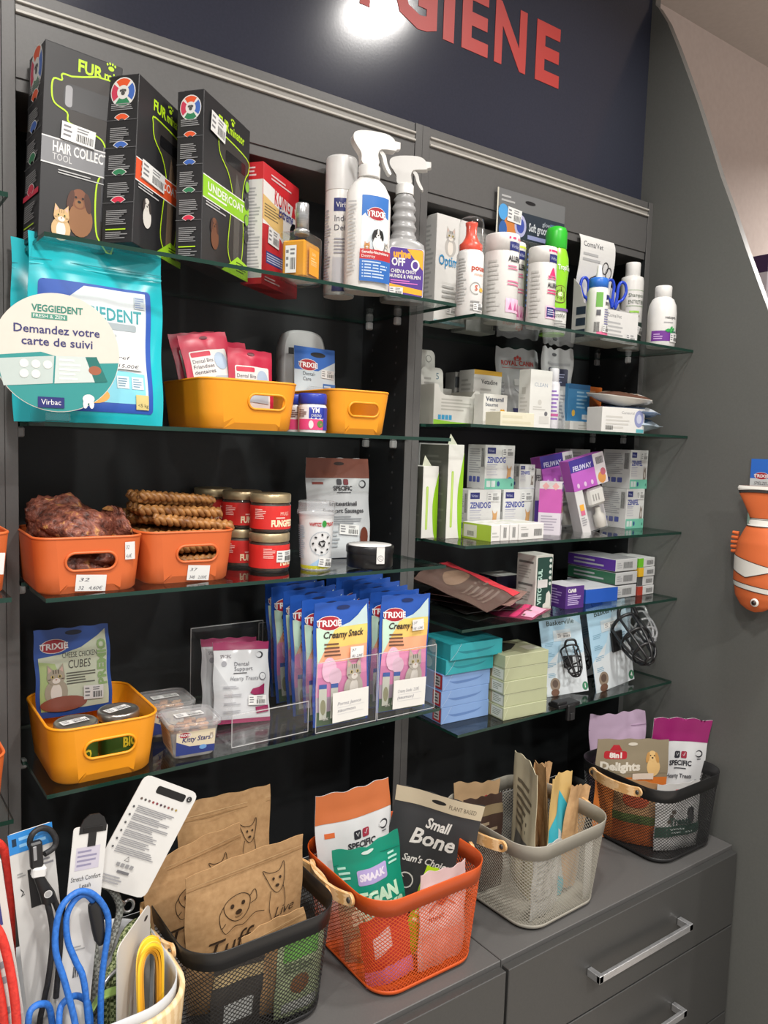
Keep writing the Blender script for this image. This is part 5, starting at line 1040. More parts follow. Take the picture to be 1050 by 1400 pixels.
box('medicine_carton', 'orange carton behind the blue carton', 1.326, .050, R2, 0, .062, .05, .118, 'd4702c', lambda s: (s['f'].rect(.03, .04, .06, .075, 'c85a20'), s['f'].lines(.01, .09, .05, .11, 2, 'e8a878')), G)
box('medicine_carton', 'white carton with a grey round emblem beside the pouch pile', 1.214, -.094, R2, -8, .134, .05, .058, 'ecebe7', lambda s: (s['f'].text('Canaural', .06, .044, .006, '8a8a8e', w=.04), s['f'].ell(.116, .034, .015, .020, '8a90b8', 20), s['f'].ell(.116, .034, .008, .011, 'c8cce0', 14), s['f'].lines(.012, .008, .09, .04, 4, 'c6c4be'), s['f'].bars(.012, .006, .035, .016), s['f'].rect(.108, .002, .132, .010, '5aa8b0')), G)
def flat(name, w, h, t, col, seed, deco, **k):
    m, f, b = pouch(w, h, t, col, seed, True, k.pop('wave', .0025), k.pop('r', .25), **k); deco(f); return m.build(name), f
PG = 'pouches in the pile at the right end'
o, f = flat('wet_food_pouch', .115, .150, .036, 'a9b9c4', 61, lambda f: (f.rect(.0, .10, .115, .15, 'c9d4dc'), f.rect(.01, .02, .1, .06, '6a94b4'), f.ell(.06, .1, .03, .02, '8ab4cc'), f.lines(.01, .07, .1, .09, 3, '3a4a8a'))); put(o, 'light blue crumpled pouch at the bottom of the pile', 'pouch', (1.400, -.112, R2 + .020), 22, -88, 0, PG)
o, f = flat('wet_food_pouch', .115, .150, .026, '7c90b0', 62, lambda f: (f.rect(0, .0, .115, .03, 'cfd6de'), f.rect(.0, .12, .115, .15, '34488a'), f.lines(.02, .04, .1, .1, 4, 'c9d2e4'))); put(o, 'blue grey pouch in the middle of the pile', 'pouch', (1.402, -.112, R2 + .050), 30, -86, 0, PG)
o, f = flat('wet_food_pouch', .110, .150, .030, 'dcd8d0', 63, lambda f: (f.rect(.08, .0, .11, .15, 'c8642c'), f.rect(.0, .0, .02, .15, '5a3a2c'), f.lines(.025, .03, .075, .11, 6, '9a8a7a'), f.rect(.03, .1, .07, .13, 'c9a58a'))); put(o, 'white pouch with an orange end on top of the pile', 'pouch', (1.380, -.108, R2 + .077), 34, -84, 0, PG)

# ================================================================ THIRD RIGHT SHELF
GREEN = '86b817'
def green_box(label, x, y, w, d, h, ry):
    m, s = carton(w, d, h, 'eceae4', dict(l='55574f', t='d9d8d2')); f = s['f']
    f.poly([tuple(p) for p in smooth([(w, h * .92), (w * .72, h * .6), (w * .66, h * .4), (w * .74, h * .12), (w * .84, 0)], 5)] + [(w, 0)], GREEN)
    f.rrect(w * .22, h * .12, w * .36, h * .72, w * .06, '9cc43a'); f.rrect(w * .25, h * .13, w * .33, h * .71, w * .035, 'b8d070')
    m.prism([(-w * .5, 0), (w * .1, 0), (-w * .35, .022)], .0008, 'c9ccb8', (0, -d / 2 + .004, h)); s['l'].lines(.01, .02, d - .01, h - .02, 14, '66685f', 3)
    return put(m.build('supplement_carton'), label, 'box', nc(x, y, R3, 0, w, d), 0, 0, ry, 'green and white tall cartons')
green_box('shorter tall white carton with green arc, next to the middle post', .764, -.010, .041, .095, .150, 0)
green_box('taller white carton with green arc, second from the middle post', .810, -.034, .042, .095, .196, 0)
def zeni(label, x, y, z, w, d, h, txt, kind=0, yaw=0):
    def deco(s):
        f, l = s['f'], s['l']
        f.rect(w * .06, h * .80, w * .34, h * .94, NAVY); f.text('Virbac', w * .09, h * .84, h * .06, 'c8cce6', w=w * .2); f.text(txt, w * .06, h * .60, h * .125, '3a4696', w=w * .62, bold=.03); f.lines(w * .06, h * .30, w * .48, h * .54, 4, 'c2c2c8', 3); f.rect(w * .06, h * .545, w * .4, h * .56, '9a9ab8')
        X, Y = w * .82, h * .36
        if kind == 0: f.poly([(X - w * .1, Y - h * .2), (X - w * .06, Y + h * .05), (X - w * .09, Y + h * .2), (X - w * .03, Y + h * .11), (X + w * .03, Y + h * .12), (X + w * .08, Y + h * .18), (X + w * .06, Y + h * .02), (X + w * .04, Y - h * .2)], 'c99a66'); f.ell(X + w * .03, Y - h * .18, w * .1, h * .1, '2f7fc0', 18)
        else: f.poly([(X - w * .08, Y - h * .2), (X - w * .05, Y + h * .1), (X - w * .04, Y + h * .22), (X + w * .02, Y + h * .13), (X + w * .08, Y + h * .22), (X + w * .1, Y - h * .2)], '8a8078'); f.ell(X + w * .02, Y, w * .03, h * .08, 'e8e4de', 10)
        if h > .085: f.rect(0, 0, w, h * .24, '74c0a8'); [f.rect(w * .06 + k * w * .16, h * .05, w * .19 + k * w * .16, h * .19, 'e4f0ec') for k in range(2)]; f.ell(w * .46, h * .12, w * .05, h * .06, '34568a', 12); f.ell(w * .92, h * .1, w * .03, h * .04, '3a7a6a', 10)
        else: f.rect(0, 0, w, h * .06, 'e4e4ea')
        l.lines(.006, h * .35, d * .75, h * .92, 11, 'a8a8ac', 5); l.bars(d * .78, h * .5, d * .94, h * .92); [l.rrect(d * .12 + k * d * .22, h * .15, d * .29 + k * d * .22, h * .28, .002, '5a64a8') for k in range(3)]
    o, s = box('medicine_carton', label, x, y, z, yaw, w, d, h, 'e6e6e4', deco, 'white and navy medicine cartons'); price(s['f'], o, w * .56, h * .74, w * .38, h * .2, 0); return o
zeni('front lower white medicine carton with a fawn dog, right of the tall green cartons', .890, -.010, R3, .098, .050, .100, 'ZENIDOG')
zeni('white medicine carton with a fawn dog, second in the lower row', .996, -.010, R3, .096, .050, .100, 'ZENIDOG')
zeni('white and mint medicine carton with a fawn dog on the upper tier', .945, .000, R3 + .1004, .090, .058, .098, 'ZENIDOG')
zeni('small white medicine carton without mint band on the upper tier', 1.055, .002, R3 + .1004, .050, .045, .056, 'ZENIFEL', 1)
box('medicine_carton', 'tall white carton with a brown dog picture behind the green cartons', .812, .066, R3, 0, .090, .05, .198, 'cfcfcd', lambda s: (s['f'].rect(.006, .165, .03, .188, NAVY), s['f'].rect(.006, .13, .03, .14, '2a2a30'), s['f'].ell(.078, .10, .016, .024, '5a3a2a', 16), s['f'].bars(.07, .165, .086, .18), s['f'].lines(.03, .12, .06, .15, 3, '8a8a90')), 'white and navy medicine cartons')
FG = 'flat white cartons along the shelf front'
def flatbox(label, x, w, kind):
    def deco(s):
        f, l = s['f'], s['l']
        if kind == 0: l.rect(0, 0, .088, .033, 'a8c63a'); l.rect(.004, .003, .045, .029, 'e6e8d8'); l.bars(.016, .006, .036, .016); f.lines(.003, .006, w - .003, .02, 2, 'b8b8b4')
        elif kind == 1: f.bars(w * .3, .006, w * .7, .028)
        else: f.lines(.006, .020, .030, .028, 2, 'a8a8a4'); f.bars(.008, .006, .028, .014); f.bars(w - .03, .007, w - .006, .022)
        s['t'].lines(.004, .01, w - .004, .08, 3, 'd9dcc8')
    box('medicine_carton', label, x, -.106, R3, 0, w, .088, .034, 'eeedea', deco, FG)
flatbox('flat white carton with a lime green side at the shelf edge', .870, .026, 0)
flatbox('narrow flat white carton with barcode beside the lime sided one', .898, .024, 1); flatbox('narrow flat white carton with barcode beside the widest flat carton', .924, .024, 1); flatbox('widest flat white carton at the right end of the flat row', .950, .076, 2)
def feli(s):
    f, l = s['f'], s['l']
    for g, W in ((f, .048), (l, .050)): g.rect(0, .050, W, .104, 'c05aa8'); g.rect(0, 0, W, .050, 'e6e0ea')
    f.rect(0, .098, .048, .118, '3a2a86'); f.text('FELIWAY', .004, .106, .008, WHT, w=.04, bold=.03); f.lines(.01, .07, .04, .095, 3, 'e8c8e0'); f.ell(.03, .055, .012, .010, 'c9825a', 14); price_spot = f.bars(.018, .02, .042, .032); f.rect(0, .034, .048, .048, 'e6e0ea')
    l.rect(0, .104, .05, .118, 'dcd8d8'); [l.poly([(x, .101), (x + .008, .110), (x, .119), (x - .008, .110)], 'd8a0a0') for x in (.014, .036)]; l.lines(.006, .008, .044, .045, 6, 'a8a0b0')
box('diffuser_refill_carton', 'pink and purple carton with hazard diamonds standing at the shelf front', 1.108, -.080, R3, 38, .048, .050, .120, 'd9d3dc', feli)
def fway(s):
    f = s['f']; f.rect(0, 0, .07, .07, '4a2f86'); f.rect(0, .115, .07, .146, 'c9c6c4'); f.text('FELIWAY', -.0, .118, .013, '3a3a42', w=.05, bold=.03); f.rect(.036, .075, .07, .112, 'e6e2de'); f.ell(.05, .075, .016, .008, 'a86a5a')
box('diffuser_refill_carton', 'grey and purple carton behind the hazard diamond carton', 1.140, .030, R3, 0, .072, .05, .146, 'b9b4b6', fway)
def diffuser(label, loc, rz, ry, rx, back=False):
    t = thing('diffuser_pack', label, 'blister pack', loc, rz, rx, ry, group='purple diffuser packs'); w, h, d = .104, .185, .034
    m = M(); m.cbox((0, d / 2, 0), (w, .0012, h), 'd8d6d8', .0003); m.cbox((-w / 2 + .012, 0, 0), (.024, d, h * .60), 'dedcdc', .0006); f = F(m, planar((-w / 2, -d / 2 - .0001, 0), (1, 0, 0), (0, 0, 1)), w, h)
    m.cbox((0, 0, h * .60), (w, d, h * .40), 'b45ab8', .0006); f.rect(0, h * .84, w, h, '3a2a86'); f.rect(0, h * .6, w * .68, h * .84, 'b45ab8'); f.rect(w * .68, h * .6, w, h, 'dcd4d8'); f.ell(w * .84, h * .68, .012, .014, 'c98a4a', 14); f.ell(w * .9, h * .75, .008, .009, 'b05a6a', 12); f.text('FELIWAY', w * .08, h * .855, .011, 'd8d4f0', w=.056, bold=.03); [f.ell(w * (.14 + .2 * k), h * .66, .004, .006, 'e8c8e8', 10) for k in range(3)]; f.bars(w * .75, h * .86, w * .96, h * .95)
    f.rect(.006, h * .34, .018, h * .42, 'e8a83a'); f.rect(.006, h * .28, .018, h * .34, 'd06a8a'); f.lines(.004, h * .14, .02, h * .26, 4, '9a9a9e'); m.build('carton', t)
    m = M(); m.cbox((.013, 0, .003), (w - .03, d * .96, h * .58), 'film', .006); m.build('blister', t)
    m = M(); m.cbox((.014, 0, .062), (.050, .026, .044), 'e2e0da', .006, .35); [m.cbox((.002 + k * .008, -.0134, .075), (.003, .0008, .016), '9a9894', .0003) for k in range(3)]; m.build('diffuser', t)
    m = M(); m.lathe([(.013, .008), (.014, .012), (.014, .036), (.007, .044), (.007, .056)], 'd2cfc6', 24, c=(.018, 0, 0)); m.build('refill', t); return t
diffuser('purple topped diffuser pack with white plug under clear plastic, leaning forward', (1.268, -.052, R3 + .0), -10, -15, -4)
diffuser('purple topped diffuser pack leaning behind the other diffuser pack', (1.232, .020, R3 + .0), -6, -10, -6)
zeni('lower white and mint carton with a grey cat next to the side wall', 1.400, -.036, R3, .072, .078, .100, 'ZENIFEL', 1)
zeni('upper white and mint carton with a grey cat next to the side wall', 1.410, -.034, R3 + .1004, .070, .086, .098, 'ZENIFEL', 1)
box('medicine_carton', 'plain grey white carton behind the right diffuser pack', 1.302, .070, R3, 0, .078, .05, .196, 'd0cfcd', lambda s: (s['f'].lines(.006, .1, .06, .19, 12, '9a9a9e'), s['f'].rect(.064, .17, .076, .185, '2a2a30')), 'white and navy medicine cartons')

# ================================================================ FOURTH RIGHT SHELF
box('supplement_carton', 'tall white carton with a dark green front beside the sachet pile', 1.030, -.086, R4, 0, .054, .058, .125, 'dcdad2',
    lambda s: (s['f'].rrect(.004, .006, .052, .120, .003, '1f4038'), s['f'].text('VETORGUL', .020, .014, .012, 'b8d8cc', w=.08, rot=90, bold=.03), [s['f'].ell(.046, .112 - .013 * k, .0042, .0042, 'd8e0dc', 12) for k in range(5)], s['f'].poly([(.026, .006), (.05, .006), (.05, .034), (.044, .044), (.036, .038), (.034, .018), (.026, .014)], 'e2e0d8'), s['f'].rect(.006, .052, .038, .070, 'e0dedc'),
               s['l'].rect(.006, .105, .05, .110, '6a6a66'), s['l'].lines(.006, .07, .046, .1, 5, 'a8a69e'), s['l'].rect(.006, .055, .05, .060, '6a6a66'), s['l'].lines(.006, .02, .046, .05, 5, 'a8a69e')))
box('supplement_carton', 'dark low carton with a white top behind the dark green fronted carton', 1.000, .004, R4, 0, .075, .06, .066, '1f1a2c', lambda s: (s['t'].rect(0, 0, .075, .06, 'd8d6d2'), s['l'].bars(.02, .02, .034, .06, 3, 'c8c8c8')))
box('supplement_carton', 'small purple carton at the shelf front beside the dark green fronted carton', 1.112, -.104, R4, -3, .058, .07, .052, '4e2c78', lambda s: (s['t'].rect(0, 0, .058, .07, 'dcdae0'), s['f'].text('CaNiB', .006, .038, .008, WHT, w=.026, bold=.04), s['f'].lines(.006, .008, .05, .034, 6, 'c0b0d8'), s['l'].lines(.006, .008, .06, .045, 6, '9a86bc')))
box('supplement_carton', 'long blue carton with a white top right of the purple carton', 1.205, -.084, R4, -4, .108, .12, .034, '2558b8', lambda s: s['t'].rect(0, 0, .108, .12, 'dcdde2'))
def slab(label, z, col, dx):
    t = thing('pipette_pack', label, 'box', (1.364 + dx, .000, z), 0, group='film wrapped pipette packs'); w, d, h = .084, .150, .0325
    m, s = carton(w, d, h - .003, 'dedede', dict(l=col, t='d6d6d8')); s['f'].bars(.03, .006, .066, .022); s['f'].lines(.006, .006, .026, .022, 3, 'a8a8ac'); s['l'].lines(.02, .005, .12, .024, 2, 'c8c8cc'); m.build('carton', t)
    m = M(); m.cbox((0, 0, -.0002), (w + .003, d + .003, h - .002), 'film', .001); m.build('film_wrap', t); return t
slab('white film wrapped pack with a pale side, lowest of its stack of three', R4 + .001, 'c8d0dc', .0); slab('film wrapped pack with a green side, middle of its stack of three', R4 + .034, '2a6a4a', .001); slab('film wrapped pack with a purple side, topmost of its stack of three', R4 + .067, '5a2f9a', -.001)
for k, (c, n) in enumerate((('a83a2a', 'rust red ended small white pack, lowest of its stack of four'), ('4a4a4a', 'dark ended small white pack, second from below in its stack of four'), ('e0b02a', 'yellow ended small white pack, third from below in its stack of four'), ('6ab82a', 'green ended small white pack, topmost of its stack of four'))):
    m, s = carton(.066, .09, .0225, 'd9d9d8'); s['f'].rect(0, 0, .02, .0225, c); s['l'].rect(0, 0, .09, .0225, c); s['f'].bars(.034, .005, .06, .016); put(m.build('pipette_pack'), n, 'box', (1.446, -.030 + .002 * (k % 2), R4 + .0005 + .0236 * k), 0, group='small pipette packs')
SG = 'flat treat sachets heaped on the shelf'
def sachet(c1, c2, seed, deco=None):
    m, f, b = pouch(.130, .185, .010, c1, seed, True, .003, .3, back=c2)
    f.lines(.02, .02, .11, .08, 5, '6a5a52', seed); f.ell(.065, .12, .034, .026, '7a6252')
    if deco: deco(f)
    return m.build('treat_sachet')
sl = [('1f2622', '1b211e', 'dark green black sachet at the bottom of the heap', (.885, -.118, R4 + .010), 10, -90, 0), ('2b2a28', '5a4a30', 'black sachet with a yellow print low in the heap', (.880, -.108, R4 + .021), -6, -89, 0),
      ('8a3050', 'c86a86', 'pink edged sachet sticking out over the shelf front', (.985, -.150, R4 + .012), 24, -90, 0), ('3a2a28', '8a6a5a', 'brown sachet in the middle of the heap', (.925, -.118, R4 + .033), 22, -88, -2),
      ('8f7068', '86685e', 'dusty pink sachet under the red edged one', (.935, -.130, R4 + .045), 28, -87, -4), ('2c2624', '4a3a36', 'dark brown sachet below the top of the heap', (.900, -.080, R4 + .058), 14, -88, 0),
      ('584640', '3a2a28', 'brown sachet with a bright red edge on top of the heap', (.876, -.146, R4 + .046), 16, -74, -9)]
for i, (c1, c2, lb, loc, rz, rx, ry) in enumerate(sl):
    dc = None
    if i == 6: dc = lambda f: f.rect(.100, .0, .13, .185, 'c83a44')
    if i == 1: dc = lambda f: f.ell(.07, .03, .03, .012, 'c8a03a')
    if i == 2: dc = lambda f: (f.rect(.02, .004, .11, .03, 'e0a0b8'), f.rect(0, .035, .13, .05, 'c83a6a'))
    put(sachet(c1, c2, 70 + i, dc), lb, 'sachet', loc, rz, rx, ry, SG)

# ================================================================ LOWEST RIGHT SHELF
G = 'flat glove boxes in the left stack'
def glovebox(label, x, y, z, yaw, w, d, h, col, red):
    def deco(s):
        f, l = s['f'], s['l']; dk = {'2f9fa8': '1f7f8a', '7f9fd0': '5f7fb4'}[col]
        f.poly([tuple(p) for p in smooth([(w * .12, h * .58), (w * .3, h * .50), (w * .7, h * .54), (w * .86, h * .66)], 4)] + [tuple(p) for p in smooth([(w * .86, h * .66), (w * .7, h * .42), (w * .3, h * .34), (w * .12, h * .58)], 4)], dk); f.stroke([(0, 0), (w * .12, h * .5), (w * .2, h)], .0006, 'c8d6e8')
        if red: l.rect(d - .03, h * .08, d - .002, h * .95, 'b8323a'); l.rect(d - .026, h * .2, d - .008, h * .85, 'e0dede'); l.lines(d - .024, h * .25, d - .01, h * .8, 3, '4a4a4e')
        else: l.ell(d * .4, h * .5, .016, h * .4, '9ad0d4', 18)
        s['t'].rect(.01, .01, w - .01, d - .01, '3a3a38' if not red else '8a9ac0') if z > R5 + .16 else None
    return box('glove_box', label, x, y, z, yaw, w, d, h, col, deco, G)[0]
for k, n in enumerate(('light blue flat box, lowest of the left stack', 'light blue flat box, second from below in the left stack', 'light blue flat box with a red seam, third from below in the left stack')): glovebox(n, .778 + (.002, 0, .002)[k], -.078, R5 + .0002 + .0348 * k, -3, .126, .105, .0345, '7f9fd0', True)
glovebox('teal flat box under the topmost teal one', .782, -.084, R5 + .1046, -3, .126, .105, .0315, '2f9fa8', False); glovebox('teal flat box, topmost of the left stack, pushed to the right', .786, -.092, R5 + .1363, -4, .136, .105, .0330, '2f9fa8', False)
G = 'pale green boxes in the right stack'
nm = ('lowest pale green box of its stack', 'pale green box, second from below', 'pale green box in the middle of its stack', 'pale green box, second from the top', 'topmost pale green box with a dark print on its lid')
for k in range(5):
    def deco(s, k=k):
        if k < 4: s['l'].rect(.06, .003, .096, .024, 'dfe2d0'); s['l'].lines(.064, .006, .092, .021, 4, '8a9078', k); s['l'].stroke([(.058, .002), (.058, .026)], .001, 'b8685a')
        s['f'].stroke([(0, .0), (.012, .027)], .0006, 'd2d6ba'); s['f'].rect(.0, .0262, .122, .0268, 'd2d6ba')
        if k == 4: s['t'].poly([(.02, .03), (.05, .04), (.09, .07), (.07, .09), (.03, .07)], '2a2c26'); s['t'].rect(.08, .02, .116, .05, 'c9ccb8')
    box('glove_box', nm[k], .908 + (.0, .002, -.001, .001, .0)[k], -.128 + (.0, .002, .001, .003, .002)[k], R5 + .0002 + .0277 * k, -4, .122, .1, .0275, 'a9ae8c', deco, G)
# muzzles on cards
def muzzle_cage(m, s, col, seg=8):
    """basket muzzle: rings and ribs, opening at +y, nose at -y; s = scale"""
    R = lambda y: (.5 - .16 * max(0, (-y)) ** 1.5) 
    for y, rr, th in ((.75, .52, .05), (.15, .50, .045), (-.38, .40, .042)):
        m.tube([(s * rr * .86 * cos(2 * pi * i / 24), s * y, s * rr * sin(2 * pi * i / 24)) for i in range(24)], s * th, col, seg, True, r=.35)
    for k in range(7):
        a = 2 * pi * (k + .5) / 7; P = [(s * q * .86 * cos(a), s * y, s * q * sin(a)) for y, q in ((.75, .52), (.4, .53), (.0, .49), (-.38, .40), (-.62, .26), (-.70, .12))]; m.tube(smooth(P, 4), s * .042, col, seg, r=.35)
    m.tube([(s * .13 * cos(2 * pi * i / 14), -s * .70, s * .13 * sin(2 * pi * i / 14)) for i in range(14)], s * .042, col, seg, True, r=.35)
    m.tube(smooth([(-s * .3, s * .75, s * .4), (-s * .2, s * .95, s * .62), (s * .2, s * .95, s * .62), (s * .3, s * .75, s * .4)], 5), s * .06, col, seg, r=.35)
def muzzle_pack(label, loc, rz, rx, ry, w, h, sc, num, at, rot, col='1a1a1c'):
    t = thing('muzzle_pack', label, 'muzzle', loc, rz, rx, ry, group='carded dog muzzles')
    m = M(); m.cbox((0, 0, 0), (w, .002, h), 'a9cbe0', .0004); f = F(m, planar((-w / 2, -.001, 0), (1, 0, 0), (0, 0, 1)), w, h)
    f.poly([(0, 0), (w, 0), (w, h * .55), (w * .55, h * .62), (0, h * .36)], 'dfe6ea'); f.poly([(w * .3, h * .4), (w, h * .5), (w, h * .85), (w * .7, h)], 'c5dcea')
    f.text('Baskerville', w * .5, h * .885, h * .062, '3c4c48', 'c', w=w * .66, bold=.015); [f.lines(w * .08, h * (.62 - .13 * k), w * .3, h * (.68 - .13 * k), 3, '7fa6bc', k) for k in range(4)]; f.lines(w * .72, h * .5, w * .95, h * .62, 4, '7fa6bc', 9)
    f.ell(w * .22, h * .14, w * .12, h * .085, '8a7a6a', 18); f.ell(w * .22, h * .15, w * .07, h * .05, '5a4a40', 14); f.ell(w * .2, h * .04, w * .1, h * .045, '6a4a3a', 14); f.ell(w * .93, h * .07, w * .07, h * .055, '3a7a5a', 18); f.text(num, w * .93, h * .048, h * .05, WHT, 'c', bold=.03); f.rect(w * .3, h * .68, w * .72, h * .82, 'd3e0e8')
    m.build('card', t); price(f, t, w * .38, h * .71, w * .34, h * .07)
    m = M(); m.T = Matrix.Translation(at) @ Matrix.Rotation(rad(rot[1]), 4, 'Z') @ Matrix.Rotation(rad(rot[0]), 4, 'X'); muzzle_cage(m, sc, col); m.T = None
    if col == '1a1a1c': m.cbox((at[0], -.004, at[2] - sc * .3), (sc * .5, .006, sc * .6), '151517', .002)
    m.build('muzzle', t)
    return t
muzzle_pack('light blue card with a small black muzzle, beside the pale green boxes', (1.172, -.074, R5), -22, -9, -6, .106, .184, .046, '1', (.008, -.030, .075), (55, -10))
muzzle_pack('light blue card with a large black basket muzzle bulging out', (1.322, -.094, R5), -2, -7, -7, .138, .205, .080, '4', (.020, -.066, .108), (34, -22))
muzzle_pack('light blue muzzle card mostly hidden behind the large muzzle card', (1.292, -.006, R5), -4, -6, -6, .130, .205, .06, '3', (-.030, -.034, .075), (50, 0))
muzzle_pack('light blue card with a clear plastic muzzle next to the side wall', (1.432, -.010, R5), -12, -4, 0, .092, .212, .060, '2', (.020, -.085, .118), (20, -20), 'clear_pvc')
# black clip holding on to the shelf edge
t = thing('buckle_clip', 'black plastic clip hooked on the front of the lowest shelf', 'clip', (1.098, -.139, R5), 0)
m = M(); m.cbox((0, .012, .0004), (.07, .034, .009), '161618', .002); m.cbox((-.02, .010, .009), (.03, .022, .006), '1c1c1e', .002); m.build('clip_top', t)
m = M(); m.cbox((.002, -.0055, -.028), (.024, .009, .036), '161618', .002); m.cbox((.002, -.011, -.026), (.012, .004, .016), '222224', .0015); m.build('hook', t)

# ================================================================ BASKETS ON THE WORKTOP
basket('black wire mesh basket full of brown paper treat bags', '1d1d1e', (.297, -.147, WT), 0, .215, .230, .256, .250, .178)
basket('bright orange wire mesh basket with colourful treat pouches', 'c55019', (.590, -.183, WT), 0, .215, .235, .262, .250, .180)
basket('light grey wire mesh basket with tall thin pouches', '989489', (.922, -.190, WT), 2, .212, .230, .255, .262, .180)
basket('black wire mesh basket next to the side wall with white treat pouches', '1d1d1e', (.0, 0, 0), 0, .212, .230, .252, .250, .178, wood='birch_wood').location = (1.352, -.184, WT)
def kraft(w, h, t, seed, art):
    m, f, _ = pouch(w, h, t, 'kraft_paper', seed, wave=.0022, r=.6); W, H = w, h
    f.stroke([(0, H * .90), (W, H * .90)], .0012, '92704a'); f.stroke([(0, H * .925), (W, H * .925)], .0010, 'c9a87c')
    if art:
        ik = '3a2c20'; P = lambda L, k=4, c=True: [tuple(p) for p in smooth(L, k, c)]
        # puppy head, a second dog with tall ears, and the script lettering
        x, y, s = W * .42, H * .66, W * .115
        f.stroke(P([(x - s, y + s * .5), (x - s * .5, y + s * .9), (x + s * .3, y + s * 1.0), (x + s * .9, y + s * .55), (x + s * .8, y - s * .3), (x + s * .3, y - s * .85), (x - s * .3, y - s * .8), (x - s * .85, y - s * .2)]), .0012, ik, True)
        f.stroke(P([(x - s, y + s * .55), (x - s * 1.35, y), (x - s * 1.3, y - s * .9), (x - s * .95, y - s * .7)], 4, False), .0012, ik); f.stroke(P([(x + s * .9, y + s * .55), (x + s * 1.3, y + s * .9), (x + s * 1.4, y + s * .2), (x + s * .95, y)], 4, False), .0012, ik)
        for k in (-1, 1): f.ell(x + k * s * .4, y + s * .3, s * .14, s * .17, ik, 10)
        f.ell(x + s * .05, y - s * .25, s * .24, s * .18, ik, 12); f.stroke(P([(x - s * .25, y - s * .5), (x, y - s * .62), (x + s * .3, y - s * .5)], 4, False), .0009, ik)
        f.stroke(P([(x - s * 1.3, y - s * .9), (x - s * 1.0, y - s * 1.4), (x - s * .3, y - s * 1.15), (x + s * .4, y - s * 1.3), (x + s * 1.2, y - s * .8), (x + s * 1.9, y - s * .9)], 4, False), .0011, ik)
        x2, y2 = W * .76, H * .74; f.stroke(P([(x2 - s * .7, y2 + s * .2), (x2 - s * 1.0, y2 + s * 1.0), (x2 - s * .5, y2 + s * .7), (x2 + s * .2, y2 + s * .7), (x2 + s * .6, y2 + s * 1.3), (x2 + s * .6, y2 + s * .3), (x2 + s * .4, y2 - s * .6), (x2, y2 - s * .9), (x2 - s * .4, y2 - s * .5)]), .0012, ik, True)
        for k in (-1, 1): f.ell(x2 + k * s * .25, y2 + s * .2, s * .1, s * .12, ik, 10)
        f.ell(x2, y2 - s * .35, s * .16, s * .12, ik, 10); f.stroke(P([(x2 - s * .5, y2 - s * .6), (x2 - s * .7, y2 - s * 1.8), (x2 - s * .5, y2 - s * 2.8)], 4, False), .0011, ik); f.stroke(P([(x2 + s * .45, y2 - s * .5), (x2 + s * .6, y2 - s * 1.6), (x2 + s * .5, y2 - s * 2.6)], 4, False), .0011, ik)
        f.text('Tuffe', W * .16, H * .395, .030, ik, w=.092, shear=.35); f.text('Live', W * .72, H * .50, .016, ik, w=.04, shear=.4); f.ell(W * .7, H * .16, .004, .02, ik, 12, rot=.3)
    return m
G = 'brown paper treat bags'
put(kraft(.205, .258, .045, 91, True).build('paper_treat_bag'), 'front brown paper bag with a drawn puppy and script lettering', 'treat bag', (.312, -.150, WT + .004), 0, 7, -4, G)
put(kraft(.172, .262, .030, 92, True).build('paper_treat_bag'), 'brown paper bag directly behind the one with script lettering, tilted', 'treat bag', (.272, -.096, WT + .004), 0, 3, -9, G)
put(kraft(.168, .300, .028, 93, True).build('paper_treat_bag'), 'tallest brown paper bag at the rear of the black basket', 'treat bag', (.318, -.058, WT + .004), -2, 0, -1, G)
put(kraft(.108, .158, .016, 94, False).build('paper_treat_bag'), 'small brown paper bag at the front right of the black basket', 'treat bag', (.356, -.214, WT + .004), -4, 3, -12, G)
m, f, _ = pouch(.085, .135, .012, '3a3632', 95); f.rect(.02, .03, .07, .06, 'c9cbc8'); f.rect(.0, .09, .085, .11, 'b09a70'); put(m.build('treat_bag'), 'dark bag with a white label seen through the black mesh', 'treat bag', (.252, -.234, WT + .004), 0, 0, 4)
m, f, _ = pouch(.085, .140, .012, 'a8b48c', 96); f.rect(.01, .09, .075, .125, '6aa84a'); f.ell(.042, .05, .018, .016, '8a5a34'); f.rect(.01, .008, .075, .024, 'd2d4cc'); f.lines(.012, .07, .07, .088, 3, '5a6a4a'); put(m.build('treat_bag'), 'pale green bag seen through the right half of the black mesh', 'treat bag', (.360, -.238, WT + .004), 2, 0, 3)

def specific(w, h, t, top, txt, seed):
    m, f, _ = pouch(w, h, t, 'e2e3e4', seed, wave=.003, r=.22); W, H = w, h
    f.rect(0, H * .80, W, H, top); f.rect(W * .1, H * .70, W * .22, H * .735, 'd06a3a' if top == 'bf6a3c' else '4a1a3a')
    f.rrect(W * .45, H * .655, W * .545, H * .715, .003, '2e2e34'); f.rrect(W * .565, H * .655, W * .66, H * .715, .003, '9a2c40'); f.stroke([(W * .48, H * .7), (W * .5, H * .675), (W * .52, H * .7)], .0014, 'e2e3e4'); f.stroke([(W * .595, H * .685), (W * .61, H * .675), (W * .635, H * .705)], .0014, 'e2e3e4')
    f.text('SPECIFIC', W * .555, H * .595, .0115, '2c2c32', 'c', w=W * .38, bold=.035); f.rect(W * .46, H * .565, W * .66, H * .573, '2c2c32'); f.ell(W * .87, H * .70, .009, .009, '2c2c32', 16); f.ell(W * .86, H * .70, .0075, .006, 'e2e3e4', 16); f.rect(W * .8, H * .688, W * .86, H * .712, 'e2e3e4'); f.lines(W * .84, H * .645, W * .94, H * .662, 1, '4a4a50')
    f.text(txt, W * .55, H * .49, .0095, '4a4a50', 'c', w=W * .44, bold=.02); f.ell(W * .86, H * .45, .007, .007, '6a6a70', 14); f.ell(W * .86, H * .45, .0055, .0055, 'e2e3e4', 14); return m, f
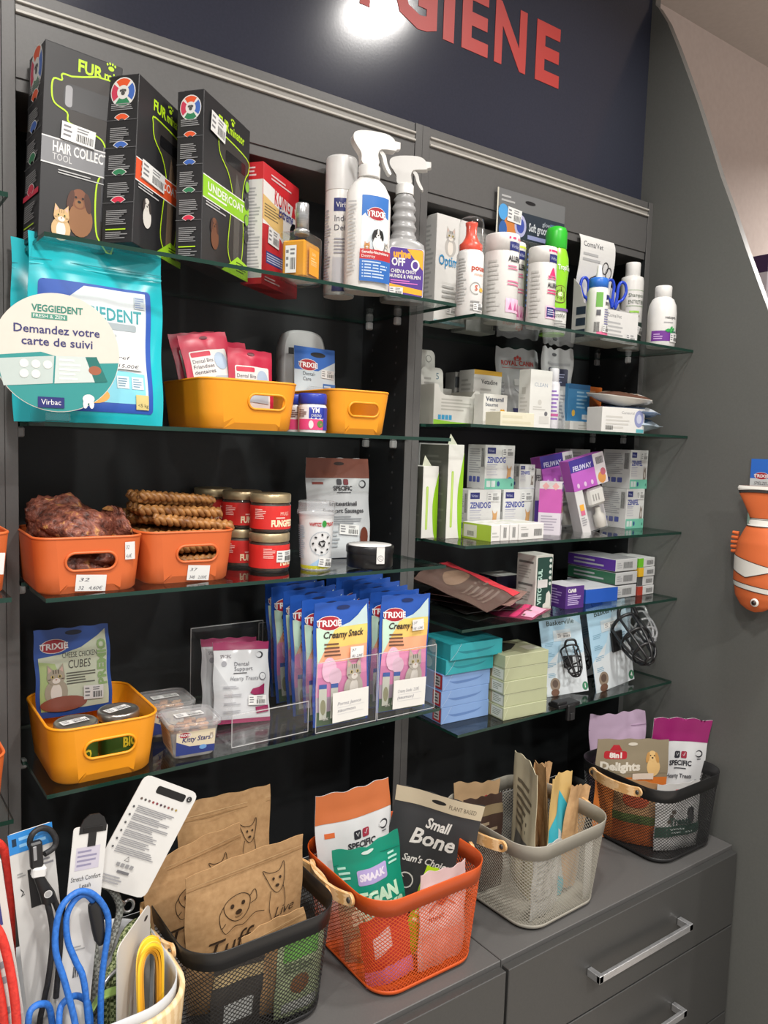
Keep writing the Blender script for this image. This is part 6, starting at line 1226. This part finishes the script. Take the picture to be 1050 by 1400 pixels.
m, f = specific(.156, .275, .045, 'bf6a3c', 'Treats', 101); put(m.build('treat_pouch'), 'white pouch with a copper orange top in the orange basket', 'pouch', (.563, -.112, WT + .004), -6, -1, -3)
m, f, _ = pouch(.124, .218, .035, '13876e', 102, wave=.0025, r=.3, peak=-.012); W, H = .124, .218
f.rrect(W * .30, H * .66, W * .76, H * .80, .004, 'a89ccb'); f.text('SMAAK', W * .53, H * .70, .013, 'ece6f4', 'c', w=.05, bold=.05); f.text('VEGAN', W * .52, H * .48, .024, 'bfe0c4', 'c', w=.092, bold=.06); f.text('SNACKS', W * .55, H * .34, .024, 'bfe0c4', 'c', w=.1, bold=.06); f.ell(W * .5, H * .95, .012, .004, 'd8ece4'); f.lines(W * .05, H * .72, W * .22, H * .86, 3, 'a8d8c8'); f.lines(W * .8, H * .74, W * .95, H * .86, 3, 'a8d8c8'); f.stroke([(0, H * .86), (W, H * .86)], .0015, '0d6a56'); f.ell(W * .3, H * .15, .03, .02, 'c9a86a')
put(m.build('treat_pouch'), 'green vegan snack pouch with lilac tag at the front of the orange basket', 'pouch', (.552, -.196, WT + .004), -14, -1, -8)
m, f, _ = pouch(.168, .255, .038, '2f3032', 103, wave=.0025, r=.5); W, H = .168, .255
f.rect(0, H * .885, W, H, 'b9ad94'); f.ell(W * .5, H * .945, .014, .004, '1a1a1a'); f.text('PLANT BASED', W * .62, H * .92, .008, '5a5244', w=.052); f.text('Small', W * .40, H * .74, .019, 'dedcd6', w=.05, bold=.03, shear=.3); f.text('Bone', W * .26, H * .61, .028, 'dedcd6', w=.085, bold=.025, shear=.25); f.text("Sam's Choice", W * .22, H * .47, .013, 'dedcd6', w=.09, bold=.02, shear=.3)
f.ell(W * .30, H * .33, .015, .015, 'c9c7c1', 20); f.ell(W * .30, H * .33, .0125, .0125, '2f3032', 20); f.stroke([(W * .23, H * .29), (W * .37, H * .37)], .0018, 'c9c7c1'); f.stroke([(W * .37, H * .29), (W * .23, H * .37)], .0018, 'c9c7c1'); f.ell(W * .75, H * .34, .016, .015, 'c9c7c1', 20)
put(m.build('treat_pouch'), 'black bone treat pouch with white script and cream top strip', 'pouch', (.664, -.158, WT + .004), -44, -2, 9)
m, f, _ = pouch(.062, .150, .014, 'a6c81e', 104); f.rect(.034, 0, .062, .15, 'dfe4dc'); f.lines(.038, .03, .058, .13, 8, '8a8a7a'); f.lines(.006, .05, .03, .12, 5, 'e6f0b8'); put(m.build('treat_pouch'), 'small lime green pouch leaning beside the green vegan pouch', 'pouch', (.588, -.246, WT + .022), -12, -2, 22)
m, f, _ = pouch(.112, .168, .016, 'd3bcbc', 105, wave=.003); f.rect(.01, .01, .102, .06, 'd8a8a4'); f.text('meet', .02, .08, .012, '8a2a2a', w=.04); f.stroke([(.02, .10), (.05, .12), (.08, .10)], .003, 'a85a56'); f.ell(.05, .12, .012, .016, '9a3a34'); put(m.build('treat_pouch'), 'pinkish white pouch at the front right corner of the orange basket', 'pouch', (.632, -.272, WT + .004), 4, -2, 3)
m, f, _ = pouch(.090, .120, .014, 'b82f2a', 106); f.poly([(.02, .05), (.055, .06), (.055, .095), (.02, .085)], 'e0c8c8'); f.rect(0, .0, .09, .03, 'c87ab0'); put(m.build('treat_pouch'), 'red pouch with a white label seen through the orange mesh', 'pouch', (.530, -.262, WT + .004), -10, -2, -8)

# grey basket
def slim(label, w, h, t, col, loc, rz, rx, ry, seed, deco=None, g='thin pouches in the grey basket'):
    m, f, b = pouch(w, h, t, col, seed, wave=.003, r=.4)
    if deco: deco(f, b)
    return put(m.build('treat_pouch'), label, 'pouch', loc, rz, rx, ry, g)
slim('tall cream pouch with a curled top edge in the grey basket', .125, .268, .022, 'c9c0a4', (.932, -.176, WT + .004), 66, 0, -2, 111, lambda f, b: (f.rect(0, .25, .12, .268, '4a4438'), b.lines(.02, .12, .11, .22, 6, '6a6454'), f.lines(.02, .12, .11, .22, 6, '6a6454'), f.rect(.03, .07, .1, .11, '6a6a66'), b.rect(.03, .07, .1, .11, '6a6a66')))
slim('turquoise and gold pouch in the middle of the grey basket', .090, .245, .026, 'c9a86a', (.968, -.236, WT + .004), 14, -2, 5, 112, lambda f, b: ([q.poly([(0, 0), (.09, 0), (.09, .16), (.05, .21), (0, .14)], '3aa8b8') for q in (f, b)], [q.poly([(.02, .05), (.06, .03), (.07, .11), (.03, .14)], 'd0d6d4') for q in (f, b)]))
slim('tall brown paper pouch right of the turquoise pouch', .085, .240, .018, 'kraft_paper', (.992, -.192, WT + .004), 58, -3, 6, 113)
slim('brown paper pouch leaning to the right, nearer the rear', .085, .222, .020, 'kraft_paper', (.992, -.150, WT + .010), 14, -3, 15, 114)
slim('brown paper pouch leaning furthest to the right front', .085, .205, .020, 'kraft_paper', (1.000, -.238, WT + .010), 8, -3, 16, 115)
slim('dark brown pouch low at the left of the grey basket', .100, .190, .016, '3a2a24', (.852, -.145, WT + .004), -10, -6, 2, 116, lambda f, b: (f.rect(0, .15, .1, .17, '7a6a50'), f.lines(.01, .1, .09, .14, 3, '8a7a64')))
slim('tan pouch with a red oval badge at the left rear of the grey basket', .110, .200, .018, 'a98c6a', (.868, -.098, WT + .004), -14, -5, 4, 117, lambda f, b: (f.ell(.072, .150, .022, .012, '9a2030', 20, rot=1.4), f.text('TRIXIE', .068, .136, .009, 'efe6dc', w=.03, rot=80, bold=.03), f.lines(.01, .12, .05, .16, 3, '6a543c')))
slim('light bag with faded print low at the front of the grey basket', .105, .130, .018, 'c3c2be', (.905, -.268, WT + .004), 12, 0, 0, 118, lambda f, b: (f.lines(.01, .03, .09, .11, 7, '9a9894'), f.rect(.03, .05, .07, .1, 'b0aca8')))
box('price_card_holder', 'white paper strip inside the right side of the grey basket', 1.000, -.286, WT + .004, 12, .030, .0016, .135, 'dad8d2', None, None, None, 'card')

# right black basket
m, f, _ = pouch(.150, .262, .034, 'cdb2cc', 121, wave=.004, r=.3); f.stroke([(0, .222), (.15, .226)], .002, 'a88aa8'); put(m.build('treat_pouch'), 'pale lilac pouch at the rear of the right black basket', 'pouch', (1.374, -.086, WT + .004), -26, -1, -3)
m, f, _ = pouch(.172, .238, .022, '8c8069', 122, wave=.002, r=.3); W, H = .172, .238
f.rect(0, 0, W, H * .62, 'c9702c'); f.rect(0, H * .66, W, H, '8c8069'); f.text('Delights', W * .06, H * .69, .018, 'e6dfd0', w=.095, bold=.05); f.rrect(W * .10, H * .80, W * .42, H * .88, .006, 'b0202c'); f.text('8in1', W * .26, H * .815, .012, 'f0e8e0', 'c', w=.03, bold=.05); f.poly([(W * .17, H * .885), (W * .35, H * .885), (W * .30, H * .945), (W * .22, H * .945)], 'b0202c'); f.ell(W * .5, H * .95, .012, .004, 'e0d8c8')
dog(f, W * .78, H * .83, .026, 'd9b478', 'b98a4c', 'd9b478'); f.rect(W * .5, H * .60, W * .8, H * .66, 'e6d6c4')
put(m.build('treat_pouch'), 'khaki pouch with a blond dog and red badge in the right black basket', 'pouch', (1.299, -.170, WT + .004), -34, 0, 0)
m, f = specific(.148, .282, .040, '8c1560', 'Hearty Treats', 123); put(m.build('treat_pouch'), 'white pouch with a magenta top nearest the side wall', 'pouch', (1.408, -.196, WT + .004), -28, 3, 4)
m, f, _ = pouch(.128, .152, .028, 'd6d5d3', 124, wave=.002, r=.25); W, H = .128, .152
f.text('ROYAL CANIN', W * .5, H * .82, .010, 'b8302c', 'c', w=.074, bold=.03); f.rect(W * .4, H * .89, W * .6, H * .91, 'b8302c'); dog(f, W * .74, H * .58, .017, '3a3a3c', '222224', '4a4a4c'); [f.ell(W * (.36 - .05 * k), H * (.58 - .07 * k), .006, .005, '4a4038', 12) for k in range(3)]; f.poly([(0, H * .2), (W, H * .24), (W, H * .38), (0, H * .36)], '1f4a3c'); f.text('Treats', W * .5, H * .385, .015, '2a4a40', 'c', w=.062, bold=.04); f.lines(W * .2, H * .24, W * .8, H * .34, 2, 'c9d6d0'); 
put(m.build('treat_pouch'), 'white pouch with a green band seen through the right black mesh', 'pouch', (1.352, -.262, WT + .004), -14, -1, 2)
m, f, _ = pouch(.100, .150, .020, 'a9825a', 125); f.rect(0, 0, .1, .05, 'c0642c'); f.rect(0, .05, .1, .07, '5a6a34'); f.ell(.05, .105, .03, .02, 'a84a2a'); put(m.build('treat_pouch'), 'orange brown pouch seen through the left side of the right black basket', 'pouch', (1.286, -.196, WT + .004), -58, 0, 0)

# ---------------------------------------------------------------- leash bin at the lower left
t = thing('leash_bin', 'rounded beige wooden bin with a pale liner holding leashes', 'bin', (.030, -.212, WT))
def rr3(w, d, q, z): return [V((x, y, z)) for x, y in rrp(w, d, q, 10)]
m = M(); m.loft([rr3(.22, .21, .06, .0), rr3(.23, .22, .065, .004), rr3(.260, .246, .08, .160), rr3(.259, .245, .08, .164), rr3(.246, .232, .074, .164), rr3(.245, .231, .074, .160), rr3(.216, .206, .06, .006)], 'bamboo', True, True, True, True, .45); m.build('outer_bin', t)
m = M(); m.loft([rr3(.205, .195, .05, .010), rr3(.238, .224, .070, .160), rr3(.2385, .2245, .070, .176), rr3(.2355, .2215, .069, .176), rr3(.235, .221, .069, .160), rr3(.202, .192, .05, .012)], 'b9bbbd', True, True, True, True, .5); m.build('liner', t)
def card3(name, parent, w, h, col, loc, rz, rx, ry, deco=None, q=.004):
    m = M(); P = []
    for cx, cz, s in ((w / 2 - q, q, -90), (w / 2 - q, h - q, 0), (-w / 2 + q, h - q, 90), (-w / 2 + q, q, 180)): P += [(cx + q * cos(rad(s + a)), cz + q * sin(rad(s + a))) for a in (0, 30, 60, 90)]
    m.prism(P, .0014, col, (0, -.0007, 0)); f = F(m, planar((-w / 2, -.0008, 0), (1, 0, 0), (0, 0, 1)), w, h)
    if deco: deco(f, m)
    o = m.build(name, parent); o.location = loc; o.rotation_euler = (rad(rx), rad(ry), rad(rz)); return o, f
Z = lambda L: [V(p) for p in L]
def tubes(name, parent, paths, r, mt, seg=10):
    m = M()
    for p in paths: m.tube(smooth(p, 6), r, mt, seg)
    return m.build(name, parent)
WC = 'e3e2df'
t = thing('leash', 'black rubber grip leash on a tall white card with a blue top', 'leash'); 
card3('backing_card', t, .052, .405, WC, (-.001, -.244, WT + .016), 0, 0, -5, lambda f, m: (f.rect(0, .378, .052, .405, '2f86d0'), f.lines(.012, .382, .045, .40, 2, '8ac0ea'), f.rect(.004, .388, .009, .398, '14314a'), f.rect(.018, .300, .034, .352, '1a1a1c'), f.lines(.006, .345, .016, .352, 2, '9a9a9a'), f.lines(.036, .35, .05, .362, 2, '8a8a90'), f.stroke([(.008, .33), (.011, .325), (.008, .32), (.012, .322)], .0012, '2a2a2c')))
tubes('rope', t, [[(-.035, -.258, 1.097), (-.039, -.258, 1.108), (-.036, -.258, 1.118), (-.026, -.254, 1.121), (-.014, -.250, 1.114), (-.007, -.250, 1.100), (-.010, -.252, 1.090), (-.022, -.258, 1.088)], [(-.022, -.267, 1.034), (-.016, -.268, .999), (-.016, -.270, .971), (-.021, -.272, .932), (-.027, -.275, .906), (-.033, -.276, .872), (-.03, -.272, .80)], [(-.014, -.264, 1.032), (-.006, -.264, 1.005), (-.006, -.268, .971), (-.012, -.27, .90)]], .0037, 'black_rope')
m = M(); m.T = Matrix.Translation((-.032, -.262, 1.076)) @ Matrix.Rotation(rad(-3), 4, 'Y'); m.cbox((0, 0, 0), (.015, .010, .034), '1b1b1d', .003); m.cbox((-.002, -.0055, .012), (.004, .002, .018), '8a8a8c', .001); m.T = Matrix.Translation((-.031, -.263, 1.064)) @ Matrix.Rotation(rad(8), 4, 'Y'); m.cbox((0, 0, 0), (.0165, .0115, .013), 'e6e6e4', .002); m.T = None
m.loft([[V((x + a * cos(2 * pi * i / 14), y + b * sin(2 * pi * i / 14), z)) for i in range(14)] for x, y, z, a, b in ((-.031, -.263, 1.066, .006, .005), (-.027, -.264, 1.055, .007, .006), (-.021, -.265, 1.040, .009, .0065), (-.018, -.265, 1.028, .0095, .0065))], '161617', True, True, True); m.lathe([(.0052, 0), (.0052, .0006)], 'c9c9c9', 16) if 0 else None
g = F(m, planar((-.021, -.2718, 1.042), (1, 0, 0), (0, 0, 1)), .01, .01); g.ell(0, 0, .005, .005, 'd2d2d0', 18); g.ell(0, 0, .0038, .0038, '9a9a98', 18); m.build('grip', t)
t = thing('leash', 'blue rope leash looped over a narrow white hanging card', 'leash')
card3('backing_card', t, .043, .385, WC, (-.004, -.264, WT + .030), 0, 0, 5.5, lambda f, m: (f.rect(.006, .328, .036, .358, 'cdc8d6'), f.lines(.008, .331, .034, .355, 4, '8a86a0'), f.text('Stretch Comfort', .0215, .314, .0062, '3a3a3c', 'c', w=.037), f.text('Leash', .0215, .304, .0058, '3a3a3c', 'c', w=.014), f.lines(.012, .22, .03, .228, 2, 'a0a0a0'), f.bars(.017, .185, .024, .20, 2)))
m = M(); m.T = Matrix.Translation((.033, -.2655, 1.086)) @ Matrix.Rotation(rad(6), 4, 'Y'); m.prism([(-.005, 0), (.005, 0), (.005, .018), (.017, .018), (.017, .026), (.013, .036), (.006, .042), (-.006, .042), (-.013, .036), (-.017, .026), (-.017, .018), (-.005, .018)], .002, '1c1c1d'); m.cbox((0, -.0004, .020), (.024, .0006, .006), '0c0c0d', .0001); m.build('hanger_hook', t)
tubes('rope', t, [[(.002, -.325, .840), (-.001, -.320, .892), (-.011, -.310, .946), (-.019, -.302, .981), (-.017, -.295, 1.010), (-.008, -.290, 1.033), (.012, -.285, 1.041), (.032, -.283, 1.029), (.047, -.283, 1.002), (.049, -.285, .977), (.042, -.290, .940), (.037, -.295, .902), (.035, -.300, .82)], [(.020, -.312, .83), (.014, -.305, .928), (.005, -.298, .959), (-.003, -.293, .986), (-.003, -.288, 1.014), (.007, -.283, 1.029), (.021, -.280, 1.032), (.033, -.278, 1.017)],
    [(-.055, -.308, .86), (-.053, -.312, .911), (-.049, -.310, .925), (-.037, -.305, .924), (-.026, -.300, .910), (-.02, -.295, .86)], [(-.020, -.312, .85), (-.019, -.315, .893), (-.014, -.305, .911), (.001, -.296, .912), (.014, -.290, .902), (.024, -.288, .882), (.028, -.288, .82)]], .0040, 'blue_rope')
m = M(); m.tube([(.030, -.281, 1.018), (.033, -.281, 1.010), (.037, -.281, .985), (.039, -.281, .968), (.041, -.281, .958)], [.006, .0085, .0085, .0070, .0035], '1a1a1b', 12, flat=.7); m.build('rope_joint', t)
t = thing('leash', 'grey rope leash with a large tilted white instruction card', 'leash')
def wc(f, m):
    f.rrect(.026, .139, .072, .150, .003, '101012')
    for i in range(10): f.ell(.012 + i * .0062, .126, .0018, .0018, ('5a4a44', '4a4a4a', '6a5a5a', '8a3a3a', '7a3040', '4a3a44', '5a4a4a', '8a4a4a', '7a6a5a', 'a08a4a')[i], 10)
    for i in range(6): f.ell(.007, .113 - i * .0115, .0016, .0016, '4a4a4c', 10); f.lines(.012, .107 - i * .0115, .074, .117 - i * .0115, 4, '8a8a8e', i)
    f.ell(.078, .146, .0042, .0042, '2a2a2c', 14); f.text('L', .078, .1445, .004, 'd8d8d8', 'c'); f.lines(.03, .022, .058, .03, 1, '6a6a6e'); f.lines(.014, .008, .05, .02, 3, '9a9a9e', 3)
    f.stroke([(.036 + .004 * cos(a), .044 + .004 * sin(a)) for a in (1.57, 3.66, 5.76)], .0012, '3a3a3c', True); [f.rect(.024 + k * .007, .033, .029 + k * .007, .038, '8a8a8c') for k in range(4)]
card3('backing_card', t, .088, .158, WC, (.080, -.214, .984), -6, -2, 30, wc, .010)
tubes('rope', t, [[(.055, -.203, 1.000), (.066, -.202, .992), (.077, -.200, .982), (.086, -.200, .965), (.090, -.200, .947), (.085, -.205, .932), (.076, -.212, .914), (.067, -.220, .901), (.052, -.230, .885), (.043, -.235, .83)], [(.048, -.21, .95), (.05, -.222, .90), (.046, -.232, .82)]], .0052, 'grey_rope')
m = M(); m.tube([(.108 + .008 * cos(2 * pi * i / 16), -.180, .935 + .009 * sin(2 * pi * i / 16)) for i in range(16)], .0022, 'brushed_steel', 8, True); m.tube([(.1, -.186, .944), (.092, -.196, .955)], .003, 'brushed_steel', 8); m.build('clasp', t)
t = thing('leash', 'green and grey flecked rope leash with a steel clasp', 'leash')
tubes('rope', t, [[(.134, -.168, .80), (.136, -.180, .88), (.132, -.185, .904), (.122, -.188, .911), (.108, -.195, .913), (.095, -.205, .909), (.085, -.215, .898), (.076, -.225, .885), (.069, -.235, .80)], [(.118, -.192, .84), (.114, -.200, .878), (.103, -.205, .883), (.088, -.215, .884), (.072, -.227, .884), (.060, -.240, .870), (.055, -.245, .80)]], .0055, 'green_rope')
tubes('clasp', t, [[(.098, -.236, .86), (.092, -.238, .883), (.077, -.243, .889), (.065, -.248, .888), (.055, -.253, .884), (.048, -.256, .872)]], .0026, 'brushed_steel', 8)
m = M(); m.strap(smooth([(.030, -.268, .80), (.032, -.270, .858), (.036, -.268, .868), (.043, -.265, .873), (.056, -.262, .873), (.072, -.258, .868), (.084, -.255, .855), (.086, -.254, .80)], 4), (.3, 1, 0), .016, .002, '8aa85a'); m.build('strap', t)
t = thing('dog_collar', 'yellow layered webbing collar on a pale grey folded card', 'collar')
card3('backing_card', t, .105, .165, 'c6c3be', (.094, -.250, WT + .085), 48, 0, 0, lambda f, m: f.ell(.09, .150, .006, .003, '2a2a2c'), .012)
for k, (dz, c) in enumerate(((0, 'e6b422'), (.006, 'd99a1a'), (.012, 'b8801a'))):
    s = 1 - k * .16; P = [(.108 + (x - .108) * s, y, z - dz * .6 if z > .86 else z) for x, y, z in ((.090, -.290, .80), (.090, -.284, .849), (.091, -.277, .885), (.094, -.270, .908), (.102, -.264, .921), (.115, -.260, .923), (.126, -.258, .913), (.130, -.258, .895), (.129, -.262, .855), (.126, -.270, .80))]
    m = M(); m.strap(smooth(P, 5), (.25, 1, .1), .022, .003, c); [m.strap(smooth([(x, y + e, z + .0018) for x, y, z in P], 5), (.25, 1, .1), .0012, .003, 'f0cf5a') for e in (-.005, .005)] if k == 0 else None; m.build('webbing', t)
t = thing('dog_collar', 'small pale card with a short yellow strap by the bin rim', 'collar')
card3('backing_card', t, .045, .085, 'cfccc6', (.134, -.226, WT + .105), 60, 0, 6, lambda f, m: f.ell(.03, .075, .003, .004, '2a2a2c'), .010)
m = M(); m.strap(smooth([(.126, -.250, .80), (.127, -.250, .858), (.131, -.247, .868), (.136, -.243, .858), (.137, -.24, .80)], 4), (.4, 1, 0), .014, .0025, 'e0aa20'); m.build('webbing', t)
t = thing('leash', 'red rope leash hanging at the left picture edge', 'leash')
tubes('rope', t, [[(-.082, -.205, .98), (-.084, -.215, 1.06), (-.082, -.222, 1.096), (-.073, -.226, 1.104), (-.064, -.226, 1.093), (-.060, -.226, 1.074), (-.0575, -.226, 1.049), (-.056, -.226, 1.0), (-.054, -.226, .84)], [(-.094, -.316, 1.052), (-.085, -.318, 1.042), (-.077, -.318, 1.012), (-.070, -.318, .965), (-.066, -.314, .915), (-.064, -.306, .83)], [(-.094, -.314, 1.025), (-.088, -.316, .990), (-.080, -.312, .931), (-.074, -.30, .83)]], .0052, 'red_rope')
t = thing('leash_card', 'tall white boxed card cut off by the left picture edge', 'card', (-.061, -.288, WT + .016), 4, 0, -6.7)
m = M(); m.cbox((0, 0, 0), (.058, .018, .40), 'dcd6d0', .001); f = F(m, planar((-.029, -.0091, 0), (1, 0, 0), (0, 0, 1)), .058, .4); f.rect(0, 0, .056, .16, 'c98a86'); f.rect(.0, .32, .05, .37, '3a3a7a'); f.lines(.02, .2, .05, .3, 5, '8a8a90'); m.build('card_box', t)

# ---------------------------------------------------------------- clownfish toy on the side wall
t = thing('plush_fish', 'orange and white striped plush clownfish hanging head down on the side wall', 'pet toy', (XW - .0022, -.358, 1.268), -90)
m = M(); m.cbox((0, .0006, .13), (.104, .0014, .212), '9cbfb0', .0003); f = F(m, planar((-.052, -.0002, .13), (1, 0, 0), (0, 0, 1)), .104, .212)
f.rect(0, .168, .104, .212, '2a66c0'); f.rect(0, .140, .104, .168, 'd3d8d8'); trixie_logo(f, .026, .174, .010, .034); f.text('SPIELZEUG', .010, .154, .007, '4a4a50', w=.04, shear=.15); f.text('sortiert', .016, .145, .006, '4a4a50', w=.024, shear=.15); f.rect(0, .134, .104, .140, '74b09a'); f.ell(.075, .197, .012, .004, '101a2c'); m.build('backing_card', t)
pf = [(0, .003, .003), (.004, .018, .012), (.014, .034, .020), (.034, .047, .027), (.07, .054, .030), (.12, .055, .030), (.155, .050, .027), (.182, .038, .020), (.198, .029, .013), (.208, .026, .010), (.218, .030, .010), (.240, .042, .009), (.262, .055, .007), (.276, .061, .005), (.282, .058, .002)]
def fz(v):
    for (a, x, y), (b, x2, y2) in zip(pf, pf[1:]):
        if a <= v <= b: k = (v - a) / (b - a); return x + (x2 - x) * k, y + (y2 - y) * k
    return pf[-1][1:]
m = M(); nz = 60; rings = []
for j in range(nz + 1):
    z = .282 * j / nz; a, b = fz(z); rings.append([V((a * cos(2 * pi * i / 40), -.034 + b * sin(2 * pi * i / 40), z)) for i in range(40)])
m.loft(rings, 'c9622f', True, True, True, True, .7)
def ff(u, v, o):
    v = max(0, min(.282, v)); a, b = fz(v); x = max(-.999, min(.999, u)); return V((a * x, -.034 - (b + .0012 + o) * math.sqrt(max(0, 1 - x * x)), v))
f = F(m, ff, 2, .282, True)
def band(lo, hi, col):
    o = f.up(); vs = []; R_ = 8
    for i in range(29):
        u = sin(1.56 * (i - 14) / 14); vs += [ff(u, lo(u) + (hi(u) - lo(u)) * j / R_, o) for j in range(R_ + 1)]
    m.add(vs, [(i * (R_ + 1) + j, (i + 1) * (R_ + 1) + j, (i + 1) * (R_ + 1) + j + 1, i * (R_ + 1) + j + 1) for i in range(28) for j in range(R_)], col, True, .7)
for lo, hi in ((lambda u: .034 + .018 * (u + 1) ** 0 - .006 * u, lambda u: .050 - .006 * u + .012), (lambda u: .098 - .018 * (1 - abs(u + .2)), lambda u: .126 - .012 * (u + 1)), (lambda u: .194, lambda u: .210), (lambda u: .2745 - .004 * u * u, lambda u: .2815)):
    band(lambda u: lo(u) - .0016, lambda u: hi(u) + .0016, '3a2a26'); band(lo, hi, 'e4e2da')
band(lambda u: .268 - .004 * u * u, lambda u: .2735 - .004 * u * u, '2f2c2a')
m.build('body', t)
m = M()
for k in range(5): a = rad(150 + 14 * k); m.tube([(-.050, -.034, .172 - .01 * k), (-.050 + .016 * cos(a), -.036, .172 - .01 * k + .010 * sin(a) * .3)], [.005, .0035], 'c9622f', 8)
m.build('fin', t)
m = M()
for s, r_, c, d in ((.0095, 1, 'e9e6de', 0), (.006, 1, '4a2a20', .0016), (.0035, 1, '120e0c', .003)): m.T = Matrix.Translation((.012, -.0605 - d, .026)) @ Matrix.Rotation(pi / 2, 4, 'X'); m.lathe([(s, 0), (s * .9, .0022), (0, .0030)], c, 20)
m.build('eye', t)

# ---------------------------------------------------------------- what shows beyond the side wall
m = M(); m.cbox((2.15, .045, 2.030), (.60, .30, .02), '3a393a', .001); put(m.build('wall_shelf'), 'dark shelf beyond the curved side wall carrying purple packs', 'shelf', (0, 0, 0))
for i, (x, lb) in enumerate(((1.995, 'purple and white pack beside the curved edge of the side wall'), (2.062, 'purple and white pack at the right picture edge beyond the side wall'))):
    box('supplement_carton', lb, x, -.030, 2.0502, 0, .056, .10, .150 - .012 * i, 'cfc6cc', lambda s: (s['f'].rect(0, .10, .056, .15, '3a2348'), s['f'].text('SE', .006, .122, .016, 'e6e0ea', w=.03, bold=.04), s['f'].rect(0, 0, .056, .03, '32203e'), s['f'].ell(.036, .066, .010, .016, 'a79aa8', 16), s['f'].lines(.01, .04, .03, .09, 4, '8a7a8a'), s['l'].rect(0, .10, .10, .15, '3a2348')), 'purple and white packs beyond the side wall')
